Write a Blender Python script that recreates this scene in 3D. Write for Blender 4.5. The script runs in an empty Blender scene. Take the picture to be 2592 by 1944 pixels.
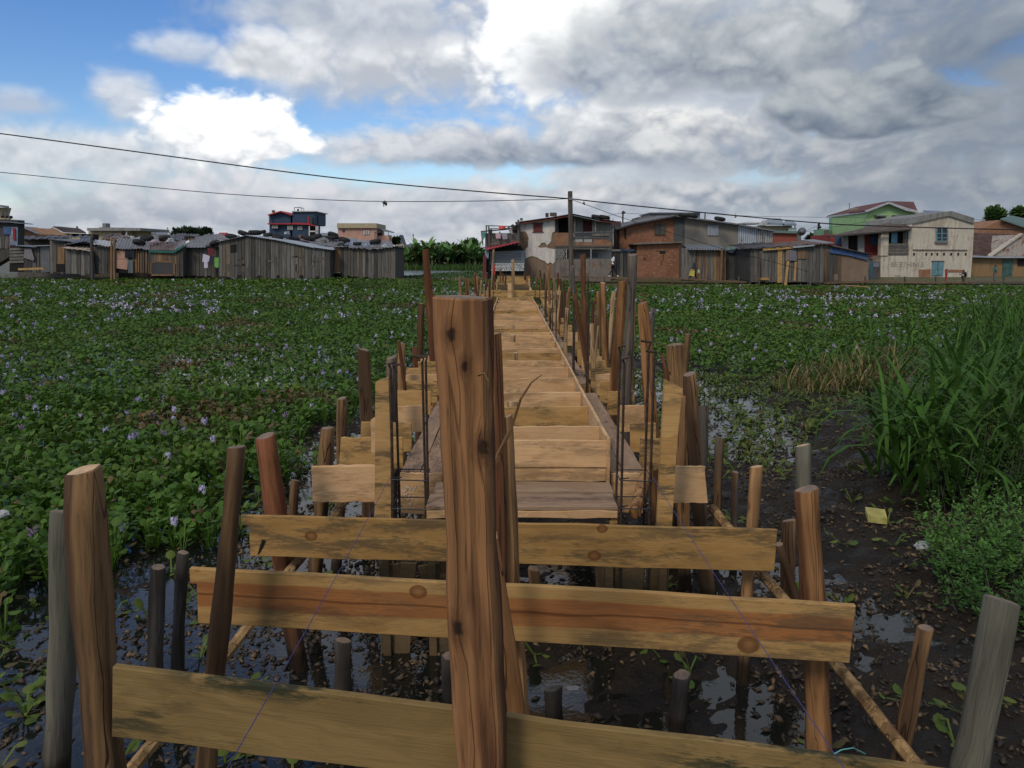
import bpy, bmesh, math, random
import numpy as np
from mathutils import Vector, Matrix

R = math.radians
scene = bpy.context.scene
COL = scene.collection
rng = random.Random(11)
nrng = np.random.default_rng(7)

# ------------------------------------------------------------------ camera
F, H = 2000.0, 2.6                      # focal length in photo pixels, eye height over the water
TH = math.atan((972 - 640) / F)
CT, ST = math.cos(TH), math.sin(TH)
cam = bpy.data.objects.new('camera', bpy.data.cameras.new('camera'))
COL.objects.link(cam)
cam.location = (0, 0, H)
cam.rotation_euler = (math.pi / 2 - TH, 0, 0)
cam.data.sensor_width = 36
cam.data.lens = 36 * F / 2592
cam.data.clip_start = 0.05
cam.data.clip_end = 6000
scene.camera = cam

# ------------------------------------------------------------------ node helper
class NT:
    def __init__(s, nt): s.nt = nt
    def node(s, t, **kw):
        n = s.nt.nodes.new(t)
        for k, v in kw.items(): setattr(n, k, v)
        return n
    def put(s, sock, v):
        if v is None: return
        if isinstance(v, bpy.types.NodeSocket): s.nt.links.new(v, sock)
        else:
            if sock.type == 'RGBA' and hasattr(v, '__len__') and len(v) == 3: v = (*v, 1)
            sock.default_value = v
    def math(s, op, a, b=None, c=None, clamp=False):
        n = s.node('ShaderNodeMath', operation=op, use_clamp=clamp)
        s.put(n.inputs[0], a); s.put(n.inputs[1], b); s.put(n.inputs[2], c)
        return n.outputs[0]
    def vmath(s, op, a, b=None, sc=None):
        n = s.node('ShaderNodeVectorMath', operation=op)
        s.put(n.inputs[0], a); s.put(n.inputs[1], b)
        if sc is not None: s.put(n.inputs['Scale'], sc)
        return n.outputs['Value'] if op in ('DOT_PRODUCT', 'LENGTH', 'DISTANCE') else n.outputs[0]
    def mix(s, f, a, b, blend='MIX'):
        n = s.node('ShaderNodeMix', data_type='RGBA', blend_type=blend)
        s.put(n.inputs[0], f); s.put(n.inputs[6], a); s.put(n.inputs[7], b)
        return n.outputs[2]
    def fmix(s, f, a, b):
        n = s.node('ShaderNodeMix', data_type='FLOAT')
        s.put(n.inputs[0], f); s.put(n.inputs[2], a); s.put(n.inputs[3], b)
        return n.outputs[0]
    def step(s, v, a, b, lo=0.0, hi=1.0):
        n = s.node('ShaderNodeMapRange', interpolation_type='SMOOTHSTEP')
        s.put(n.inputs[0], v); s.put(n.inputs[1], a); s.put(n.inputs[2], b); s.put(n.inputs[3], lo); s.put(n.inputs[4], hi)
        return n.outputs[0]
    def noise(s, vec, scale=1.0, detail=4, rough=0.5, dist=0.0, out=0):
        n = s.node('ShaderNodeTexNoise')
        s.put(n.inputs['Vector'], vec)
        n.inputs['Scale'].default_value = scale; n.inputs['Detail'].default_value = detail
        n.inputs['Roughness'].default_value = rough; n.inputs['Distortion'].default_value = dist
        return n.outputs[out]
    def voro(s, vec, scale=1.0, out='Distance', feature='F1', rnd=1.0):
        n = s.node('ShaderNodeTexVoronoi', feature=feature)
        s.put(n.inputs['Vector'], vec); n.inputs['Scale'].default_value = scale
        n.inputs['Randomness'].default_value = rnd
        return n.outputs[out]
    def ramp(s, f, stops):
        n = s.node('ShaderNodeValToRGB')
        cr = n.color_ramp
        while len(cr.elements) < len(stops): cr.elements.new(0.5)
        for e, (p, c) in zip(cr.elements, stops):
            e.position = p; e.color = (*c, 1)
        s.put(n.inputs[0], f)
        return n.outputs[0]
    def sep(s, v):
        n = s.node('ShaderNodeSeparateXYZ'); s.put(n.inputs[0], v); return n.outputs
    def comb(s, x, y, z):
        n = s.node('ShaderNodeCombineXYZ')
        s.put(n.inputs[0], x); s.put(n.inputs[1], y); s.put(n.inputs[2], z); return n.outputs[0]
    def bump(s, h, strength=0.3, dist=0.01, normal=None):
        n = s.node('ShaderNodeBump'); s.put(n.inputs['Height'], h)
        n.inputs['Strength'].default_value = strength; n.inputs['Distance'].default_value = dist
        s.put(n.inputs['Normal'], normal); return n.outputs[0]

# ------------------------------------------------------------------ world: sky with broken cloud
SUN_EL, SUN_AZ = 42.0, 210.0            # degrees; azimuth clockwise from +Y, behind the camera on the left
world = bpy.data.worlds.new('World'); scene.world = world
world.use_nodes = True
wn = world.node_tree; wn.nodes.clear(); w = NT(wn)

def pxdir(px, py):
    u, v = (px - 1296) / F, (972 - py) / F
    return Vector((u, CT + v * ST, -ST + v * CT)).normalized()

sky = w.node('ShaderNodeTexSky', sky_type='NISHITA', sun_disc=False)
sky.sun_elevation = R(SUN_EL); sky.sun_rotation = R(SUN_AZ)
sky.air_density = 1.0; sky.dust_density = 0.4; sky.ozone_density = 2.5
dirv = w.node('ShaderNodeTexCoord').outputs['Generated']
dx, dy, dz = w.sep(dirv)
el = w.math('MAXIMUM', dz, 0.0)
def billow(shift, det):
    """cumulus texture: fractal noise plus rounded puffs, flattened a little"""
    v = w.vmath('MULTIPLY', w.vmath('ADD', dirv, (0, 0, shift)), (1.0, 1.0, 1.5))
    a = w.noise(v, 6.0, det, 0.60, 0.35)
    p = w.math('ABSOLUTE', w.math('SUBTRACT', w.noise(v, 15.0, 3, 0.5, 0.2), 0.5))
    return w.math('ADD', a, w.math('MULTIPLY', p, 0.85))
B0 = billow(0.0, 8); B1 = billow(0.011, 5); B2 = billow(0.032, 3)
relief = w.math('ADD', w.math('MULTIPLY', w.math('SUBTRACT', B0, B1), 1.3), w.math('MULTIPLY', w.math('SUBTRACT', B0, B2), 1.0))
Bc = w.math('SUBTRACT', B0, 0.57)
blue = w.node('ShaderNodeHueSaturation'); blue.inputs['Saturation'].default_value = 1.30; blue.inputs['Value'].default_value = 0.135; blue.inputs['Hue'].default_value = 0.512
w.put(blue.inputs['Color'], sky.outputs[0])
col = blue.outputs[0]
GREY, DARK, MID, WHT, BRT = (0.34, 0.385, 0.46), (0.235, 0.285, 0.365), (0.50, 0.54, 0.60), (0.80, 0.815, 0.84), (1.25, 1.25, 1.24)
def over(mask, base, top, s):
    global col
    col = w.mix(mask, col, w.mix(s, base, top))
# sheets of broken cloud all round the sky, and a pale bank along the horizon
plane = w.math('ADD', el, 0.16)
q = w.comb(w.math('DIVIDE', dx, plane), w.math('DIVIDE', dy, plane), 0.0)
gen = w.noise(w.vmath('ADD', q, (4.2, 1.3, 0)), 0.75, 8, 0.58, 0.3)
def pxdot(px, py):
    return w.vmath('DOT_PRODUCT', dirv, tuple(pxdir(px, py)))
def blob(px, py, radius_deg, gain):
    s = 1 - math.cos(R(radius_deg))
    return w.math('MULTIPLY', w.math('EXPONENT', w.math('DIVIDE', w.math('SUBTRACT', pxdot(px, py), 1.0), s)), gain)
bias = w.math('ADD', w.math('ADD', blob(100, 80, 8, -0.30), blob(420, 120, 5, -0.22)), w.math('ADD', blob(760, 250, 2.6, -0.16), w.math('ADD', blob(2000, 250, 12, 0.10), blob(400, 430, 4, 0.10))))
gm = w.step(w.math('ADD', w.math('ADD', gen, bias), w.math('MULTIPLY', Bc, 0.35)), 0.36, 0.56)
over(w.math('MULTIPLY', gm, 0.93), MID, WHT, w.math('ADD', 0.42, w.math('ADD', w.math('MULTIPLY', relief, 0.9), w.math('MULTIPLY', Bc, 0.5)), clamp=True))
lowq = w.noise(w.vmath('MULTIPLY', dirv, (3.0, 3.0, 17.0)), 1.6, 7, 0.58, 0.4)
over(w.math('MULTIPLY', w.step(w.math('ADD', dz, w.math('MULTIPLY', Bc, 0.06)), 0.085, 0.03), 0.94), (0.37, 0.42, 0.50), (0.74, 0.75, 0.78), w.math('ADD', w.math('MULTIPLY', w.math('SUBTRACT', lowq, 0.38), 2.6), w.math('SUBTRACT', w.math('MULTIPLY', relief, 1.2), w.step(dx, -0.1, 0.5, 0.0, 0.22)), clamp=True))
def cloud(x, y, hw, hh, base, top, soft=0.30, rag=1.0, opac=1.0, lift=0.0, flat=0.0, rk=1.0):
    """one cumulus: centre and half sizes in pixels of the 2212-wide preview"""
    c = pxdir(x * 1.1718, y * 1.1718)
    rt = Vector((c.y, -c.x, 0)).normalized(); up = rt.cross(c)
    k = 1.1718 / F
    u = w.math('DIVIDE', w.vmath('DOT_PRODUCT', dirv, tuple(rt)), hw * k)
    v = w.math('DIVIDE', w.vmath('DOT_PRODUCT', dirv, tuple(up)), hh * k)
    vb = w.math('MULTIPLY', v, w.math('ADD', 1.0, w.math('MULTIPLY', w.math('LESS_THAN', v, 0.0), flat)))
    r = w.math('SQRT', w.math('ADD', w.math('MULTIPLY', u, u), w.math('MULTIPLY', vb, vb)))
    m = w.math('ADD', w.math('SUBTRACT', 1.18, r), w.math('MULTIPLY', Bc, 2.4 * rag))
    m = w.math('MULTIPLY', w.step(m, -soft * .3, soft), w.math('GREATER_THAN', w.vmath('DOT_PRODUCT', dirv, tuple(c)), 0.0))
    s = w.math('ADD', w.math('ADD', w.math('MULTIPLY', v, 0.42), 0.42 + lift), w.math('ADD', w.math('MULTIPLY', relief, 1.5 * rk), w.math('MULTIPLY', Bc, 0.9)), clamp=True)
    over(w.math('MULTIPLY', m, opac), base, top, s)
# from the far low banks to the near heavy ones
cloud(130, 330, 330, 62, MID, WHT, .7, .8, .9, .05)
cloud(560, 435, 260, 45, (0.50, 0.53, 0.60), (0.74, 0.74, 0.78), .6, .9, .85)
cloud(1000, 430, 300, 40, (0.46, 0.50, 0.57), (0.70, 0.71, 0.75), .6, .9, .8)
cloud(1500, 425, 420, 42, GREY, (0.78, 0.78, 0.79), .6, 1.0, .9, -.05)
cloud(2050, 400, 330, 55, GREY, (0.60, 0.62, 0.62), .6, 1.0, .9, -.08)
cloud(1800, 352, 190, 32, (0.42, 0.46, 0.52), (0.90, 0.88, 0.84), .5, 1.0, .9, .05)
cloud(760, 175, 190, 70, MID, WHT, .9, 1.0, .85, .02)
cloud(950, 130, 210, 95, MID, (0.86, 0.87, 0.89), .8, .9, .95, .05)
cloud(760, 35, 260, 45, (0.42, 0.48, 0.57), (0.62, 0.66, 0.72), .8, .8, .85)
cloud(1000, 320, 310, 52, GREY, (0.70, 0.72, 0.76), .6, .9, .95, 0.0, .4)
cloud(1420, 290, 300, 52, GREY, (0.95, 0.94, 0.92), .5, .9, 1, .02, .5)
cloud(1200, 335, 250, 36, DARK, MID, .6, .8, .9, 0, .4)
cloud(2100, 300, 260, 70, GREY, (0.52, 0.55, 0.57), .7, .9, .95)
cloud(2080, 90, 300, 120, DARK, (0.50, 0.54, 0.58), .9, .9, .95, .0, 0, .4)
cloud(1650, 330, 260, 55, GREY, (0.78, 0.79, 0.79), .7, .9, .95, .0, 0, .8)
cloud(1230, 262, 140, 48, MID, WHT, .7, .9, .9, .05)
cloud(1900, 15, 230, 60, GREY, MID, .8, .8, .95)
cloud(1330, 10, 170, 60, (0.44, 0.49, 0.56), (0.70, 0.73, 0.77), .8, .8, .95)
cloud(1180, 105, 140, 125, (0.72, 0.75, 0.79), BRT, .4, .9, 1, .30, 0, .8)
cloud(1540, 118, 320, 110, (0.215, 0.26, 0.335), (0.74, 0.77, 0.78), .45, .8, 1, .08, .5, .4)
cloud(1330, 170, 190, 60, (0.30, 0.35, 0.43), (0.60, 0.64, 0.69), .8, .7, .85, 0, .3)
cloud(1880, 228, 180, 66, (0.20, 0.245, 0.32), (0.56, 0.60, 0.63), .25, .6, 1, .0, .3, .5)
cloud(1790, 205, 90, 40, (0.42, 0.47, 0.53), (0.70, 0.72, 0.71), .8, .7, .6, .1)
cloud(590, 135, 105, 58, (0.52, 0.56, 0.62), (0.84, 0.86, 0.89), .5, .6, 1, .05, .8)
cloud(400, 108, 85, 27, (0.50, 0.57, 0.68), (0.78, 0.82, 0.88), .8, .8, .85, .05)
cloud(275, 210, 62, 50, (0.55, 0.60, 0.68), (0.76, 0.79, 0.84), .7, .7, .9, 0)
cloud(40, 225, 80, 25, (0.50, 0.56, 0.66), (0.68, 0.73, 0.80), .8, .7, .8)
cloud(485, 285, 150, 70, (0.58, 0.61, 0.67), BRT, .34, 1.0, 1, .12, .5, 1.1)
cloud(580, 295, 60, 46, (0.62, 0.65, 0.70), BRT, .34, .9, 1, .10, .6, 1.1)
# below the horizon the world only shows the ground's own dull light
# the cloud deck is thicker towards the right of the view, thinner on the left
col = w.mix(1.0, col, w.mix(w.step(dx, 0.02, 0.55), (1, 1, 1), (0.70, 0.73, 0.76)), 'MULTIPLY')
bg = w.node('ShaderNodeBackground'); w.put(bg.inputs[0], col); bg.inputs[1].default_value = 1.0
w.put(w.node('ShaderNodeOutputWorld').inputs[0], bg.outputs[0])
world.cycles.sampling_method = 'MANUAL'
world.cycles.sample_map_resolution = 512

sun = bpy.data.objects.new('sun', bpy.data.lights.new('sun', 'SUN')); COL.objects.link(sun)
sun.data.energy = 1.5; sun.data.angle = R(14); sun.data.color = (1.0, 0.87, 0.70)
sv = Vector((math.sin(R(SUN_AZ)) * math.cos(R(SUN_EL)), math.cos(R(SUN_AZ)) * math.cos(R(SUN_EL)), math.sin(R(SUN_EL))))
sun.rotation_euler = sv.to_track_quat('Z', 'Y').to_euler()
sun.location = (0, -20, 40)

vs = scene.view_settings
scene.display_settings.display_device = 'sRGB'
vs.view_transform = 'Standard'; vs.look = 'None'; vs.exposure = 0.0; vs.gamma = 1.0; vs.use_curve_mapping = False
scene.cycles.max_bounces = 6; scene.cycles.diffuse_bounces = 3; scene.cycles.glossy_bounces = 3
scene.cycles.transmission_bounces = 2; scene.cycles.transparent_max_bounces = 4
scene.cycles.use_denoising = True

# ------------------------------------------------------------------ placing
def P(px, py, Y):
    u, v = (px - 1296) / F, (972 - py) / F
    dd = (u, CT + v * ST, -ST + v * CT); t = Y / dd[1]
    return Vector((u * t, Y, H + dd[2] * t))
def G(px, py, z):
    u, v = (px - 1296) / F, (972 - py) / F
    dd = (u, CT + v * ST, -ST + v * CT); t = (z - H) / dd[2]
    return Vector((u * t, dd[1] * t, z))
def pxm(Y, z=1.2):                       # metres per photo pixel at distance Y
    return (Y * CT + (H - z) * ST) / F

# ------------------------------------------------------------------ object helpers
def tag(o, label=None, cat=None, group=None, kind=None):
    if label: o['label'] = label
    if cat: o['category'] = cat
    if group: o['group'] = group
    if kind: o['kind'] = kind
    return o
def thing(name, loc, label, cat, group=None):
    o = bpy.data.objects.new(name, None); COL.objects.link(o)
    o.location = loc; o.empty_display_size = 0.2
    return tag(o, label, cat, group)
def link(name, me, mats, parent=None, M=None):
    o = bpy.data.objects.new(name, me); COL.objects.link(o)
    if not isinstance(mats, (list, tuple)): mats = [mats]
    if len(me.materials) == 0:
        for m in mats: me.materials.append(m)
    if M is not None: o.matrix_world = M
    if parent is not None:
        o.parent = parent
        o.matrix_parent_inverse = Matrix.Translation(parent.location).inverted() if parent.type == 'EMPTY' else parent.matrix_world.inverted()
    return o
def mesh(name, verts, faces, mats, parent=None, M=None, smooth=False):
    me = bpy.data.meshes.new(name)
    me.from_pydata([tuple(v) for v in verts], [], faces)
    if smooth: me.shade_smooth()
    return link(name, me, mats, parent, M)
def npmesh(name, V, T, mats, parent=None, col=None, smooth=True):
    """V (n,3) float, T (m,k) int; col (n,3) optional vertex colour 'tint'."""
    me = bpy.data.meshes.new(name)
    V = np.ascontiguousarray(V, dtype=np.float32); T = np.ascontiguousarray(T, dtype=np.int32)
    k = T.shape[1]
    me.vertices.add(len(V)); me.vertices.foreach_set('co', V.ravel())
    me.loops.add(T.size); me.loops.foreach_set('vertex_index', T.ravel())
    me.polygons.add(len(T))
    me.polygons.foreach_set('loop_start', np.arange(0, T.size, k, dtype=np.int32))
    me.update(calc_edges=True)
    if smooth: me.polygons.foreach_set('use_smooth', np.ones(len(T), dtype=bool))
    if col is not None:
        a = me.color_attributes.new('tint', 'FLOAT_COLOR', 'POINT')
        c4 = np.ones((len(V), 4), np.float32); c4[:, :3] = col
        a.data.foreach_set('color', c4.ravel())
    me.validate()
    return link(name, me, mats, parent)
BOXF = [(0, 1, 3, 2), (4, 6, 7, 5), (0, 4, 5, 1), (2, 3, 7, 6), (0, 2, 6, 4), (1, 5, 7, 3)]
def box(name, lo, hi, mats, parent=None, M=None):
    v = [(x, y, z) for x in (lo[0], hi[0]) for y in (lo[1], hi[1]) for z in (lo[2], hi[2])]
    return mesh(name, v, BOXF, mats, parent, M)
def extrude(name, pts, vec, mats, parent=None):
    """closed prism: polygon of 3-D points swept along vec"""
    n = len(pts); vec = Vector(vec)
    pts = [Vector(p) for p in pts]
    nrm = Vector((0, 0, 0))
    for i in range(n): nrm += pts[i].cross(pts[(i + 1) % n])
    if nrm.dot(vec) > 0: pts = pts[::-1]
    v = pts + [p + vec for p in pts]
    f = [tuple(range(n)), tuple(range(2 * n - 1, n - 1, -1))]
    f += [(i, n + i, n + (i + 1) % n, (i + 1) % n) for i in range(n)]
    return mesh(name, v, f, mats, parent)
def prism(name, pts, Y, depth, mats, parent=None):
    return extrude(name, [P(a, b, Y) for a, b in pts], (0, depth, 0), mats, parent)
def rect(name, x0, y0, x1, y1, Y, depth, mats, parent=None):
    return prism(name, [(x0, y0), (x1, y0), (x1, y1), (x0, y1)], Y, depth, mats, parent)
def tube(name, pts, r, mats, parent=None, n=6, taper=None):
    """tube along a polyline"""
    pts = [Vector(p) for p in pts]; V = []; Fc = []
    for i, p in enumerate(pts):
        t = (pts[min(i + 1, len(pts) - 1)] - pts[max(i - 1, 0)]).normalized()
        a = t.cross(Vector((0, 0, 1)) if abs(t.z) < 0.95 else Vector((1, 0, 0))).normalized(); b = t.cross(a)
        rr = r if taper is None else r + (taper - r) * i / (len(pts) - 1)
        for k in range(n):
            an = 2 * math.pi * k / n
            V.append(p + a * (math.cos(an) * rr) + b * (math.sin(an) * rr))
    for i in range(len(pts) - 1):
        for k in range(n):
            Fc.append((i * n + k, i * n + (k + 1) % n, (i + 1) * n + (k + 1) % n, (i + 1) * n + k))
    Fc.append(tuple(range(n - 1, -1, -1))); Fc.append(tuple((len(pts) - 1) * n + k for k in range(n)))
    return mesh(name, V, Fc, mats, parent, smooth=False)
class Bag:
    """collects simple shapes into one mesh"""
    def __init__(s): s.v = []; s.f = []
    def add(s, v, f):
        k = len(s.v); s.v += [tuple(p) for p in v]; s.f += [tuple(i + k for i in q) for q in f]
    def box(s, lo, hi): s.add([(x, y, z) for x in (lo[0], hi[0]) for y in (lo[1], hi[1]) for z in (lo[2], hi[2])], BOXF)
    def bar(s, a, b, r, n=5):
        a, b = Vector(a), Vector(b); t = (b - a).normalized()
        u = t.cross(Vector((0, 0, 1)) if abs(t.z) < 0.95 else Vector((1, 0, 0))).normalized(); q = t.cross(u)
        v = [c + u * math.cos(2 * math.pi * k / n) * r + q * math.sin(2 * math.pi * k / n) * r for c in (a, b) for k in range(n)]
        s.add(v, [(k, (k + 1) % n, n + (k + 1) % n, n + k) for k in range(n)] + [tuple(range(n - 1, -1, -1)), tuple(range(n, 2 * n))])
    def build(s, name, mats, parent=None): return mesh(name, s.v, s.f, mats, parent)

# value noise for terrain and scatter
def _h(ix, iy, seed):
    n = (ix.astype(np.int64) * 374761393 + iy.astype(np.int64) * 668265263 + seed * 1442695041) & 0x7fffffff
    n = ((n ^ (n >> 13)) * 1274126177) & 0x7fffffff
    return ((n ^ (n >> 16)) & 0xffff) / 65535.0
def vnoise(x, y, seed=0):
    ix, iy = np.floor(x), np.floor(y); fx, fy = x - ix, y - iy
    fx = fx * fx * (3 - 2 * fx); fy = fy * fy * (3 - 2 * fy)
    a, b = _h(ix, iy, seed), _h(ix + 1, iy, seed); c, d = _h(ix, iy + 1, seed), _h(ix + 1, iy + 1, seed)
    return (a * (1 - fx) + b * fx) * (1 - fy) + (c * (1 - fx) + d * fx) * fy
def fbm(x, y, seed=0, octv=4):
    s = 0; amp = 0.5; k = 1.0
    for o in range(octv):
        s = s + amp * vnoise(x * k, y * k, seed + o * 17); amp *= 0.5; k *= 2.07
    return s / (1 - 0.5 ** octv)
# ------------------------------------------------------------------ materials
def new_mat(name):
    m = bpy.data.materials.new(name); m.use_nodes = True
    nt = m.node_tree; nt.nodes.clear(); n = NT(nt)
    b = n.node('ShaderNodeBsdfPrincipled'); o = n.node('ShaderNodeOutputMaterial')
    nt.links.new(b.outputs[0], o.inputs[0])
    return m, n, b
def coords(n, rnd=True):
    """object coordinates shifted per object, so no two pieces share their pattern"""
    c = n.node('ShaderNodeTexCoord').outputs['Object']
    if not rnd: return c
    r = n.node('ShaderNodeObjectInfo').outputs['Random']
    return n.vmath('ADD', c, n.comb(n.math('MULTIPLY', r, 37.0), n.math('MULTIPLY', r, 91.0), n.math('MULTIPLY', r, 53.0)))
def orand(n): return n.node('ShaderNodeObjectInfo').outputs['Random']
def fin(n, b, col, rough=0.8, h=None, hs=0.3, hd=0.01, spec=0.3):
    n.put(b.inputs['Base Color'], col); n.put(b.inputs['Roughness'], rough)
    b.inputs['Specular IOR Level'].default_value = spec
    if h is not None: n.put(b.inputs['Normal'], n.bump(h, hs, hd))

def pine(name, light, dark, stain=(0.075, 0.062, 0.04), amount=0.55, red=None, knots=(), axis='x', heart=None, saw=True):
    """sawn pine, grain along local x: growth bands, blue stain mould, knots"""
    m, n, b = new_mat(name)
    raw = n.node('ShaderNodeTexCoord').outputs['Object']
    c = coords(n)
    st = n.vmath('MULTIPLY', c, (1.6, 9.0, 13.0))
    warp = n.noise(n.vmath('MULTIPLY', c, (2.2, 6, 7)), 1.0, 3, 0.5)
    g1 = n.noise(n.vmath('ADD', st, n.comb(0, 0, n.math('MULTIPLY', warp, 5.0))), 1.0, 5, 0.6, 0.6)
    g2 = n.noise(n.vmath('MULTIPLY', c, (4, 90, 170)), 1.0, 3, 0.6)
    col = n.mix(n.step(g1, 0.35, 0.68), light, dark)
    col = n.mix(n.math('MULTIPLY', n.step(g2, 0.5, 0.72), 0.35), col, tuple(v * 0.55 for v in dark))
    r = orand(n)
    col = n.mix(n.math('MULTIPLY', r, 0.35), col, n.mix(0.5, col, (0.30, 0.20, 0.11)))
    if heart:                                # reddish heartwood stripe: (z centre, half width) in local z
        _, _, lz = n.sep(raw)
        wob = n.math('MULTIPLY', n.math('SUBTRACT', n.noise(n.vmath('MULTIPLY', raw, (1.3, 0, 5)), 1.0, 3, 0.5), 0.5), 0.07)
        dist = n.math('ABSOLUTE', n.math('SUBTRACT', n.math('ADD', lz, wob), heart[0]))
        hm = n.step(dist, heart[1] + 0.006, heart[1] - 0.006)
        col = n.mix(n.math('MULTIPLY', hm, 0.85), col, n.mix(n.step(g1, 0.3, 0.7), (0.34, 0.135, 0.045), (0.24, 0.085, 0.03)))
        pith = n.step(dist, 0.009, 0.0)
        col = n.mix(n.math('MULTIPLY', pith, 0.7), col, (0.07, 0.025, 0.012))
    # mould: horizontal smears and freckles
    s1 = n.noise(n.vmath('MULTIPLY', c, (2.6, 6, 14)), 1.0, 6, 0.68, 0.4)
    s2 = n.noise(n.vmath('MULTIPLY', c, (1.1, 2, 3.4)), 1.0, 2, 0.5)
    s3 = n.noise(n.vmath('MULTIPLY', c, (16, 40, 75)), 1.0, 4, 0.7)
    sm = n.math('MULTIPLY', n.step(n.math('ADD', s1, n.math('MULTIPLY', s3, 0.45)), 0.655, 0.83), n.step(s2, 0.36, 0.56))
    col = n.mix(n.math('MULTIPLY', sm, amount), col, stain)
    spk = n.step(n.noise(n.vmath('MULTIPLY', c, (60, 60, 110)), 1.0, 2, 0.5), 0.70, 0.80)
    col = n.mix(n.math('MULTIPLY', spk, 0.5 * amount), col, (0.05, 0.04, 0.03))
    # knots scattered by cell
    vd = n.voro(n.vmath('MULTIPLY', c, (2.6, 0.01, 5.0)), 1.0)
    vc = n.voro(n.vmath('MULTIPLY', c, (2.6, 0.01, 5.0)), 1.0, 'Color')
    pick = n.step(n.sep(vc)[0], 0.82, 0.84)
    kn = n.math('MULTIPLY', n.step(n.math('ADD', vd, n.math('MULTIPLY', g1, 0.03)), 0.105, 0.075), pick)
    col = n.mix(n.math('MULTIPLY', kn, 0.75), col, n.mix(n.step(vd, 0.0, 0.1), (0.16, 0.07, 0.03), (0.10, 0.04, 0.015)))
    for (kx, kz, kr) in knots:
        dv = n.vmath('LENGTH', n.vmath('MULTIPLY', n.vmath('SUBTRACT', raw, (kx, 0, kz)), (1, 0, 1.25)))
        dv = n.math('ADD', dv, n.math('MULTIPLY', n.math('SUBTRACT', g1, 0.5), kr * 0.5))
        km = n.step(dv, kr, kr * 0.8)
        ring = n.math('ADD', n.step(dv, kr * .75, kr * .1), n.math('MULTIPLY', n.math('SUBTRACT', g2, .5), 1.2), clamp=True)
        col = n.mix(n.math('MULTIPLY', km, 0.8), col, n.mix(ring, (0.12, 0.045, 0.015), (0.24, 0.115, 0.045)))
    fin(n, b, col, 0.78, n.math('ADD', g1, n.math('MULTIPLY', g2, 0.7)), 0.45, 0.005, 0.1)
    return m

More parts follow.
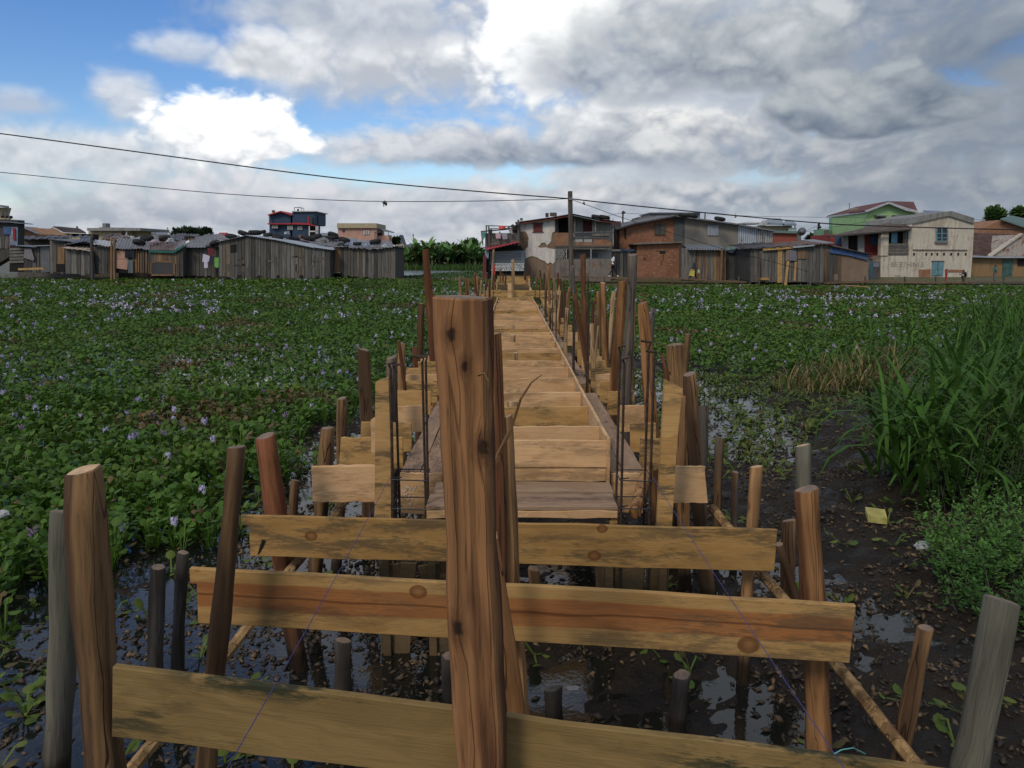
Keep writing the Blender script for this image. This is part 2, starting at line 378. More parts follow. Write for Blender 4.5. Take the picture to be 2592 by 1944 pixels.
def logwood(name, bark, wood, mud=(0.040, 0.031, 0.023), split=0.5, grey=0.0, knots=(), crk=0.75):
    """peeled eucalyptus pole, grain along local z; mud towards the ground end is a stain (local z < 0)"""
    m, n, b = new_mat(name)
    raw = n.node('ShaderNodeTexCoord').outputs['Object']
    c = coords(n)
    wob = n.vmath('SUBTRACT', n.noise(n.vmath('MULTIPLY', c, (4, 4, 1.6)), 1.0, 3, 0.5, out=1), (0.5, 0.5, 0.5))
    c = n.vmath('ADD', c, n.vmath('MULTIPLY', wob, (0.05, 0.05, 0)))
    for (kx, kz, kr) in knots:                # grain bends round a knot
        kd = n.vmath('LENGTH', n.vmath('MULTIPLY', n.vmath('SUBTRACT', raw, (kx, 0, kz)), (1, 0, 0.5)))
        c = n.vmath('ADD', c, n.comb(n.math('MULTIPLY', n.step(kd, kr * 3.5, 0.0), kr * 0.8), 0, 0))
    g1 = n.noise(n.vmath('MULTIPLY', c, (14, 14, 0.9)), 1.0, 5, 0.6, 0.7)
    g2 = n.noise(n.vmath('MULTIPLY', c, (95, 95, 5)), 1.0, 3, 0.6)
    big = n.noise(n.vmath('MULTIPLY', c, (7, 7, 0.45)), 1.0, 3, 0.55)
    ctr = 0.62 - 0.24 * split
    col = n.mix(n.step(big, ctr - 0.06, ctr + 0.06), bark, wood)
    col = n.mix(n.step(g1, 0.36, 0.66), n.mix(0.55, col, tuple(v * 0.42 for v in bark)), col)
    col = n.mix(n.math('MULTIPLY', n.step(g2, 0.52, 0.75), 0.55), col, tuple(v * 0.35 for v in bark))
    if grey > 0:
        gm = n.step(n.noise(n.vmath('MULTIPLY', c, (5, 5, 0.7)), 1.0, 4, 0.6), 0.62 - 0.4 * grey, 0.72 - 0.2 * grey)
        col = n.mix(n.math('MULTIPLY', gm, 0.75), col, n.mix(g1, (0.055, 0.052, 0.05), (0.16, 0.15, 0.14)))
    vd = n.voro(n.vmath('MULTIPLY', c, (3.5, 3.5, 1.7)), 1.0)
    pick = n.step(n.sep(n.voro(n.vmath('MULTIPLY', c, (3.5, 3.5, 1.7)), 1.0, 'Color'))[0], 0.74, 0.76)
    kn = n.math('MULTIPLY', n.step(n.math('ADD', vd, n.math('MULTIPLY', g2, 0.04)), 0.13, 0.06), pick)
    col = n.mix(n.math('MULTIPLY', kn, 0.8), col, (0.03, 0.018, 0.01))
    for (kx, kz, kr) in knots:
        kd = n.vmath('LENGTH', n.vmath('MULTIPLY', n.vmath('SUBTRACT', raw, (kx, 0, kz)), (1, 0, 0.55)))
        kd = n.math('ADD', kd, n.math('MULTIPLY', n.math('SUBTRACT', n.noise(raw, 45, 3, 0.6), 0.5), kr * 1.3))
        col = n.mix(n.math('MULTIPLY', n.step(kd, kr * 2.4, kr * 0.9), 0.5), col, tuple(v * 0.6 for v in bark))
        col = n.mix(n.math('MULTIPLY', n.step(kd, kr, kr * 0.4), 0.9), col, (0.022, 0.012, 0.008))
    crack = n.step(n.math('ABSOLUTE', n.math('SUBTRACT', n.noise(n.vmath('MULTIPLY', c, (11, 11, 0.5)), 1.0, 2, 0.5, 0.3), 0.5)), 0.012, 0.0)
    col = n.mix(n.math('MULTIPLY', crack, crk), col, (0.02, 0.012, 0.008))
    wz = n.sep(n.node('ShaderNodeNewGeometry').outputs['Position'])[2]
    mm = n.step(n.math('ADD', wz, n.math('MULTIPLY', g1, 0.25)), 0.62, 0.16)
    col = n.mix(n.math('MULTIPLY', mm, 0.85), col, mud)
    tide = n.step(n.math('ADD', wz, n.math('MULTIPLY', big, 0.12)), 0.24, 0.17)
    col = n.mix(n.math('MULTIPLY', tide, 0.7), col, (0.014, 0.011, 0.008))
    hgt = n.math('SUBTRACT', n.math('ADD', g1, n.math('MULTIPLY', g2, 0.5)), n.math('MULTIPLY', crack, 1.6 * crk))
    fin(n, b, col, n.fmix(tide, 0.8, 0.35), hgt, 0.7, 0.010, 0.18)
    return m
def plain(name, col, rough=0.7, var=0.25, scale=6.0, spec=0.3, metal=0.0, bump=0.15, dirt=None):
    m, n, b = new_mat(name)
    c = coords(n)
    a = n.noise(c, scale, 5, 0.6)
    k = n.mix(n.step(a, 0.25, 0.75), tuple(v * (1 - var) for v in col), tuple(min(1, v * (1 + var)) for v in col))
    if dirt:
        dm = n.step(n.noise(c, scale * 0.5, 6, 0.68), 0.48, 0.68)
        k = n.mix(n.math('MULTIPLY', dm, 0.8), k, dirt)
    fin(n, b, k, rough, a, bump, 0.01, spec)
    b.inputs['Metallic'].default_value = metal
    return m
def greyboard(name, col, var=0.5, light=None):
    """weathered shack planks, grain along world z"""
    m, n, b = new_mat(name)
    c = coords(n)
    g = n.noise(n.vmath('MULTIPLY', c, (14, 14, 0.9)), 1.0, 5, 0.65, 0.5)
    r = orand(n)
    k = n.mix(n.step(g, 0.3, 0.7), tuple(v * (1 - var) for v in col), tuple(v * (1 + var * 0.7) for v in col))
    k = n.mix(r, n.mix(0.35, k, (0.02, 0.02, 0.022)), n.mix(0.22, k, light or (0.28, 0.23, 0.17)))
    sp = n.step(n.noise(n.vmath('MULTIPLY', c, (9, 9, 5)), 1.0, 4, 0.6), 0.66, 0.72)
    k = n.mix(n.math('MULTIPLY', sp, 0.6), k, (0.02, 0.018, 0.016))
    fin(n, b, k, 0.85, g, 0.4, 0.01, 0.2)
    return m
def bricks(name, c1, c2, mortar, bw=0.24, bh=0.085, dirt=0.4):
    m, n, b = new_mat(name)
    p = n.node('ShaderNodeNewGeometry').outputs['Position']
    x, y, z = n.sep(p)
    v = n.comb(n.math('ADD', x, n.math('MULTIPLY', y, 0.9)), z, 0.0)
    t = n.node('ShaderNodeTexBrick'); n.put(t.inputs['Vector'], v)
    t.inputs['Scale'].default_value = 1.0; t.inputs['Brick Width'].default_value = bw; t.inputs['Row Height'].default_value = bh
    t.inputs['Mortar Size'].default_value = 0.011; t.inputs['Mortar Smooth'].default_value = 0.2; t.inputs['Bias'].default_value = 0.0
    n.put(t.inputs['Color1'], (*c1, 1)); n.put(t.inputs['Color2'], (*c2, 1)); n.put(t.inputs['Mortar'], (*mortar, 1))
    dn = n.noise(p, 1.3, 6, 0.65)
    k = n.mix(n.math('MULTIPLY', n.step(dn, 0.45, 0.7), dirt), t.outputs['Color'], tuple(v * 0.35 for v in c1))
    k2 = n.noise(n.vmath('MULTIPLY', v, (4.1, 11.5, 1)), 1.0, 1, 0.5)
    k = n.mix(n.math('MULTIPLY', n.step(k2, 0.64, 0.68), 0.6), k, (0.42, 0.30, 0.20))
    fin(n, b, k, 0.9, n.math('ADD', t.outputs['Fac'], dn), -0.3, 0.02, 0.15)
    return m
def plaster(name, col, dirt, amount=0.7, scale=1.6, spots=0.5):
    m, n, b = new_mat(name)
    p = n.node('ShaderNodeNewGeometry').outputs['Position']
    a = n.noise(p, scale, 7, 0.68, 0.2)
    st = n.noise(n.vmath('MULTIPLY', p, (5, 5, 0.5)), 1.0, 5, 0.6)
    k = n.mix(n.step(a, 0.3, 0.7), tuple(v * 0.72 for v in col), col)
    k = n.mix(n.math('MULTIPLY', n.step(n.math('ADD', n.math('MULTIPLY', a, 0.6), n.math('MULTIPLY', st, 0.4)), 0.475, 0.60), amount), k, dirt)
    sp = n.step(n.noise(p, 4.5, 6, 0.75), 0.60, 0.65)
    k = n.mix(n.math('MULTIPLY', sp, spots), k, tuple(v * 0.3 for v in dirt))
    fin(n, b, k, 0.9, a, 0.3, 0.02, 0.15)
    return m
def tin(name, col, rust=0.3, rustcol=(0.13, 0.055, 0.025), metal=0.35, rough=0.5):
    m, n, b = new_mat(name)
    c = coords(n)
    a = n.noise(c, 1.1, 6, 0.65)
    s = n.noise(n.vmath('MULTIPLY', c, (3, 3, 0.8)), 1.0, 5, 0.6)
    k = n.mix(a, tuple(v * 0.6 for v in col), tuple(min(1, v * 1.3) for v in col))
    k = n.mix(n.math('MULTIPLY', n.step(s, 0.66 - 0.3 * rust, 0.80 - 0.3 * rust), 0.85), k, rustcol)
    fin(n, b, k, rough, a, 0.1, 0.01, 0.4); b.inputs['Metallic'].default_value = metal
    return m
def leafmat(name, trans=0.25, rough=0.45, spec=0.35):
    """colour carried per leaf by the vertex attribute 'tint' (real leaf colours)"""
    m, n, b = new_mat(name)
    a = n.node('ShaderNodeAttribute'); a.attribute_name = 'tint'
    p = n.node('ShaderNodeNewGeometry').outputs['Position']
    k = n.mix(n.noise(p, 14.0, 3, 0.6), n.mix(0.5, a.outputs['Color'], (0, 0, 0)), n.mix(0.15, a.outputs['Color'], (0.2, 0.3, 0.05)))
    n.put(b.inputs['Base Color'], k); b.inputs['Roughness'].default_value = rough
    b.inputs['Specular IOR Level'].default_value = spec
    if trans:
        t = n.node('ShaderNodeBsdfTranslucent'); n.put(t.inputs[0], n.mix(0.3, k, (0.12, 0.22, 0.02)))
        ms = n.node('ShaderNodeMixShader'); ms.inputs[0].default_value = trans
        n.put(ms.inputs[1], b.outputs[0]); n.put(ms.inputs[2], t.outputs[0])
        n.put([x for x in n.nt.nodes if x.type == 'OUTPUT_MATERIAL'][0].inputs[0], ms.outputs[0])
    return m

M_PINE = pine('pine_fresh', (0.68, 0.44, 0.235), (0.55, 0.335, 0.16), amount=0.45)
M_PINE2 = pine('pine_mouldy', (0.52, 0.32, 0.125), (0.40, 0.23, 0.08), amount=0.8)
M_PINEDIM = pine('pine_shaded', (0.12, 0.085, 0.045), (0.08, 0.055, 0.03), amount=0.9)  # pine with the shade below the boards put into its colour
M_LEDGE = pine('pine_trodden', (0.35, 0.245, 0.165), (0.25, 0.17, 0.115), stain=(0.07, 0.05, 0.045), amount=0.7)
M_LOG = logwood('log_brown', (0.14, 0.062, 0.027), (0.36, 0.185, 0.075), split=0.45, crk=0.45)
M_LOGRED = logwood('log_red', (0.16, 0.058, 0.026), (0.25, 0.10, 0.045), split=0.4)
M_LOGDARK = logwood('log_dark', (0.095, 0.054, 0.029), (0.24, 0.14, 0.062), split=0.36, grey=0.12)
M_LOGGREY = logwood('log_grey', (0.10, 0.08, 0.062), (0.18, 0.14, 0.10), split=0.3, grey=0.55)
M_LOGORANGE = logwood('log_orange', (0.24, 0.12, 0.05), (0.40, 0.225, 0.10), split=0.6)
M_LOGPALE = logwood('log_pale', (0.33, 0.21, 0.11), (0.47, 0.32, 0.17), split=0.7)
M_LOGSPLIT = logwood('log_split', (0.13, 0.055, 0.026), (0.36, 0.18, 0.07), split=0.48)
M_POST = logwood('log_main', (0.125, 0.055, 0.027), (0.31, 0.155, 0.065), split=0.46, crk=0.4, knots=((-0.035, 2.63, 0.016), (0.0, 2.54, 0.012), (-0.055, 1.75, 0.02), (0.04, 2.3, 0.02)))
M_LOGMUD = logwood('log_muddy', (0.14, 0.135, 0.10), (0.185, 0.175, 0.13), split=0.35, grey=0.15, crk=0.12)
M_ENDCUT = plain('cut_end', (0.52, 0.36, 0.21), 0.85, 0.2, 22)
M_ENDDARK = plain('cut_end_weathered', (0.20, 0.145, 0.105), 0.85, 0.3, 22)
M_REBAR = plain('rebar_rust', (0.055, 0.036, 0.026), 0.7, 0.5, 40, metal=0.3)
M_STIRRUP = plain('stirrup_steel', (0.05, 0.05, 0.052), 0.6, 0.4, 40, metal=0.4)
M_CORD = plain('cord_violet', (0.05, 0.045, 0.17), 0.6, 0.3, 60)
M_WIRE = plain('cable_black', (0.02, 0.02, 0.022), 0.6, 0.2, 20)
# ------------------------------------------------------------------ the marsh: mud, water, floating plants
def ss(a, b, x):
    t = np.clip((x - a) / (b - a), 0, 1); return t * t * (3 - 2 * t)
XB_Y = [3, 5, 8, 12, 18, 25, 60]; XB_X = [-3.2, -3.2, -2.95, -2.6, -2.3, -1.6, -1.5]
YB_X = [1.5, 2.2, 3.2, 4.2, 6, 8, 12, 40]; YB_Y = [26, 21, 17.5, 16.2, 15.6, 17.5, 18.5, 18.5]
def cover(x, y):
    """how densely the water hyacinth grows"""
    n = fbm(x * 0.9, y * 0.9, 3, 4) - 0.5
    left = ss(-0.35, 0.55, np.interp(y, XB_Y, XB_X) - x + n * 1.6)
    right = ss(-0.8, 1.6, y - np.interp(x, YB_X, YB_Y) + n * 4) * ss(1.3, 1.9, x)
    c = np.maximum(left, right)
    return np.where(y > 24, np.maximum(c, 0.9), c)
def plant_base(y, x=None):
    """the mat rides up the bank, more on the left than on the right"""
    k = 0.58 if x is None else 0.58 - 0.42 * ss(2.0, 6.0, np.asarray(x) + 0.0 * np.asarray(y))
    return ss(26, 52, y) * k
def terrain(x, y):
    n = fbm(x * 1.3, y * 1.3, 9, 5) - 0.5; f = fbm(x * 9, y * 9, 21, 3) - 0.5
    z = -0.006 + n * 0.15 + f * 0.11
    z = z + 0.03 * np.exp(-((x - 0.3) / 1.3) ** 2) * ss(3, 5, y)
    mudr = ss(0.9, 2.0, x) * ss(11.5, 8.5, y)
    z = z + mudr * (0.065 + 0.03 * np.sin(x * 2.1 + y))
    z = z + ss(3.9, 5.4, x + (fbm(x, y, 5, 3) - .5)) * ss(17, 12, y) * 0.20
    z = z - 0.045 * ss(9, 11, y) * ss(1.5, 3, x) * ss(17.5, 15, y)
    z = z - 0.03 * ss(-1.0, -1.8, x) * ss(12, 9, y)
    for (px0, py0, rr, dd) in ((1.55, 4.05, .45, .10), (1.75, 3.3, .35, .09), (.15, 4.3, .35, .06), (-.9, 4.6, .6, .07), (2.1, 5.2, .5, .06), (1.6, 6.3, .6, .09), (-1.6, 3.6, .7, .06)):
        z = z - dd * np.exp(-((x - px0) ** 2 + (y - py0) ** 2) / rr ** 2)
    z = z - 0.25 * ss(18, 26, y) - 0.12 * ss(-3.2, -4.0, x)
    z = np.where(y > 26, np.maximum(z, plant_base(y, x) - 0.06), z)
    bank = ss(51.5, 54.5, y) * 0.80
    z = np.where(y > 50, np.maximum(z * (1 - ss(50, 54, y)), bank), z)
    return z
def graded(lo, f0, f1, hi, st, grow=1.22):
    a = list(np.arange(f0, f1, st)); s = st; v = f1
    while v < hi: a.append(v); s *= grow; v += s
    a.append(hi); s = st; v = f0 - s; b = []
    while v > lo: b.append(v); s *= grow; v -= s
    b.append(lo)
    return np.array(b[::-1] + a)
gx = graded(-3000, -7, 8.5, 3000, 0.075); gy = graded(-400, 2.0, 19, 3000, 0.075)
X, Y = np.meshgrid(gx, gy); Z = terrain(X, Y)
V = np.stack([X, Y, Z], -1).reshape(-1, 3)
nx, ny = len(gx), len(gy)
ii = (np.arange(ny - 1)[:, None] * nx + np.arange(nx - 1)[None, :]).ravel()
m, n, b = new_mat('mud')
p = n.node('ShaderNodeNewGeometry').outputs['Position']
a = n.noise(p, 3.0, 7, 0.65); a2 = n.noise(p, 26.0, 5, 0.7)
k = n.mix(n.step(a, 0.3, 0.7), (0.009, 0.0065, 0.0045), (0.026, 0.019, 0.012))
k = n.mix(n.math('MULTIPLY', n.step(a2, 0.55, 0.7), 0.5), k, (0.048, 0.037, 0.024))
py_ = n.sep(p)[1]
far = n.step(py_, 46, 58)
k = n.mix(far, k, n.mix(n.noise(p, 0.35, 5, 0.6), (0.05, 0.085, 0.03), (0.16, 0.115, 0.07)))
fin(n, b, k, n.fmix(n.step(a, 0.40, 0.56), 0.30, 0.8), n.math('ADD', n.math('MULTIPLY', a, 1.2), n.math('MULTIPLY', a2, 0.5)), 1.0, 0.05, 0.22)
M_MUD = m
tag(npmesh('ground', V, np.stack([ii, ii + 1, ii + nx + 1, ii + nx], -1), M_MUD), kind='structure')

m, n, b = new_mat('marsh_water')
p = n.node('ShaderNodeNewGeometry').outputs['Position']
rp = n.math('ADD', n.noise(n.vmath('MULTIPLY', p, (1.0, 0.6, 1)), 5.0, 3, 0.5), n.math('MULTIPLY', n.noise(p, 28.0, 2, 0.5), 0.25))
fin(n, b, (0.010, 0.011, 0.009), 0.05, rp, 0.10, 0.03, 0.5)
M_WATER = m
tag(mesh('water', [(-70, 1, 0), (70, 1, 0), (70, 53, 0), (-70, 53, 0)], [(0, 1, 2, 3)], M_WATER), kind='structure')
m, n, b = new_mat('pond_water')
p = n.node('ShaderNodeNewGeometry').outputs['Position']
fin(n, b, (0.10, 0.115, 0.125), 0.22, n.noise(n.vmath('MULTIPLY', p, (0.4, 1.5, 1)), 2.0, 3, 0.5), 0.12, 0.03, 0.5)
pp = [G(960, 706, .83), G(1040, 706, .83), G(1100, 697, .83), G(1150, 692, .83), G(1205, 689.5, .83), G(1215, 686.5, .83), G(1000, 683.5, .83), G(940, 684.5, .83)]
tag(mesh('pond', pp, [tuple(range(len(pp)))], m), kind='structure')

# ---- leaves, built in bulk
def leaves(pos, az, pitch, rad, asp, col, nb, cup=0.25, pet=None):
    """spoon-shaped blades: fan of nb rim points round a centre; optional stalk down to pet (n,3)"""
    N = len(pos)
    out = np.stack([np.cos(az), np.sin(az), 0 * az], -1); side = np.stack([-np.sin(az), np.cos(az), 0 * az], -1)
    t = out * np.cos(pitch)[:, None] + np.array([0, 0, 1.0]) * np.sin(pitch)[:, None]
    nr = np.cross(t, side)
    th = np.linspace(0, 2 * np.pi, nb, endpoint=False)
    rim = (pos[:, None, :] + t[:, None, :] * (np.cos(th)[None, :, None] * 1.0 + 1.0) * rad[:, None, None]
           + side[:, None, :] * (np.sin(th)[None, :, None] * asp[:, None, None]) * rad[:, None, None]
           - nr[:, None, :] * (cup * (0.4 + 0.6 * np.abs(np.sin(th)))[None, :, None]) * rad[:, None, None])
    cen = pos + t * rad[:, None]
    Vv = np.concatenate([cen[:, None, :], rim], 1); m_ = nb + 1
    base = (np.arange(N) * m_)[:, None]
    a = np.arange(nb)
    T = np.stack([np.zeros(nb, int)[None, :] + base, 1 + a[None, :] + base, 1 + ((a + 1) % nb)[None, :] + base], -1).reshape(-1, 3)
    C = np.repeat(col[:, None, :], m_, 1)
    Vv = Vv.reshape(-1, 3); C = C.reshape(-1, 3)
    if pet is not None:
        wv = side * 0.006
        q = np.stack([pet - wv, pet + wv, pos + wv, pos - wv], 1).reshape(-1, 3)
        k0 = len(Vv); bb = (np.arange(N) * 4)[:, None] + k0
        T2 = np.concatenate([np.array([[0, 1, 2]]) + bb, np.array([[0, 2, 3]]) + bb], 0)
        Vv = np.concatenate([Vv, q]); T = np.concatenate([T, T2]); C = np.concatenate([C, np.repeat(col * 1.15, 4, 0)])
    return Vv, T, C
def scatter(y0, y1, per_m2, dens_f, xlim=0.72):
    area = (y1 * y1 - y0 * y0) * xlim
    N = int(area * per_m2)
    y = np.sqrt(nrng.uniform(y0 * y0, y1 * y1, N)); x = nrng.uniform(-xlim, xlim, N) * y
    keep = nrng.uniform(0, 1, N) < dens_f(x, y)
    return x[keep], y[keep]
def leaf_cols(x, y, N):
    g = nrng.uniform(0, 1, N)[:, None]
    c = (1 - g) * np.array([0.046, 0.118, 0.017]) + g * np.array([0.108, 0.225, 0.030])
    yel = (ss(0.60, 0.75, fbm(x * 0.5 + 40, y * 0.5, 31, 4)) * nrng.uniform(0, 1, N))[:, None]
    c = c * (1 - yel * .8) + yel * .8 * np.array([0.19, 0.24, 0.045])
    br = (ss(0.645, 0.73, fbm(x * 0.42, y * 0.42 + 9, 57, 4)) * (nrng.uniform(0, 1, N) < 0.75))[:, None] + (nrng.uniform(0, 1, N) < 0.025)[:, None]
    br = np.clip(br, 0, 1)
    c = c * (1 - br) + br * np.array([0.20, 0.115, 0.065]) * nrng.uniform(0.5, 1.3, N)[:, None]
    return c
M_LEAF = leafmat('hyacinth_leaf', 0.25, 0.5, 0.15)
parts = []
def patch(x, y, per, r0, r1, h0, h1, nb, spread, stalk, grow=1.0, flat=0.0):
    px_ = np.repeat(x, per); py_ = np.repeat(y, per); N = len(px_)
    az = nrng.uniform(0, 2 * np.pi, N)
    hum = fbm(px_ * 0.7, py_ * 0.7, 77, 3)
    z0 = plant_base(py_, px_)
    hh = nrng.uniform(h0, h1, N) * (0.60 + 0.80 * hum) * grow
    off = nrng.uniform(0.1, 1, N) * spread
    pos = np.stack([px_ + np.cos(az) * off, py_ + np.sin(az) * off, z0 + hh], -1)
    pet = np.stack([px_, py_, z0 - 0.02], -1) if stalk else None
    return leaves(pos, az + nrng.normal(0, .35, N), nrng.uniform(0.05, 1.05, N) * (1 - flat), nrng.uniform(r0, r1, N), nrng.uniform(0.85, 1.1, N), leaf_cols(px_, py_, N), nb, 0.28, pet)
def joinm(ps):
    k = 0; Vs, Ts, Cs = [], [], []
    for v, t, c in ps: Vs.append(v); Ts.append(t + k); Cs.append(c); k += len(v)
    return np.concatenate(Vs), np.concatenate(Ts), np.concatenate(Cs)
x, y = scatter(3.6, 14, 34, cover); parts.append(patch(x, y, 12, 0.022, 0.044, 0.10, 0.32, 9, 0.15, True))
x, y = scatter(14, 29, 24, cover); parts.append(patch(x, y, 8, 0.030, 0.050, 0.10, 0.32, 6, 0.17, False))
x, y = scatter(29, 53, 15, lambda x, y: cover(x, y), 0.70); parts.append(patch(x, y, 6, 0.045, 0.08, 0.08, 0.33, 4, 0.25, False))
Vv, T, C = joinm(parts)
tag(npmesh('hyacinth_leaves', Vv, T, M_LEAF, col=C), 'dense mat of round green water hyacinth leaves covering the marsh', 'water plants', kind='stuff')

# loose, flattened yellow-green plants over the wet ground beside the formwork
def wet(x, y):
    r = ss(8.6, 10.5, y + (fbm(x, y, 6, 3) - .5) * 3) * ss(1.2, 2.0, x) * ss(19, 16, y) * ss(0.30, 0.52, fbm(x * 1.1, y * 1.1, 15, 4)) * 1.0
    xb = np.interp(y, XB_Y, XB_X)
    l = ss(xb + 1.9, xb + .2, x + (fbm(x * 2, y * 2, 8, 3) - .5) * 1.0) * ss(0.42, 0.60, fbm(x * 1.7, y * 1.7, 19, 4)) * ss(-5, -4, x) * 0.9
    sp = (0.05 + 0.2 * ss(.55, .7, fbm(x * 1.2, y * 1.2, 71, 3))) * (y < 12) * (np.abs(x) < 7)
    return np.clip(np.maximum(np.maximum(r, l), sp), 0, 1) * (y < 24)
x, y = scatter(2.2, 20, 24, wet, 0.75)
N = len(x) * 6; px_ = np.repeat(x, 6); py_ = np.repeat(y, 6)
az = nrng.uniform(0, 2 * np.pi, N); off = nrng.uniform(0.0, 0.13, N)
xx, yy = px_ + np.cos(az) * off, py_ + np.sin(az) * off
zz_ = np.maximum(terrain(xx, yy), 0) + nrng.uniform(0.005, 0.11, N)
g = nrng.uniform(0, 1, N)[:, None]
cc = (1 - g) * np.array([0.06, 0.12, 0.025]) + g * np.array([0.17, 0.21, 0.045])
dead = (nrng.uniform(0, 1, N) < 0.22)[:, None]
cc = np.where(dead, np.array([0.12, 0.085, 0.045]) * nrng.uniform(.5, 1.3, N)[:, None], cc)
Vv, T, C = leaves(np.stack([xx, yy, zz_], -1), az, nrng.normal(0.25, 0.35, N), nrng.uniform(0.022, 0.048, N), nrng.uniform(0.4, 1.0, N), cc, 7, 0.35, np.stack([px_, py_, np.maximum(terrain(px_, py_), 0)], -1))
tag(npmesh('floating_leaves', Vv, T, M_LEAF, col=C), 'loose yellowish hyacinth leaves lying in the shallow water and mud', 'water plants', kind='stuff')

# dead bulbs and leaf bits littering the mud
def lit(x, y):
    return np.where(x < -0.6, 1.0, 0.8) * (0.12 + 0.88 * ss(0.38, 0.6, fbm(x * 1.8, y * 1.8, 44, 4))) * ss(13, 9, y) * ss(-3.6, -2.9, x) * ss(5.2, 4.2, x)
x, y = scatter(2.0, 13, 1000, lit, 0.72); N = len(x)
z = np.maximum(terrain(x, y), -0.004)
l = 0.007 + 0.036 * nrng.uniform(0, 1, N) ** 2; wd = l * nrng.uniform(0.16, 0.65, N); az = nrng.uniform(0, 2 * np.pi, N); ti = nrng.normal(0, .4, N)
ax = np.stack([np.cos(az) * np.cos(ti), np.sin(az) * np.cos(ti), np.sin(ti)], -1); sd = np.stack([-np.sin(az), np.cos(az), 0 * az], -1); up = np.cross(ax, sd)
ctr = np.stack([x, y, z + wd * .4], -1)
e = lambda v, s: v * s[:, None]
Vv = np.stack([ctr + e(ax, l), ctr + e(sd, wd) + e(ax, l * .25), ctr + e(up, wd * .9), ctr - e(sd, wd) + e(ax, l * .25), ctr - e(up, wd * .6), ctr - e(ax, l * 1.15)], 1).reshape(-1, 3)
t8 = np.array([[0, 1, 2], [0, 2, 3], [0, 3, 4], [0, 4, 1], [5, 2, 1], [5, 3, 2], [5, 4, 3], [5, 1, 4]])
T = (t8[None] + (np.arange(N) * 6)[:, None, None]).reshape(-1, 3)
g = nrng.uniform(0, 1, N)[:, None] ** 3
cc = (1 - g) * np.array([0.026, 0.020, 0.014]) + g * np.array([0.17, 0.115, 0.06])
m, n, b = new_mat('litter'); at = n.node('ShaderNodeAttribute'); at.attribute_name = 'tint'
fin(n, b, at.outputs['Color'], 0.6, None, spec=0.35)
tag(npmesh('dead_bulbs', Vv, T, m, col=np.repeat(cc, 6, 0)), 'brown dead hyacinth bulbs and leaf scraps littering the wet mud', 'plant litter', kind='stuff')

# ---- hyacinth flowers: the largest as single spikes, the rest as one mass
def m_petal(name, ca, cb):
    m, n, b = new_mat(name); fin(n, b, n.mix(orand(n), ca, cb), 0.6, None, spec=0.2); return m
M_PETAL = m_petal('petal_lilac', (0.36, 0.33, 0.54), (0.52, 0.48, 0.66))
M_BUD = m_petal('bud_mauve', (0.30, 0.19, 0.33), (0.40, 0.28, 0.44))
M_STEM = plain('flower_stem', (0.10, 0.19, 0.05), 0.5, 0.2)
def spike(seed, bud):
    r = random.Random(seed); v = []; f = []; mi = []
    def quad(a, b, c, d, m_): k = len(v); v.extend([a, b, c, d]); f.append((k, k + 1, k + 2, k + 3)); mi.append(m_)
    h = r.uniform(0.13, 0.19); ln = Vector((r.uniform(-.03, .03), r.uniform(-.03, .03), h))
    for s in (Vector((.005, 0, 0)), Vector((0, .005, 0))): quad(-s, s, ln + s, ln - s, 1)
    nf = r.randint(7, 10)
    for i in range(nf):
        q = 0.35 + 0.65 * i / nf; c = ln * 0.55 + Vector((0, 0, 0.13 * q)); a = i * 2.4 + r.random()
        o = Vector((math.cos(a), math.sin(a), 0.25 if not bud else 0.7)).normalized(); c2 = c + o * (0.028 if not bud else 0.012)
        s = Vector((-math.sin(a), math.cos(a), 0)); u = o.cross(s)
        if bud:
            quad(c2 - s * .006, c2 + s * .006, c2 + o * .05 + s * .008, c2 + o * .05 - s * .008, 0); quad(c2 - u * .006, c2 + u * .006, c2 + o * .05 + u * .008, c2 + o * .05 - u * .008, 0)
        else:
            for j in range(3):
                an = j * 1.05 + r.random() * .4; e1 = s * math.cos(an) + u * math.sin(an); e2 = e1.cross(o)
                quad(c2 - e1 * .034 + o * .012, c2 - e2 * .013, c2 + e1 * .034 + o * .012, c2 + e2 * .013, 0)
    me = bpy.data.meshes.new('flower_spike'); me.from_pydata([tuple(p) for p in v], [], f)
    me.materials.append(M_BUD if bud else M_PETAL); me.materials.append(M_STEM)
    me.polygons.foreach_set('material_index', mi); return me
SP = [spike(i, False) for i in range(5)] + [spike(20 + i, True) for i in range(3)]
def fdens(x, y):
    c = cover(x, y)
    n = ss(0.38, 0.62, fbm(x * 0.35, y * 0.35, 63, 3))
    leftb = np.where(x < 0, ss(4, 9, y) * 0.85, ss(16, 20, y) * 0.95) * (1 - 0.75 * ss(40, 47, y + 4 * fbm(x * .2, y * .2, 4, 2)))
    gap = 1 - ss(0.5, 0.62, fbm(x * .12 + 5, y * .12, 91, 2)) * 0.75 * (y > 20)
    return np.clip((c > 0.75) * leftb * (0.10 + 0.9 * n) * gap, 0, 1)
x, y = scatter(4.5, 52, 2.3, fdens, 0.68)
order = np.argsort(y); x, y = x[order], y[order]
hum = fbm(x * 0.7, y * 0.7, 77, 3)
zt = plant_base(y, x) + 0.30 * (0.55 + 0.9 * hum)
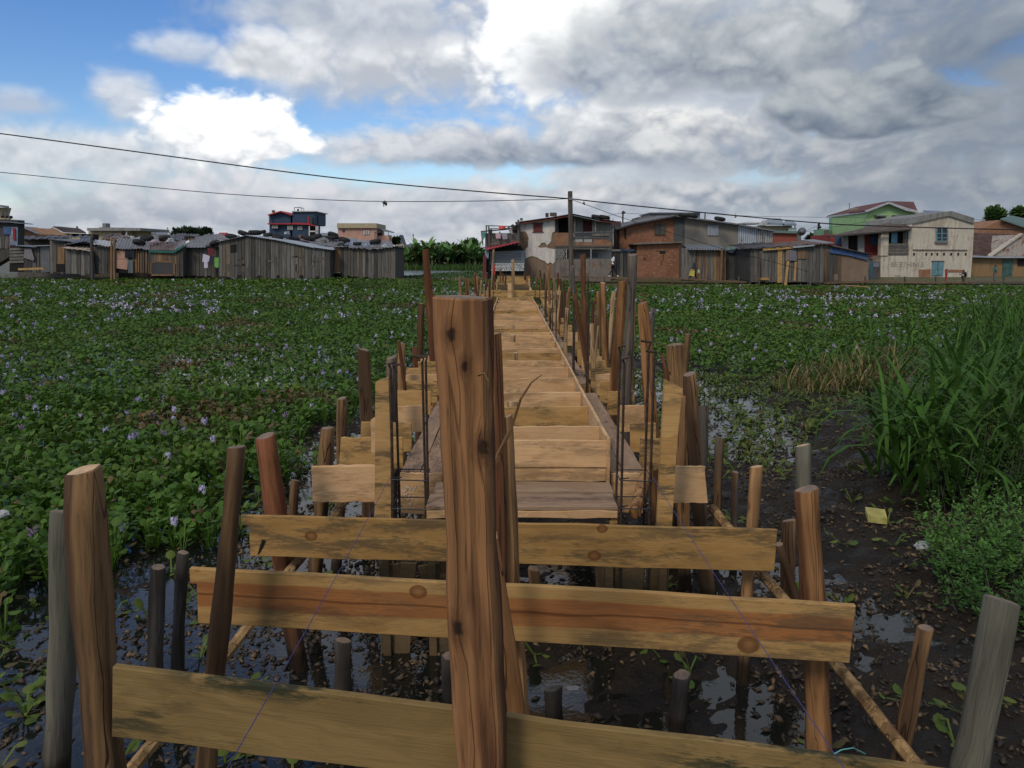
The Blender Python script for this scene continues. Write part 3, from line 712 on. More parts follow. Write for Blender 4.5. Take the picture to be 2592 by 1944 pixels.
for i in range(min(300, len(x))):
    k = rng.randrange(8) if y[i] < 14 else rng.choice([0, 1, 2, 3, 4, 4, 2, 6])
    o = bpy.data.objects.new('flower_spike', SP[k]); COL.objects.link(o)
    s = rng.uniform(0.55, 0.9)
    o.location = (x[i], y[i], zt[i] - 0.12); o.scale = (s, s, s); o.rotation_euler = (rng.uniform(-.2, .2), rng.uniform(-.2, .2), rng.uniform(0, 6.28))
    tag(o, 'pinkish water hyacinth bud spike rising from the green leaf mat' if k > 4 else 'pale lilac water hyacinth flower head rising from the green leaf mat', 'flower', 'water hyacinth flowers over the leaf mat')
xr, yr, zr = x[300:], y[300:], zt[300:]
if len(xr):
    K = 9; N = len(xr) * K
    c0 = np.repeat(np.stack([xr, yr, zr], -1), K, 0) + np.stack([nrng.normal(0, .045, N), nrng.normal(0, .045, N), nrng.uniform(-.03, .12, N)], -1)
    d1 = nrng.normal(0, 1, (N, 3)); d1 /= np.linalg.norm(d1, axis=1)[:, None]; d2 = np.cross(d1, nrng.normal(0, 1, (N, 3))); d2 /= np.linalg.norm(d2, axis=1)[:, None]
    s = nrng.uniform(0.022, 0.036, N)[:, None] * (1 + 0.008 * np.repeat(yr, K)[:, None])
    Vv = np.stack([c0 + d1 * s, c0 + d2 * s, c0 - d1 * s, c0 - d2 * s], 1).reshape(-1, 3)
    T = (np.array([[0, 1, 2], [0, 2, 3]])[None] + (np.arange(N) * 4)[:, None, None]).reshape(-1, 3)
    g = np.repeat(nrng.uniform(0, 1, (len(xr), 1)), K, 0)
    cc = (1 - g) * np.array([0.30, 0.28, 0.40]) + g * np.array([0.52, 0.50, 0.62])
    m, n, b = new_mat('petal_far'); at = n.node('ShaderNodeAttribute'); at.attribute_name = 'tint'; fin(n, b, at.outputs['Color'], 0.6, None, spec=0.2)
    tag(npmesh('hyacinth_flowers', Vv, T, m, col=np.repeat(cc, 4, 0)), 'haze of small lilac hyacinth flowers over the far part of the marsh', 'flowers', kind='stuff')
print('flowers', len(x))

# ---- tall grass, weeds
M_GRASS = leafmat('tall_grass', 0.2, 0.6, 0.12)
def blades(px_, py_, pz, az, elev, droop, length, width, col, seg=6):
    N = len(px_); p = np.stack([px_, py_, pz], -1); e = elev.copy()
    out = np.stack([np.cos(az), np.sin(az), 0 * az], -1); side = np.stack([-np.sin(az), np.cos(az), 0 * az], -1)
    rows = []
    prof = [0.55, 0.9, 1.0, 0.95, 0.75, 0.45, 0.04] if seg == 6 else [0.8, 1, .6, .05]
    for k in range(seg + 1):
        w_ = (width * prof[k] / 2)[:, None] * side
        rows += [p - w_, p + w_]
        st = (length / seg)[:, None]
        p = p + st * (out * np.cos(e)[:, None] + np.array([0, 0, 1.0]) * np.sin(e)[:, None]); e = e - droop * (0.4 + 0.25 * k)
    Vv = np.stack(rows, 1).reshape(-1, 3); m_ = 2 * (seg + 1)
    q = np.array([[2 * k, 2 * k + 1, 2 * k + 3, 2 * k + 2] for k in range(seg)])
    T = (q[None] + (np.arange(N) * m_)[:, None, None]).reshape(-1, 4)
    return Vv, T, np.repeat(col, m_, 0)
def clump(name, spots, label, dead=0.0):
    ps = []
    for (cx, cy, rad, nb, l0, l1, w0, w1) in spots:
        az0 = nrng.uniform(0, 2 * np.pi, nb); rr = np.sqrt(nrng.uniform(0, 1, nb)) * rad
        x_, y_ = cx + np.cos(az0) * rr, cy + np.sin(az0) * rr
        z_ = np.maximum(terrain(x_, y_), plant_base(y_, x_) - .1)
        g = nrng.uniform(0, 1, nb)[:, None]
        c_ = (1 - g) * np.array([0.028, 0.088, 0.016]) + g * np.array([0.075, 0.19, 0.030])
        dd = (nrng.uniform(0, 1, nb) < dead)[:, None]
        c_ = np.where(dd, np.array([0.34, 0.25, 0.12]) * nrng.uniform(.5, 1.2, nb)[:, None], c_)
        z_ = z_ + nrng.uniform(0, 0.45, nb) * l0 * (0 if dead > .5 else 1)
        ps.append(blades(x_, y_, z_, nrng.uniform(0, 2 * np.pi, nb), nrng.uniform(0.75, 1.5, nb), nrng.uniform(0.14, 0.62, nb) * (0.5 if dead > .5 else 1), nrng.uniform(l0, l1, nb), nrng.uniform(w0, w1, nb), c_))
    k = 0; Vs, Ts, Cs = [], [], []
    for v, t, c in ps: Vs.append(v); Ts.append(t + k); Cs.append(c); k += len(v)
    o = npmesh(name, np.concatenate(Vs), np.concatenate(Ts), M_GRASS, col=np.concatenate(Cs))
    return tag(o, label, 'grass')
def gp(px, py, z=0.1): q = G(px, py, z); return q.x, q.y
a1, a2, a3, a4 = gp(2420, 1230), gp(2560, 1150), gp(2330, 1120), gp(2540, 1060)
clump('tall_grass', [(*a1, .85, 260, 0.7, 1.6, .034, .076), (*a2, .9, 270, 0.8, 1.7, .034, .076), (*a3, .65, 120, .6, 1.25, .025, .05), (*a4, .9, 260, .7, 1.45, .025, .055), (*gp(2270, 1090), .4, 30, .5, 1.0, .02, .04)],
      'big clump of broad arching grass blades on the right mud bank')
b1, b3 = gp(2590, 900), gp(2470, 930)
clump('tall_grass', [(*b1, 1.5, 620, 0.9, 1.9, .018, .036), (*gp(2590, 830), 1.6, 560, 0.9, 2.0, .02, .036), (*gp(2570, 985), 1.2, 380, .8, 1.7, .02, .04), (*b3, .9, 160, .6, 1.1, .018, .035), (*gp(2370, 960), .8, 60, .5, 1.0, .018, .03)],
      'tall upright grass stand behind the big clump at the right edge')
clump('dry_grass', [(*gp(2060, 985), .55, 110, .35, .9, .016, .034), (*gp(2130, 975), .55, 110, .4, 1.15, .016, .034), (*gp(2210, 960), .6, 120, .4, 1.2, .018, .036), (*gp(1995, 985), .3, 30, .3, .6, .01, .02)],
      'patch of dry straw coloured grass stalks at the edge of the wet pool', dead=0.78)
clump('tall_grass', [(*gp(2070, 950), .4, 14, .8, 1.2, .02, .035), (*gp(2150, 950), .4, 16, .9, 1.5, .02, .035), (*gp(2260, 930), .6, 26, 1.0, 1.7, .02, .04), (*gp(2320, 940), .5, 22, .9, 1.5, .02, .04)],
      'few green grass shoots leaning out of the dry stalks by the pool')
clump('tall_grass', [(*gp(1760, 800), .8, 60, .4, .9, .014, .024), (*gp(1860, 770), 1.0, 80, .4, .9, .014, .024)], 'low grass patch among the hyacinths before the plank sheds')
clump('tall_grass', [(*gp(770, 790, .4), 1.3, 130, .4, .9, .014, .026)], 'low grassy tuft among the hyacinths before the wide grey shed')
def weed(name, spots, label, flower=0.0, lf=(0.05, 0.13, 0.03)):
    LV = []
    for (cx, cy, h, nst, rad) in spots:
        for s in range(nst):
            a = rng.uniform(0, 6.28); q = rad * math.sqrt(rng.random())
            bx, by = cx + math.cos(a) * q, cy + math.sin(a) * q
            bz = float(max(terrain(np.array(bx), np.array(by)), 0))
            hh = h * rng.uniform(.55, 1.1); lx, ly = rng.uniform(-.2, .2) * hh + math.cos(a) * .12, rng.uniform(-.2, .2) * hh + math.sin(a) * .12
            nl = 62
            t = nrng.uniform(0.08, 1, nl); az = nrng.uniform(0, 6.28, nl); o = (1.05 - t) * 0.10 * nrng.uniform(.3, 1.5, nl)
            pos = np.stack([bx + lx * t + np.cos(az) * o, by + ly * t + np.sin(az) * o, bz + hh * t], -1)
            fl = (t > 0.66) & (rng.random() < flower)
            g = nrng.uniform(.6, 1.3, nl)[:, None]
            c = np.where(fl[:, None], np.array([0.20, 0.20, 0.04]) * g, np.array(lf) * g)
            LV.append(leaves(pos, az, nrng.uniform(-.2, 1.1, nl), np.where(fl, .007, nrng.uniform(.014, .032, nl) * (1.15 - .5 * t)), np.full(nl, .55), c, 5, .2))
            st = np.array([[bx, by, bz], [bx + .008, by, bz], [bx + lx, by + ly, bz + hh], [bx, by + .008, bz]])
            LV.append((st, np.array([[0, 1, 2], [0, 2, 3]]), np.full((4, 3), .09)))
    Vv, T, C = joinm(LV)
    return tag(npmesh(name, Vv, T, M_GRASS, col=C), label, 'weed')
weed('leafy_weed', [(*gp(2460, 1440), .50, 30, .40), (*gp(2580, 1400), .60, 34, .45)], 'bright green weed with upright leafy spikes at the right mud edge', lf=(.12, .27, .06))
weed('leafy_weed', [(*gp(2560, 1530), .30, 26, .40)], 'low leafy weed creeping over the mud below the upright weed', lf=(.07, .18, .045))
weed('flowering_weed', [(*gp(2500, 1290), 1.15, 34, .5), (*gp(2590, 1230), 1.3, 34, .6)], 'dark weed with yellowish flower sprays inside the grass clump', flower=.45, lf=(.04, .10, .025))
weed('flowering_weed', [(*gp(2575, 1000), 1.9, 26, .9)], 'tall weed with yellow sprays in the far grass stand', flower=.5, lf=(.035, .08, .02))
weed('leafy_weed', [(*gp(930, 738, .5), 1.0, 60, .95)], 'round green bush in front of the second grey shed', lf=(.035, .085, .022))
weed('leafy_weed', [(*gp(20, 722, .5), .9, 60, 1.6), (*gp(70, 735, .5), .5, 40, 1.6)], 'leafy green scrub at the far left edge of the marsh', lf=(.04, .095, .025))
# ------------------------------------------------------------------ boards and stakes
def board(name, p0, p1, h, th, mat, parent=None, up=(0, 0, 1), notch=None, jit=0.0045, seg=11, slope=0.0, skew=(0, 0), seed=None):
    """plank whose top edge runs p0 -> p1, hanging h below it, th thick towards local +y; edges slightly uneven"""
    r = random.Random(seed if seed is not None else rng.random())
    p0, p1 = Vector(p0), Vector(p1); ax = p1 - p0; L = ax.length; ax.normalize()
    ay = Vector(up).cross(ax).normalized(); az = ax.cross(ay)
    M = Matrix(((ax.x, ay.x, az.x, p0.x), (ax.y, ay.y, az.y, p0.y), (ax.z, ay.z, az.z, p0.z), (0, 0, 0, 1)))
    top = [(L * i / seg + (skew[0] if i == 0 else skew[1] if i == seg else 0), r.uniform(-jit, jit)) for i in range(seg + 1)]
    bot = [(L * i / seg, -h + r.uniform(-jit, jit)) for i in range(seg, -1, -1)]
    if notch:                                # (width, drop): lower corner cut out at the left end
        bot = [q for q in bot if q[0] > notch[0] + .01] + [(notch[0], -h), (notch[0] * .97, -notch[1]), (0, -notch[1])]
    out = top + bot; n = len(out); bow = r.uniform(-1, 1) * jit * 1.5
    e = min(0.003, th * .15)
    cx, cz = L / 2, -h / 2
    def ins(x, z): return (x + (e if x < cx else -e), z + (e if z < cz else -e))
    V = []
    for (yy, inner) in ((0, True), (e, False), (th - e, False), (th, True)):
        for (x, z) in out:
            b_ = bow * math.sin(math.pi * min(max(x / L, 0), 1))
            if inner: x, z = ins(x, z)
            V.append((x, yy + b_, z))
    Fc = [tuple(range(n)), tuple(range(4 * n - 1, 3 * n - 1, -1))]
    for q in range(3):
        Fc += [(q * n + (i + 1) % n, q * n + i, (q + 1) * n + i, (q + 1) * n + (i + 1) % n) for i in range(n)]
    return mesh(name, V, Fc, mat, parent, M)

def stake(tx, ty, bx, by, Y, wpx, mat, label, group='timber stakes driven into the marsh', kind='round', end=None, Yb=None, tilt=None, w2=None, name='stake', cat='stake', zb=-0.25, n=12, wob=0.012, knob=None, parent=None):
    """pole from its top pixel to its foot, at distance Y; runs on down into the mud"""
    T = P(tx, ty, Y); B = P(bx, by, Yb or Y)
    ax = (T - B).normalized()
    if B.z > zb: B = B + ax * ((zb - B.z) / ax.z)
    L = (T - B).length
    r1 = 0.5 * wpx * pxm(Y, T.z); r0 = 0.5 * (w2 if w2 else wpx * 1.06) * pxm(Yb or Y, B.z)
    r_ = random.Random(tx * 131 + ty * 7 + wpx)
    side = Vector((1, 0, 0)) - ax * ax.x; side.normalize(); oth = ax.cross(side)
    M = Matrix(((side.x, oth.x, ax.x, B.x), (side.y, oth.y, ax.y, B.y), (side.z, oth.z, ax.z, B.z), (0, 0, 0, 1)))
    rings = max(6, min(22, int(L / 0.14)))
    ph = [r_.uniform(0, 6.28) for _ in range(8)]
    lob = [1 + (0.11 if kind == 'round' else 0.18) * r_.uniform(-1, 1) for _ in range(n)]
    flat = 1.0 if kind == 'round' else 0.55
    tl = tilt if tilt is not None else r_.uniform(-.25, .25); tl2 = r_.uniform(-.2, .2)
    V = []; Fc = []
    for i in range(rings + 1):
        t = i / rings; z = L * t; rad = r0 + (r1 - r0) * t
        ox = wob * math.sin(t * 5 + ph[0]) * L * 0.4 - wob * L * .4 * math.sin(5 + ph[0]) * t
        oy = wob * math.sin(t * 4 + ph[1]) * L * 0.4
        bulge = 1 + 0.06 * math.sin(t * 17 + ph[2]) + 0.04 * math.sin(t * 41 + ph[3])
        if knob: bulge += knob[1] * math.exp(-((t - knob[0]) / 0.012) ** 2)
        for k in range(n):
            a = 2 * math.pi * k / n
            q = rad * bulge * (lob[k] + 0.035 * math.sin(t * 9 + ph[4] + k) + (0.10 * math.sin(3 * a + t * 2 + ph[5]) if kind != 'round' else 0))
            x, y = math.cos(a) * q + ox, math.sin(a) * q * flat + oy
            zz_ = z + (tl * x + tl2 * y if i == rings else 0)
            if i == rings and kind == 'broken': zz_ += r_.uniform(-1, 0.2) * rad * 1.6
            V.append((x, y, zz_))
    for i in range(rings):
        for k in range(n): Fc.append((i * n + k, i * n + (k + 1) % n, (i + 1) * n + (k + 1) % n, (i + 1) * n + k))
    # cut end with a worn rim
    k0 = len(V); top = V[-n:]
    c = [sum(v[j] for v in top) / n for j in range(3)]
    for v in top: V.append((c[0] + (v[0] - c[0]) * .88, c[1] + (v[1] - c[1]) * .88, v[2] + r1 * 0.07))
    for k in range(n): Fc.append((rings * n + k, rings * n + (k + 1) % n, k0 + (k + 1) % n, k0 + k))
    Fc.append(tuple(range(k0, k0 + n)))
    o = mesh(name, V, Fc, [mat, end or M_ENDDARK], parent, M)
    mi = np.zeros(len(Fc), np.int32); mi[-1] = 1
    o.data.polygons.foreach_set('material_index', mi)
    sm = np.ones(len(Fc), bool); sm[-n - 1:] = False
    if kind == 'round': o.data.polygons.foreach_set('use_smooth', sm)
    return tag(o, label, cat, group) if label else o

# ---- the three loose cross boards in front
M_B1 = pine('pine_board_knotty', (0.42, 0.25, 0.085), (0.32, 0.18, 0.055), amount=0.7, knots=((0.41, -0.115, 0.042), (2.06, -0.185, 0.045), (2.10, -0.02, 0.035)))
M_B2 = pine('pine_board_heart', (0.45, 0.275, 0.10), (0.35, 0.20, 0.065), amount=0.6, heart=(-0.112, 0.058), knots=((0.98, -0.05, 0.04), (2.36, -0.20, 0.05)))
M_B3 = pine('pine_board_green', (0.27, 0.18, 0.065), (0.19, 0.125, 0.043), stain=(0.04, 0.042, 0.024), amount=1.0)
M_DARKSCAR = plain('burnt_scar', (0.008, 0.007, 0.006), .9)
GB = 'cross boards nailed over the near stakes'
b1 = board('cross_board', P(610, 1304, 4.42), P(1968, 1342, 4.30), 0.25, 0.026, M_B1, notch=(0.045, 0.055), seed=3)
tag(b1, 'knotty tan cross board just in front of the formwork, third from the camera', 'board', GB)
prism('scar', [(664, 1366), (673, 1369), (666, 1385), (657, 1400), (652, 1404), (657, 1385)], 4.412, .012, M_DARKSCAR, b1)
b2 = board('cross_board', P(479, 1438, 3.18), P(2167, 1533, 3.02), 0.25, 0.028, M_B2, notch=(0.03, 0.065), seed=4)
tag(b2, 'tan cross board with a red heartwood stripe along its middle', 'board', GB)
b3 = board('cross_board', P(284, 1690, 2.42), P(2420, 1958, 2.24), 0.25, 0.030, M_B3, seed=5)
tag(b3, 'mouldy greenish cross board nearest the camera, running out of frame below', 'board', GB)

# ---- the formwork
BX = 0.105
def dz_top(Y): return 1.30 - 0.0085 * (Y - 5.45)
FW = thing('footbridge_formwork', (BX, 5.0, 0), 'long pale timber formwork trough of the footbridge running to the houses', 'formwork')
ribs = [5.88, 6.75, 7.48, 8.28, 9.18, 9.9, 10.7, 11.3, 12.2, 13.1, 13.8, 14.5, 15.3, 16.4, 17.5, 18.6, 19.6, 20.6, 21.8, 23.1, 24.8, 26.7]
for i, y in enumerate(ribs):
    z = dz_top(y) + rng.uniform(-.012, .006)
    board('rib_board', (BX - .562, y, z), (BX + .562, y + rng.uniform(-.02, .02), z + rng.uniform(-.008, .008)), rng.choice((.14, .17, .2, .24)), .025, M_PINE2 if i % 5 == 1 else M_PINE, FW)
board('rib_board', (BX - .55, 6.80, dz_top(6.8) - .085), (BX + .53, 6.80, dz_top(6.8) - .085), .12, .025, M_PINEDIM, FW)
board('front_board', (BX - .578, 5.43, 1.300), (BX + .570, 5.43, 1.292), .195, .026, M_PINE, FW)
board('front_board', (BX - .565, 5.445, 1.108), (BX + .565, 5.445, 1.10), .11, .026, M_PINE, FW)
for s in (-1, 1):
    ys = [5.41, 9.2, 13.0, 16.9, 20.7, 24.4, 26.95]
    for a, b_ in zip(ys[:-1], ys[1:]):
        if s < 0: board('side_board', (BX - .588, b_ - .006, dz_top(b_) + .012), (BX - .588, a, dz_top(a) + .012), .33, .024, M_PINE, FW)
        else: board('side_board', (BX + .588, a, dz_top(a) + .012), (BX + .588, b_ - .006, dz_top(b_) + .012), .33, .024, M_PINE, FW)
def flat(name, x0, x1, y0, y1, z, mat, parent, along='y', th=.026, dz=0.0):
    if along == 'y': return board(name, (x0, y0, z), (x0, y1, z + dz), x1 - x0, th, mat, parent, up=(-1, 0, 0))
    return board(name, (x0, y1, z), (x1, y1, z), y1 - y0, th, mat, parent, up=(0, 1, 0))
flat('plate_plank', BX - .64, BX + .585, 5.175, 5.40, 1.000, M_LEDGE, FW, 'x')
flat('plate_plank', BX - .66, BX + .575, 4.885, 5.165, 0.992, M_LEDGE, FW, 'x')
board('plate_edge', (BX - .655, 4.88, .962), (BX + .575, 4.88, .962), .05, .02, M_PINE, FW)
for xx in (BX - .60, BX + .53): board('plate_leg', (xx, 4.91, .915), (xx + .05, 4.91, .915), .95, .05, M_PINE2, FW, seg=1)
# lower ledges each side between the columns
cols = [5.1, 9.1, 13.1, 17.1, 21.1, 25.1]
for i, c in enumerate(cols):
    y0, y1 = c + .42, c + 3.75
    if i == 5: y1 = 26.9
    dzl = -0.0085 * (y1 - y0)
    zl = 1.05 - 0.0085 * (y0 - 5.5)
    for x0, x1 in ((-.80, -.66), (-.655, -.50), (.71, .80), (.805, .955)):
        flat('ledge_plank', x0, x1, y0 + rng.uniform(-.04, .04), y1 + rng.uniform(-.05, .05), zl, M_LEDGE, FW, dz=dzl)
    for x0, x1 in ((-.80, -.50), (.71, .955)):       # end board closing the ledge trough towards each column
        board('ledge_end_board', (x0, y0 - .05, zl - .005), (x1, y0 - .05, zl - .005), .30, .025, M_PINE if i == 0 else M_PINE2, FW)
# outer cross boards
oy = [5.06, 5.88, 6.42, 7.2, 8.0, 8.7, 9.2, 9.75, 10.4, 11.0, 11.8, 12.9, 14.6, 16.2, 18.0, 19.8, 21.6, 23.4, 25.2, 26.6]
for i, y in enumerate(oy):
    z = 1.215 - 0.006 * (y - 5)
    xl = -1.33 if i < 2 else rng.uniform(-1.34, -1.2); xr = (1.315, 1.25)[i] if i < 2 else rng.uniform(1.2, 1.34)
    m_ = M_PINE2 if i % 3 else M_PINE
    board('outer_board', (xl, y, z + rng.uniform(-.02, .01)), (-.835 if i else -.80, y, z), .25, .026, m_, FW, skew=(rng.uniform(-.0, .03), 0))
    board('outer_board', (.985, y + .02, z - .01), (xr, y + .02, z + rng.uniform(-.02, .01)), .25, .026, m_, FW, skew=(0, rng.uniform(-.045, 0)))
# upright planks either side of the near columns
extrude('upright_plank', [P(950, 968, 4.93), P(983, 955, 4.93), P(988, 1120, 4.93), P(990, 1345, 4.93), P(948, 1345, 4.93)], (0, .045, 0), M_PINE2, FW)
extrude('upright_plank', [P(1683, 961, 4.80), P(1727, 984, 4.80), P(1714, 1120, 4.80), P(1700, 1345, 4.80), P(1662, 1345, 4.80)], (0, .045, 0), M_PINE2, FW)
extrude('upright_plank', [P(938, 1064, 5.2), P(950, 1056, 5.2), P(950, 1145, 5.2), P(940, 1145, 5.2)], (0, .03, 0), M_PINE, FW)
extrude('upright_plank', [P(1727, 1008, 5.3), P(1735, 1003, 5.3), P(1740, 1200, 5.3), P(1716, 1200, 5.3)], (0, .03, 0), M_LOGORANGE, FW)
# chalk scribble on the left ledge end board
M_CHALK = plain('chalk', (0.62, 0.60, 0.60), 0.9, 0.1)
ck = Bag()
def chalk(pts):
    q = [P(a, b_, 5.462) for a, b_ in pts]
    for a, b_ in zip(q[:-1], q[1:]): ck.bar(a, b_, .0022, 4)
chalk([(1016, 1238), (1024, 1246), (1030, 1231), (1040, 1240)]); chalk([(1024, 1228), (1032, 1236), (1028, 1244)]); chalk([(1042, 1232), (1048, 1244), (1054, 1230)])
chalk([(1022, 1254), (1030, 1250), (1026, 1262), (1034, 1266)]); chalk([(1040, 1252), (1036, 1262), (1046, 1264)]); chalk([(1034, 1274), (1040, 1280), (1044, 1270)])
ck.build('chalk_mark', M_CHALK, FW)
# column footing boxes standing in the water
for (x0, x1, yf, zt) in ((-.83, -.50, 4.84, .62), (.62, 1.0, 4.90, .74)):
    nb = 3; w_ = (x1 - x0) / nb
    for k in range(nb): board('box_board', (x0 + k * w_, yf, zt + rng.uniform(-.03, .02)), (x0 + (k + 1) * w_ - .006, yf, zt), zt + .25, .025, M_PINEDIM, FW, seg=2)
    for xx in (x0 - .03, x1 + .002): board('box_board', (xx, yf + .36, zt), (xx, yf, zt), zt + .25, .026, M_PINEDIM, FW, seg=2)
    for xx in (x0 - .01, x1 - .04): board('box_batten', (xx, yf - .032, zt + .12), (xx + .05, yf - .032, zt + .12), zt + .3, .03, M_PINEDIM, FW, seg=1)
# farther stretch of the formwork
FW2 = thing('footbridge_formwork', (BX, 32, 0), 'far unfinished stretch of formwork just before the peeling white house', 'formwork')
for (y, x0, x1, zt, h) in ((32.0, -1.15, 1.95, 1.12, .27), (34.5, -.65, .75, 1.09, .10), (36.0, -.65, .8, 1.13, .16), (38.5, -.7, .8, 1.10, .12), (40.5, -.75, .85, 1.16, .32), (43, -.8, .9, 1.14, .28), (46, -.85, 1.0, 1.17, .3), (49, -.9, 1.1, 1.2, .3), (29.5, 1.05, 1.75, 1.13, .25), (29.0, -1.4, -.75, 1.13, .25)):
    board('cross_plank', (x0, y, zt), (x1, y, zt - .01), h, .03, M_PINE2 if h > .2 else M_PINEDIM, FW2)
for (xx, y0, y1) in ((-.6, 33, 42), (.75, 33, 42)): flat('side_plank', xx, xx + .12, y0, y1, 1.02, M_PINE, FW2)
board('centre_board', P(1285, 716, 31.6), P(1295, 716, 31.6), .60, .05, M_PINE, FW2, seg=1)

# ---- rails under the outer boards, strings
def rail(name, a, b_, r, mat, label):
    o = tube(name, [Vector(a).lerp(Vector(b_), t / 8) + Vector((rng.uniform(-.008, .008), 0, rng.uniform(-.008, .008))) for t in range(9)], r, mat, n=7)
    return tag(o, label, 'rail', 'round rails nailed under the cross boards')
M_RAIL = logwood('log_rail', (0.17, 0.10, 0.045), (0.40, 0.25, 0.11), split=0.7)
rail('rail_pole', P(1800, 1285, 5.35), P(2345, 1972, 3.05), .032, M_RAIL, 'long slanting rail under the cross boards on the right side')
rail('rail_pole', P(880, 1262, 5.35), P(330, 1960, 3.05), .030, M_RAIL, 'long slanting rail under the cross boards on the left side')
def cord(name, a, b_, label, r=.0015):
    a, b_ = Vector(a), Vector(b_)
    return tag(tube(name, [a.lerp(b_, t / 10) - Vector((0, 0, .012 * math.sin(math.pi * t / 10))) for t in range(11)], r, M_CORD, n=5), label, 'string', 'violet setting-out strings')
cord('setting_out_string', P(985, 1212, 4.38), P(572, 1950, 1.74), 'violet string stretched from the left rebar cage towards the camera')
cord('setting_out_string', P(1652, 1208, 4.2), P(2140, 1950, 1.98), 'violet string stretched from the right rebar cage towards the camera')
M_TEAL = plain('cord_teal', (0.10, 0.32, 0.32), 0.6)
tag(tube('loose_string', [P(2112, 1908, 2.04), P(2130, 1898, 2.04), P(2160, 1893, 2.04), P(2190, 1908, 2.06)], .0018, M_TEAL, n=5), 'short teal thread knotted to the right violet string', 'string')

# ---- rebar cages
def cage(x0, x1, Y, dy, ztop, zbot, label, rings, hook=True, tops=None):
    c = thing('rebar_cage', ((x0 + x1) / 2, Y, zbot), label, 'rebar cage', 'rebar cages of the future columns')
    r = .009
    for k, (xx, yy) in enumerate(((x0, Y), (x1, Y), (x0, Y + dy), (x1, Y + dy))):
        zt = ztop + (tops[k] if tops else rng.uniform(-.05, .03))
        pts = [(xx, yy, zbot), (xx + rng.uniform(-.006, .006), yy, (zbot + zt) / 2), (xx, yy, zt - .03)]
        if hook: pts += [(xx + (.012 if k % 2 else -.012), yy - .01, zt), (xx + (-.055 if k % 2 else .03), yy - .02, zt + .012)]
        tube('bar', pts, r, M_REBAR, c, n=6)
    for z in rings:
        e = .013; q = [(x0 - e, Y - e, z), (x1 + e, Y - e, z - .008), (x1 + e, Y + dy + e, z + .004), (x0 - e, Y + dy + e, z + .006), (x0 - e - .002, Y - e - .004, z + .008), (x0 + .05, Y + .03, z + .004)]
        tube('stirrup', q, .0045, M_STIRRUP, c, n=5)
    return c
cage(-.765, -.565, 4.93, .20, 1.93, .05, 'rebar cage rising left of the leaning main post', (1.16, .965), tops=(-.02, .02, -.06, .0))
cage(.70, .885, 4.88, .20, 2.0, .05, 'rebar cage rising at the right front of the formwork', (1.17, .985), tops=(-.05, -.01, .0, .03))
cage(.72, .88, 9.05, .16, 1.98, .6, 'second rebar cage on the right, beyond the grey ledge planks', (1.22, 1.2), hook=False, tops=(-.1, .2, .1, .35))
cage(-.75, -.6, 9.05, .16, 1.7, .6, 'second rebar cage on the left, hidden partly by the main post', (1.2,), hook=False)
for i, (Y, zt) in enumerate(((13.1, 2.0), (17.1, 1.95), (21.1, 2.0), (25.1, 1.95))):
    cage(.74, .88, Y, .15, zt, .7, 'rebar cage number %s along the right edge, %s' % (('three', 'four', 'five', 'six')[i], ('just past the leaning slab', 'halfway along the trough', 'in the far part of the trough', 'at the far end of the pale trough')[i]), (1.15,), hook=False, tops=(rng.uniform(-.4, .1), .05, rng.uniform(-.3, 0), .0))
    cage(-.72, -.58, Y, .15, zt, .7, 'rebar cage number %s along the left edge, %s' % (('three', 'four', 'five', 'six')[i], ('behind the main post', 'behind the main post top', 'left of the pale trough', 'at the far left corner of the trough')[i]), (1.15,), hook=False, tops=(rng.uniform(-.4, .1), .05, rng.uniform(-.3, 0), .0))

M_LOGWET = logwood('log_wet', (0.05, 0.042, 0.033), (0.075, 0.06, 0.045), split=0.3, grey=0.2, crk=.3)
# ---- stakes, near to far
stake(1172, 756, 1222, 1944, 2.22, 136, M_POST, 'tall thick brown post right before the camera, splitting the view', kind='slab', tilt=-.06, w2=118, wob=.008, n=20, name='main_post', cat='post', end=M_ENDDARK)
stake(1252, 848, 1266, 1350, 3.30, 30, M_LOGSPLIT, 'narrow peeled slab standing just behind the right side of the main post', kind='slab', w2=34)
stake(1275, 1056, 1312, 1780, 3.35, 46, M_LOGORANGE, 'shorter peeled stake close right of the main post, with flat top', kind='slab', w2=40, end=M_ENDCUT)
stake(1243, 1348, 1304, 1800, 2.86, 34, M_LOGORANGE, 'splintered slab leaning against the right foot of the main post', kind='broken', w2=66, end=M_ENDCUT)
stake(216, 1188, 256, 1944, 2.50, 88, M_LOGDARK, 'stout brown post with chipped top at the left end of the nearest board', w2=92, end=M_ENDCUT, tilt=.2)
stake(160, 1296, 148, 1860, 3.55, 58, M_LOGMUD, 'grey mud-caked post behind the stout left post', w2=66)
stake(598, 1132, 546, 1720, 2.98, 46, M_LOGDARK, 'dark slim stake crossing the left end of the striped board', w2=58)
stake(671, 1106, 768, 1730, 4.66, 56, M_LOGRED, 'red-brown stake leaning left behind the knotty board', w2=46, tilt=.12)
stake(746, 1216, 738, 1330, 6.0, 23, M_LOGDARK, 'thin dark stake in the water right of the red-brown stake')
stake(829, 1084, 800, 1450, 5.25, 37, M_LOGDARK, 'dark stake behind the front left outer board')
stake(866, 1008, 856, 1330, 6.1, 27, M_LOGDARK, 'grey-brown stake just left of the second outer board')
stake(921, 887, 934, 1330, 6.5, 32, M_LOGDARK, 'tall grey stake left of the upright plank', kind='slab')
stake(991, 906, 990, 1110, 6.9, 28, M_LOGGREY, 'grey stake behind the left rebar cage')
stake(1016, 868, 1018, 990, 9.0, 18, M_LOGORANGE, 'short tan stake above the left outer boards, with cut top')
stake(1050, 879, 1052, 960, 10.1, 13, M_LOGRED, 'small brown stake beside the dark forked stakes on the left')
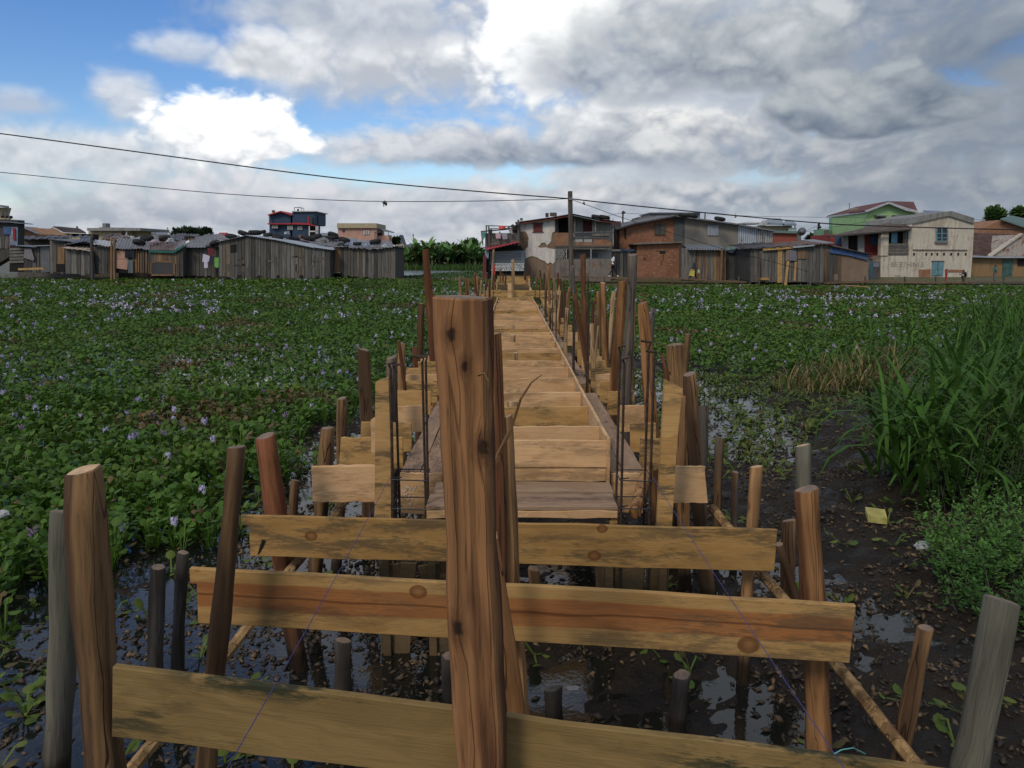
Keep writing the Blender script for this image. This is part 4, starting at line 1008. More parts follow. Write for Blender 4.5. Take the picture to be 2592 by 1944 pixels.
stake(1066, 768, 1064, 930, 11.3, 16, M_LOGDARK, 'dark weathered stake left of the tall thin pole')
stake(1076, 632, 1094, 930, 11.0, 18, M_LOGSPLIT, 'tall thin brown pole rising left of the main post', kind='slab', w2=26)
stake(400, 1436, 388, 1700, 3.9, 36, M_LOGWET, 'dark stump in the water behind the stout left post, left of a pair')
stake(462, 1400, 452, 1700, 4.05, 28, M_LOGWET, 'dark stump in the water behind the stout left post, right of a pair')
stake(868, 1622, 866, 1745, 4.0, 40, M_LOGWET, 'low grey stump in the water under the striped board', end=M_ENDDARK)
stake(1140, 1660, 1140, 1760, 4.1, 44, M_LOGWET, 'low mud-grey stump half hidden by the main post', end=M_ENDDARK)
stake(1399, 1744, 1400, 1800, 3.95, 42, M_LOGWET, 'low stump with pale round top in the dark puddle', end=M_LOGMUD)
stake(1726, 1708, 1715, 1830, 3.9, 46, M_LOGWET, 'low muddy stump below the right half of the striped board')
stake(1350, 1440, 1355, 1500, 5.2, 30, M_LOGDARK, 'dark pile under the front plate of the formwork')
stake(1916, 1182, 1876, 1801, 4.5, 30, M_LOGORANGE, 'slim orange-brown stake at the right end of the knotty board', w2=30, end=M_ENDCUT, tilt=.15)
stake(2043, 1240, 2072, 1890, 3.25, 58, M_LOG, 'thick brown stake with rounded top at the right end of the striped board', w2=66)
stake(2033, 1128, 2036, 1270, 5.6, 37, M_LOGMUD, 'grey-green stake standing behind the thick right stake', end=M_ENDCUT)
stake(2537, 1520, 2452, 1944, 2.85, 82, M_LOGMUD, 'grey-green leaning post at the bottom right corner', tilt=-.18, end=M_ENDDARK, w2=72, wob=.006)
stake(2341, 1588, 2290, 1850, 3.35, 38, M_LOGDARK, 'dark short stake left of the grey-green leaning post', w2=48)
stake(1996, 1318, 1988, 1500, 4.9, 34, M_LOGDARK, 'dark post behind the right end of the knotty board')
stake(1972, 1378, 2020, 1520, 4.75, 20, M_LOGDARK, 'thin dark stick leaning on the dark post at right', w2=20)
stake(1745, 947, 1786, 1450, 5.55, 32, M_LOGDARK, 'grey-brown stake leaning beside the right upright plank', w2=38)
stake(1718, 985, 1735, 1450, 5.8, 30, M_LOGORANGE, 'orange stake squeezed behind the right upright plank', kind='slab')
stake(1781, 1029, 1771, 1240, 6.9, 26, M_LOGGREY, 'grey forked stake in the shallow pool')
stake(1823, 1110, 1814, 1270, 6.4, 22, M_LOGDARK, 'thin dark stake in the pool right of the forked stake')
stake(1862, 1196, 1860, 1262, 6.3, 18, M_LOGDARK, 'short dark stub in the pool beside the slim orange stake')
stake(1476, 644, 1480, 900, 11.6, 14, M_LOG, 'tall brown pole in front of the cracked grey house wall', w2=16)
stake(1455, 746, 1481, 900, 10.6, 13, M_LOG, 'short brown stake leaning onto the tall brown pole', end=M_ENDCUT)
stake(1526, 716, 1536, 940, 11.0, 15, M_LOG, 'knobbly brown stake with a swollen ring halfway up', w2=20, knob=(.62, .25), end=M_ENDCUT)
stake(1575, 712, 1558, 980, 8.3, 25, M_LOG, 'brown squared post beside the tallest grey post', kind='slab', w2=26)
stake(1602, 646, 1588, 990, 8.0, 23, M_LOGGREY, 'tallest grey post on the right, orange towards its foot', w2=28)
stake(1627, 768, 1655, 1120, 6.9, 25, M_LOGSPLIT, 'split brown slab with a round knot near its top', kind='slab', w2=42)
stake(1653, 779, 1648, 900, 9.2, 12, M_LOGGREY, 'thin grey stake behind the split brown slab')
stake(1710, 873, 1718, 1120, 7.1, 42, M_LOGDARK, 'broad dark slab with a flat top above the wet pool', kind='slab', tilt=.05)
stake(1741, 846, 1736, 960, 7.6, 14, M_LOGDARK, 'thin dark stake rising behind the broad dark slab')
stake(1677, 895, 1684, 980, 7.0, 8, M_LOGRED, 'crooked twig between the split slab and the broad slab', wob=.05)
stake(1497, 820, 1504, 910, 10.2, 13, M_LOGPALE, 'short pale stake left of the knobbly stake', w2=12)
stake(1515, 825, 1503, 960, 10.0, 6, M_LOGPALE, 'thin pale stick leaning left of the knobbly stake')
stake(1435, 780, 1433, 870, 12.5, 9, M_LOGPALE, 'pale stake right of the grey ledge planks, before the leaning stake')
stake(1418, 735, 1409, 830, 17.0, 5, M_LOGPALE, 'thin straight pale stick beside the rebars on the right')
stake(1449, 674, 1456, 820, 19.0, 8, M_LOGGREY, 'slim grey pole touching the electric pole on its right')
stake(1441, 727, 1437, 800, 20, 7, M_LOG, 'brown stake right in front of the electric pole foot')
stake(1432, 740, 1426, 800, 21, 5, M_LOGRED, 'reddish thin stake left of the electric pole foot')
stake(1421, 708, 1408, 775, 24, 6, M_LOGPALE, 'pale leaning stake left of the electric pole')
stake(1298, 657, 1298, 735, 33, 8, M_LOGPALE, 'pale tall post in the middle at the far end of the trough', end=M_ENDCUT)
stake(1250, 632, 1243, 725, 40, 5, M_LOGPALE, 'crooked pale pole leaning before the tin shed', wob=.02)
stake(1366, 682, 1370, 716, 38, 6, M_LOGDARK, 'dark leaning post before the brown foot of the white house')
GFL, GFR = 'far stakes left of the trough end', 'far stakes right of the trough end'
for (a, b_, c_, d_, Y, wpx, m_) in ((1203, 691, 1205, 760, 30, 6, M_LOGRED), (1209, 700, 1209, 760, 28, 5, M_LOG), (1219, 709, 1216, 760, 27, 6, M_LOGPALE), (1226, 724, 1226, 765, 26, 4, M_LOGPALE), (1238, 712, 1238, 760, 28, 5, M_LOG),
                                    (1251, 697, 1252, 750, 33, 5, M_LOG), (1258, 708, 1258, 740, 36, 4, M_LOGPALE), (1267, 679, 1267, 710, 42, 4, M_LOG), (1273, 692, 1273, 712, 43, 4, M_LOGDARK), (1232, 690, 1229, 735, 36, 6, M_LOGDARK), (1281, 695, 1279, 725, 40, 4, M_LOGDARK)):
    stake(a, b_, c_, d_, Y, wpx, m_, 'thin far stake crowded left of the trough end near the tin shed', group=GFL, n=7)
for (a, b_, c_, d_, Y, wpx, m_) in ((1388, 673, 1391, 770, 24, 6, M_LOG), (1387, 690, 1392, 770, 26, 6, M_LOGPALE), (1377, 690, 1377, 745, 33, 5, M_LOGDARK), (1402, 704, 1402, 765, 26, 6, M_LOGPALE), (1345, 670, 1345, 705, 44, 3, M_LOGRED),
                                    (1333, 700, 1333, 730, 38, 4, M_LOG), (1340, 705, 1341, 730, 40, 4, M_LOGPALE), (1328, 690, 1329, 718, 44, 5, M_LOGDARK), (1357, 700, 1358, 740, 34, 4, M_LOG), (1394, 780, 1393, 840, 15, 6, M_LOGDARK), (1383, 712, 1383, 760, 28, 4, M_LOGDARK), (1412, 690, 1413, 725, 42, 5, M_LOGRED)):
    stake(a, b_, c_, d_, Y, wpx, m_, 'thin far stake crowded right of the trough end before the white house', group=GFR, n=7)
# thickets of thin stakes and single bars along both edges
r7 = random.Random(17)
for k in range(46):
    right = k % 3 != 0
    Y = 7.5 + 20 * r7.random() ** .8
    x = r7.uniform(1.05, 1.75) if right else r7.uniform(-1.6, -.95)
    zt = r7.uniform(1.35, 2.15) - .006 * Y
    c = Y * CT + (H - zt) * ST
    def pix(x, y, z):
        d = y * CT + (H - z) * ST; return 1296 + F * x / d, 972 - F * ((z - H) * CT + y * ST) / d
    t0 = pix(x + r7.uniform(-.10, .10), Y, zt); f0 = pix(x, Y, .5)
    wpx = r7.uniform(.03, .075) / pxm(Y, zt)
    stake(t0[0], t0[1], f0[0], f0[1], Y, wpx, r7.choice((M_LOG, M_LOGPALE, M_LOGSPLIT, M_LOGDARK, M_LOGORANGE, M_LOGRED)), 'thin uneven stake in the crowded row along the %s edge of the trough' % ('right' if right else 'left'), 'thin stakes crowded along the %s edge of the trough' % ('right' if right else 'left'), kind='slab' if k % 2 else 'round', n=8, wob=.02)
# pile heads between the ribs
GP = 'sawn pile heads between the ribs of the trough'
for (a, b_, Y, wpx, lab) in ((1303, 988, 7.55, 25, 'taller pile head with a bright sawn top between the near ribs'), (1296, 1017, 6.95, 26, 'low pile head just in front of the taller one'), (1305, 893, 10.25, 14, 'pale round pile head in the middle ribs of the trough'),
                             (1298, 848, 12.8, 13, 'pile head two ribs beyond the middle one'), (1299, 822, 15.1, 10, 'small far pile head in the trough'), (1311, 757, 25.6, 8, 'tiny pile head at the very end of the trough')):
    stake(a, b_, a, b_ + 60, Y, wpx, M_LOGPALE, lab, group=GP, end=M_ENDCUT, name='pile_head', cat='pile', tilt=0)
# log end in the right column box
tag(tube('log', [P(1606, 1300, 4.98), P(1640, 1180, 5.5)], .042, M_LOGORANGE, n=10), 'round log lying on end behind the right rebar cage', 'log')
# dead grass blade sprung across the main post, bark strips
M_STRAW = plain('straw', (0.20, 0.11, 0.05), 0.7)
tag(tube('dry_blade', [P(1228, 1240, 2.95), P(1262, 1150, 2.95), P(1296, 1080, 2.9), P(1318, 1010, 2.85), P(1345, 968, 2.85), P(1372, 948, 2.85)], .012, M_STRAW, n=4, taper=.0015), 'curved dry reddish blade springing right from behind the main post', 'bark strip')
tag(tube('bark_strip', [P(1210, 950, 2.12), P(1226, 945, 2.11), P(1236, 965, 2.11), P(1238, 990, 2.12), P(1230, 1025, 2.13)], .004, M_LOGDARK, n=4, taper=.0015), 'dark curl of bark peeling off the main post', 'bark strip')
# ------------------------------------------------------------------ building helpers
M_GREY = greyboard('boards_grey', (0.16, 0.16, 0.15))
M_GREYB = greyboard('boards_grey_brown', (0.15, 0.125, 0.10))
M_GREYD = greyboard('boards_dark', (0.085, 0.085, 0.08))
M_BROWN = greyboard('boards_brown', (0.17, 0.115, 0.075), light=(0.30, 0.19, 0.10))
M_TANB = greyboard('boards_tan', (0.26, 0.16, 0.085), light=(0.34, 0.22, 0.12))
M_YEL = pine('boards_new', (0.55, 0.35, 0.14), (0.42, 0.25, 0.09), amount=0.3)
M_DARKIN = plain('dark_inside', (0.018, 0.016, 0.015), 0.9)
M_TIN = tin('tin_grey', (0.20, 0.215, 0.23), 0.25)
M_TINB = tin('tin_bluish', (0.24, 0.28, 0.33), 0.15)
M_TIND = tin('tin_dark', (0.06, 0.06, 0.065), 0.4)
M_TINW = tin('tin_bright', (0.42, 0.46, 0.50), 0.2)
M_RUST = tin('tin_rusty', (0.12, 0.075, 0.06), 0.7)
M_TARPW = plain('tarp_white', (0.42, 0.43, 0.43), 0.6, 0.3, 5, dirt=(0.16, 0.15, 0.14))
M_TARPG = plain('tarp_grey', (0.20, 0.20, 0.21), 0.7, 0.35, 5, dirt=(0.09, 0.085, 0.08))
M_TARPB = plain('tarp_blue', (0.055, 0.11, 0.24), 0.6, 0.35, 4, dirt=(0.12, 0.13, 0.15))
M_TARPGR = plain('tarp_green', (0.02, 0.12, 0.10), 0.6, 0.3, 4)
M_PINKP = plain('panel_pink', (0.46, 0.28, 0.215), 0.8, 0.15, 3)
M_TYRE = plain('tyre_rubber', (0.022, 0.022, 0.023), 0.75, 0.3, 15)
M_WHITE = plain('white_paint', (0.62, 0.62, 0.60), 0.7, 0.12, 3)
M_CREAM = plaster('cream_wall', (0.50, 0.43, 0.29), (0.26, 0.22, 0.15), .5)
M_NAVY = plain('navy_wall', (0.028, 0.055, 0.10), 0.7, 0.15, .6)
M_REDT = plain('red_trim', (0.36, 0.035, 0.04), 0.6, 0.15, 1)
M_PINKW = plaster('pink_wall', (0.56, 0.34, 0.27), (0.42, 0.25, 0.2), .3, .6, .15)
M_PANE = plain('window_dark', (0.03, 0.035, 0.04), 0.2, 0.2, spec=.5)
M_BRICK = bricks('brick_red', (0.30, 0.125, 0.065), (0.22, 0.09, 0.05), (0.20, 0.14, 0.10))
M_BRICKT = bricks('brick_tan', (0.40, 0.22, 0.12), (0.34, 0.17, 0.09), (0.25, 0.18, 0.12))
M_ROOFBR = plain('roof_brown', (0.055, 0.038, 0.034), 0.9, 0.4, 3)
def cloth(col): return plain('cloth', col, 0.85, 0.15, 8)

def corr(name, a, b, c, d, n, amp, mat, parent=None, sag=0.0, along='ab', seed=0):
    """corrugated sheet a-b (front) c-d (back): ridges run from front edge to back edge"""
    a, b, c, d = map(Vector, (a, b, c, d)); r = random.Random(seed + int(abs(a.x) * 100))
    nu, nv = n * 4, 4; nr = (b - a).cross(d - a).normalized()
    if nr.z < 0: nr = -nr
    V = []
    for lay in (0, 1):
        for j in range(nv + 1):
            v = j / nv; wob = [r.uniform(-1, 1) * sag for _ in range(6)]
            for i in range(nu + 1):
                u = i / nu; p = a.lerp(b, u).lerp(d.lerp(c, u), v)
                s = wob[min(5, int(u * 6))] if sag else 0
                p = p + nr * (amp * math.sin(i * math.pi / 2) + s - lay * 0.02)
                V.append(p)
    w_ = nu + 1; L0 = w_ * (nv + 1); Fc = []
    for j in range(nv):
        for i in range(nu):
            k = j * w_ + i
            Fc.append((k, k + 1, k + w_ + 1, k + w_)); Fc.append((L0 + k, L0 + k + w_, L0 + k + w_ + 1, L0 + k + 1))
    for i in range(nu):
        Fc.append((i + 1, i, L0 + i, L0 + i + 1)); k = nv * w_ + i; Fc.append((k, k + 1, L0 + k + 1, L0 + k))
    for j in range(nv):
        k = j * w_; Fc.append((k, k + w_, L0 + k + w_, L0 + k)); k += nu; Fc.append((k + w_, k, L0 + k, L0 + k + w_))
    return mesh(name, V, Fc, mat, parent)
def pl(poly, x):
    for (x0, y0), (x1, y1) in zip(poly[:-1], poly[1:]):
        if x <= x1: return y0 + (y1 - y0) * (x - x0) / max(1e-6, x1 - x0)
    return poly[-1][1]
def plank_wall(parent, x0, x1, top, bot, Y, wpx, mats, seed=0, ragged=2.0, th=.03, gap=.12, name='plank', pick=None):
    """upright planks, each a part of its own, standing proud by different amounts"""
    r = random.Random(seed * 77 + int(x0)); x = x0; out = []
    while x < x1 - 1.5:
        w_ = min(r.uniform(.75, 1.3) * wpx, x1 - x)
        if x1 - (x + w_) < wpx * .4: w_ = x1 - x
        xa, xb = x + gap * wpx * .5, x + w_ - gap * wpx * .5
        m_ = mats[r.randrange(len(mats))]
        if pick: m_ = pick(xa, r) or m_
        pr = r.choice((0, .012, .024)); lean = r.uniform(-.5, .5)
        jt = r.uniform(-ragged * .25, 0); jb = r.uniform(-ragged, ragged)
        out.append(prism(name, [(xa, pl(top, xa) + jt), (xb, pl(top, xb) + jt), (xb + lean, pl(bot, xb) + jb), (xa + lean, pl(bot, xa) + jb)], Y - pr - th, th, m_, parent))
        x += w_
    return out
def shell(parent, top, bot, Y, depth, mat, name='wall', inset=1.0):
    pts = [(x + (inset if i == 0 else -inset if i == len(top) - 1 else 0), y + .8) for i, (x, y) in enumerate(top)] + [(x, y - 2) for x, y in bot[::-1]]
    return prism(name, pts, Y, depth, mat, parent)
def roof(parent, top, Y, depth, mat, over=.25, amp=.02, npx=5, name='roof_sheet', rise=0.0, sag=.0):
    for (xa, ya), (xb, yb) in zip(top[:-1], top[1:]):
        a, b_ = P(xa, ya, Y - over), P(xb, yb, Y - over)
        up_ = Vector((0, depth + over, rise))
        corr(name, a, b_, b_ + up_, a + up_, max(2, int((xb - xa) / npx)), amp, mat, parent, sag)
def house(name, x, Y, label, cat, group=None): return thing(name, P(x, 700, Y), label, cat, group)
GSH = 'plank shacks standing along the marsh'

# ------------------------------------------------------------------ left bank, near row of shacks
t = house('plank_shack', 690, 52, 'widest grey plank shack on the left, with low gable and dark small window', 'shack', GSH)
top = [(553, 613), (625, 596.5), (838, 633)]; bot = [(553, 700), (600, 708), (838, 709)]
shell(t, top, bot, 52, 5.5, M_GREYD)
plank_wall(t, 555, 836, [(a, b_ + 1) for a, b_ in top], bot, 52, 8.6, [M_GREY, M_GREY, M_GREYD, M_GREYB], 1, ragged=4)
prism('window', [(583, 620), (598, 618), (598, 638), (583, 639)], 51.93, .02, M_DARKIN, t)
roof(t, [(548, 612), (590, 603), (626, 595)], 52, 5.5, M_TIN); roof(t, [(622, 595), (700, 607), (797, 627)], 52, 5.5, M_TINW); roof(t, [(793, 625), (842, 632)], 52, 5.5, M_TINW)
for x in (575, 625, 690, 760, 830): rect('stilt', x, 700, x + 5, 722, 52.15, .12, M_GREYD, t)
rp = random.Random(9)
for k in range(16):                       # odd patches and battens nailed over the planks
    x = rp.uniform(560, 815); y = rp.uniform(640, 690); w_, h = (rp.uniform(3, 8), rp.uniform(14, 40)) if k % 3 else (rp.uniform(14, 30), rp.uniform(3, 5))
    rect('patch_board', x, y, x + w_, min(y + h, 704), 51.93, .02, rp.choice((M_GREYD, M_BROWN, M_GREYB, M_GREY)), t)
for x in (600, 650, 700, 758, 800): rect('gap', x, 700 - rp.uniform(0, 4), x + rp.uniform(5, 16), 709, 51.915, .01, M_DARKIN, t)
t = house('plank_shack', 925, 53, 'grey plank shack with a pale door panel, behind the round bush', 'shack', GSH)
top = [(845, 624), (905, 627), (940, 631), (1000, 626)]; bot = [(845, 690), (865, 700), (1000, 709)]
shell(t, top, bot, 53, 4.5, M_GREYD)
plank_wall(t, 862, 1001, [(a, b_ + 1) for a, b_ in top], bot, 53, 8.2, [M_GREY, M_GREYD, M_GREYB], 2, ragged=4)
rect('door', 847, 625, 862, 693, 52.94, .05, M_TANB, t)
rect('porch_board', 835, 689, 862, 691, 52.5, .4, M_GREY, t)
roof(t, [(842, 623), (905, 626), (940, 630), (1004, 624)], 53, 4.5, M_TARPG, .3, .02, 9, sag=.05)
for x in (865, 930, 992): rect('stilt', x, 700, x + 5, 724, 53.2, .12, M_GREYD, t)
t = house('plank_shack', 495, 53, 'dark plank shack left of the widest shack, with a tilted grey sheet roof', 'shack', GSH)
top = [(462, 628), (560, 624)]; bot = [(462, 698), (560, 700)]
shell(t, top, bot, 53.2, 4, M_GREYD)
plank_wall(t, 463, 556, top, bot, 53.2, 9, [M_GREYD, M_GREY, M_GREYD], 3)
corr('roof_sheet', P(452, 626, 52.8), P(520, 626, 52.8), P(545, 601, 57), P(505, 598, 57), 8, .02, M_TARPG, t)
corr('roof_sheet', P(520, 622, 52.9), P(556, 622, 52.9), P(556, 612, 57), P(530, 606, 57), 5, .02, M_TIND, t)
t = house('plank_shack', 418, 52.5, 'shack with a large dark hatch panel in a pale frame and green tarp eaves', 'shack', GSH)
top = [(375, 637), (440, 639), (465, 622)]; bot = [(375, 694), (465, 699)]
shell(t, top, bot, 52.5, 4, M_GREYD)
plank_wall(t, 376, 464, top, bot, 52.5, 6.5, [M_BROWN, M_GREY, M_TANB, M_GREYD], 4)
prism('hatch', [(383, 668), (390, 664), (433, 664), (439, 669), (439, 694), (383, 694)], 52.40, .05, M_TIND, t)
for q in ([(380, 663), (384, 665), (384, 697), (380, 697)], [(439, 664), (443, 668), (442, 698), (438, 698)], [(380, 694), (441, 695), (441, 698), (380, 698)], [(382, 664), (395, 660), (396, 663), (384, 667)], [(395, 661), (436, 661), (440, 666), (434, 665), (396, 664)]): prism('hatch_frame', q, 52.38, .06, M_TANB, t)
prism('green_tarp', [(376, 633), (440, 635), (465, 620), (466, 625), (440, 641), (376, 639)], 52.3, .08, M_TARPGR, t)
corr('roof_sheet', P(372, 633, 52.3), P(440, 634, 52.3), P(450, 612, 57), P(385, 610, 57), 9, .03, M_RUST, t, .05)
corr('roof_sheet', P(440, 634, 52.3), P(468, 620, 52.3), P(470, 606, 57), P(452, 612, 57), 4, .03, M_TARPG, t, .05)
t = house('plank_shack', 335, 52.6, 'shack with a pink sheet nailed on its wall and orange slats', 'shack', GSH)
top = [(290, 630), (375, 632)]; bot = [(290, 692), (375, 694)]
shell(t, top, bot, 52.6, 4, M_DARKIN)
prism('pink_sheet', [(293, 634), (320, 633), (325, 650), (322, 683), (308, 681), (293, 679)], 52.50, .04, M_PINKP, t)
rect('slat', 293, 655.5, 323, 656.3, 52.49, .01, M_TANB, t)
plank_wall(t, 322, 376, [(320, 633), (376, 634)], [(320, 690), (376, 692)], 52.6, 6.0, [M_TANB, M_BROWN, M_GREYD, M_TANB], 5, gap=.35)
rect('dark_cloth', 316, 632, 340, 652, 52.42, .05, cloth((.025, .032, .045)), t)
rect('hanging_sheet', 324, 658, 336, 691, 52.44, .03, cloth((.20, .22, .22)), t)
corr('roof_sheet', P(288, 629, 52.3), P(378, 631, 52.3), P(385, 606, 58), P(300, 602, 58), 12, .03, M_TARPG, t, .06)
t = house('plank_shack', 258, 52.4, 'narrow grey shack between the tan awning shack and the two tall poles', 'shack', GSH)
top = [(232, 624), (292, 627)]; bot = [(232, 692), (292, 693)]
shell(t, top, bot, 52.4, 4, M_GREYD)
plank_wall(t, 233, 291, top, bot, 52.4, 8, [M_GREY, M_GREYD, M_BROWN], 6)
corr('roof_sheet', P(234, 617, 52), P(284, 624, 52), P(286, 610, 56), P(240, 606, 56), 6, .02, M_TARPW, t, .03)
t = house('plank_shack', 195, 52, 'shack of wide grey boards under a torn tan awning on the left', 'shack', GSH)
top = [(163, 627), (230, 632)]; bot = [(166, 693), (235, 696)]
shell(t, top, bot, 52, 4, M_GREYD)
plank_wall(t, 165, 234, top, bot, 52, 12, [M_GREY, M_GREYD, M_GREY, greyboard('boards_pale', (.20, .20, .195))], 7, ragged=3)
corr('awning', P(158, 627, 51.6), P(228, 634, 51.6), P(226, 623, 54), P(186, 621, 54), 5, .02, plain('tan_sheet', (.42, .35, .27), .8, .25, 3), t, .02)
corr('roof_sheet', P(160, 621, 52.6), P(236, 606, 52.6), P(236, 598, 56), P(166, 613, 56), 8, .02, M_TIND, t)
t = house('plank_shack', 145, 54, 'low dark shack with an orange door, left of the tan awning', 'shack', GSH)
top = [(125, 608), (168, 616)]; bot = [(125, 690), (168, 692)]
shell(t, top, bot, 54, 4, M_GREYD); plank_wall(t, 126, 167, top, bot, 54, 8, [M_GREYD, M_GREY], 8)
rect('door', 146, 625, 163, 668, 53.9, .04, M_TANB, t); rect('doorway', 142, 668, 164, 688, 53.92, .02, M_DARKIN, t)
roof(t, [(120, 604), (165, 609), (205, 615)], 54, 4, M_TIN, .4)
t = house('tin_shed', 75, 54, 'low shed of grey tin sheets with a cloth on it, at far left', 'shed')
top = [(24, 624), (125, 621)]; bot = [(24, 690), (125, 692)]
shell(t, top, bot, 54.5, 4, M_DARKIN)
for k in range(5): prism('board', [(24, 628 + k * 8), (60, 627 + k * 8), (60, 633 + k * 8), (24, 634 + k * 8)], 54.42, .04, M_GREY, t)
plank_wall(t, 60, 104, [(60, 626), (104, 625)], [(60, 688), (104, 690)], 54.5, 9, [M_GREYD, M_GREYD, M_GREY], 9)
corr('tin_sheet', P(102, 623, 54.4), P(126, 622, 54.4), P(127, 688, 54.38), P(104, 690, 54.38), 6, .015, M_TIN, t)
prism('hung_cloth', [(62, 629), (79, 629), (87, 656), (83, 660), (60, 652)], 54.3, .03, cloth((.20, .185, .20)), t)
roof(t, [(38, 621), (90, 625)], 54.5, 3, M_TINB, .4); roof(t, [(86, 622), (127, 621)], 54.5, 3, M_TINW, .4)
t = house('blue_shack', 15, 57, 'shack hung with a blue tarp and a red cloth at the far left edge', 'shack', GSH)
shell(t, [(-40, 552), (46, 556)], [(-40, 690), (44, 640)], 57, .8, M_GREYD)
prism('blue_tarp', [(8, 573), (27, 574), (26, 594), (9, 592)], 56.9, .04, M_TARPB, t); prism('blue_wall', [(24, 574), (45, 575), (44, 621), (26, 620)], 56.93, .04, plain('faded_blue', (.20, .26, .33), .8, .3, 3), t)
prism('red_cloth', [(32, 577), (38, 577), (39, 609), (33, 608)], 56.85, .03, cloth((.26, .03, .04)), t)
roof(t, [(-40, 560), (25, 562), (50, 565)], 57, 1.2, M_TINB, .4)
plank_wall(t, -30, 26, [(-30, 600), (26, 600)], [(-30, 632), (26, 628)], 57, 7, [M_GREYD, M_GREY, cloth((.2, .1, .1))], 10)
# poles, plank and clothes in front of the row
GLP = 'poles before the left shacks'
for x0, x1, y0, y1, lab in ((279, 284, 602, 694, 'left of two tall tan poles before the narrow grey shack'), (287, 292, 605, 694, 'right of two tall tan poles before the narrow grey shack'), (228, 236, 597, 696, 'thick dark post between the tan awning shack and the narrow shack')):
    stake((x0 + x1) / 2, y0, (x0 + x1) / 2 + 1, y1, 51.5, x1 - x0, M_TANB if x0 > 250 else M_GREYD, lab, GLP, name='pole', cat='pole', zb=.2, n=8)
tag(prism('plank', [(45, 679), (108, 677), (112, 682), (46, 684)], 52.5, .3, M_YEL), 'yellow plank lying before the far left tin shed', 'plank')
GL = 'clothes drying left of the widest shack'
for pts, c, lab in (([(514, 643), (531, 648), (529, 661), (525, 664), (526, 678), (516, 678), (517, 664), (512, 662)], (.55, .52, .62), 'white shirt hung on the line beside the widest shack'),
                    ([(531, 649), (540, 651), (538, 670), (531, 672)], (.03, .035, .06), 'dark garment hung between the white shirt and green cloth'),
                    ([(543, 652), (554, 652), (554, 676), (548, 678), (543, 674)], (.16, .42, .10), 'bright green cloth hung beside the widest shack'),
                    ([(525, 628), (541, 629), (540, 643), (534, 647), (526, 643)], (.14, .03, .04), 'maroon cloth hung above the white shirt')):
    tag(prism('garment', pts, 52.5 + rng.uniform(-.2, .1), .06, cloth(c)), lab, 'clothing', GL)
tag(tube('clothes_line', [P(506, 640, 52.45), P(525, 646, 52.45), P(545, 651, 52.45), P(556, 652, 52.45)], .012, M_WIRE, n=4), 'washing line between the dark shack and the widest shack', 'line')

# ------------------------------------------------------------------ roofs behind the near row, tyres
GRF = 'sheet roofs of the shacks behind'
for k, (a, b_, c, d, m_, lab) in enumerate((((60, 607, 60), (235, 600, 60), (232, 596, 64), (62, 600, 64), M_TIND, 'long black sheet roof behind the far left shacks'),
    ((288, 627, 55), (345, 622, 55), (372, 603, 60), (310, 598, 60), M_TARPW, 'white tarp roof heaped behind the two tan poles'),
    ((250, 607, 58), (330, 602, 58), (312, 594, 62), (285, 592, 62), M_RUST, 'rust brown roof sheet behind the white tarp roof'),
    ((345, 618, 56), (430, 614, 56), (440, 598, 61), (368, 598, 61), M_TARPG, 'grey roof sheet with tyres left of the green tarp shack'),
    ((425, 608, 58), (500, 606, 58), (505, 594, 62), (438, 592, 62), M_TIND, 'dark roof with planks behind the green tarp shack'),
    ((500, 604, 60), (580, 606, 60), (560, 594, 64), (520, 592, 64), M_TARPG, 'grey sheet roof left behind the widest shack'),
    ((700, 612, 60), (800, 622, 60), (790, 604, 65), (690, 600, 65), M_RUST, 'brown patched roof right behind the widest shack gable'),
    ((790, 626, 57), (860, 626, 57), (880, 600, 62), (800, 604, 62), M_TARPG, 'grey patched roof between the widest shack and the next'),
    ((860, 624, 58), (930, 628, 58), (940, 610, 62), (870, 604, 62), M_TINB, 'bluish patched roof above the pale door shack'),
    ((925, 628, 58), (1000, 626, 58), (990, 612, 62), (930, 610, 62), M_TARPG, 'pale patched roof at the right end of the left shacks'))):
    o = corr('roof_sheet', P(*a), P(*b_), P(*c), P(*d), 9, .035, m_, None, .09, seed=k); tag(o, lab, 'roof', GRF)
# low walls under those roofs (they stand on the bank)
for k, (x0, x1, y, Y, lab) in enumerate(((45, 300, 606, 61, 'dark long wall under the black sheet roof at far left'), (300, 500, 616, 58.5, 'dark plank wall behind the tarp roofs on the left'), (500, 1000, 624, 60, 'dark wall behind the widest shack and the pale door shack'))):
    tag(prism('back_wall', [(x0, y), (x1, y + 2), (x1, 705), (x0, 705)], Y, 3, M_GREYD), lab, 'wall', kind='thing')
def tyre_mesh():
    V = []; Fc = []; N, K = 18, 8
    for i in range(N):
        a = 2 * math.pi * i / N
        for k in range(K):
            b_ = 2 * math.pi * k / K; r = .25 + .075 * math.cos(b_); V.append((math.cos(a) * r, math.sin(a) * r, .09 * math.sin(b_) * (1.15 if abs(math.sin(b_)) > .6 else 1)))
    for i in range(N):
        for k in range(K): Fc.append((i * K + k, ((i + 1) % N) * K + k, ((i + 1) % N) * K + (k + 1) % K, i * K + (k + 1) % K))
    me = bpy.data.meshes.new('tyre'); me.from_pydata(V, [], Fc); me.shade_smooth(); me.materials.append(M_TYRE); return me
TY = tyre_mesh()
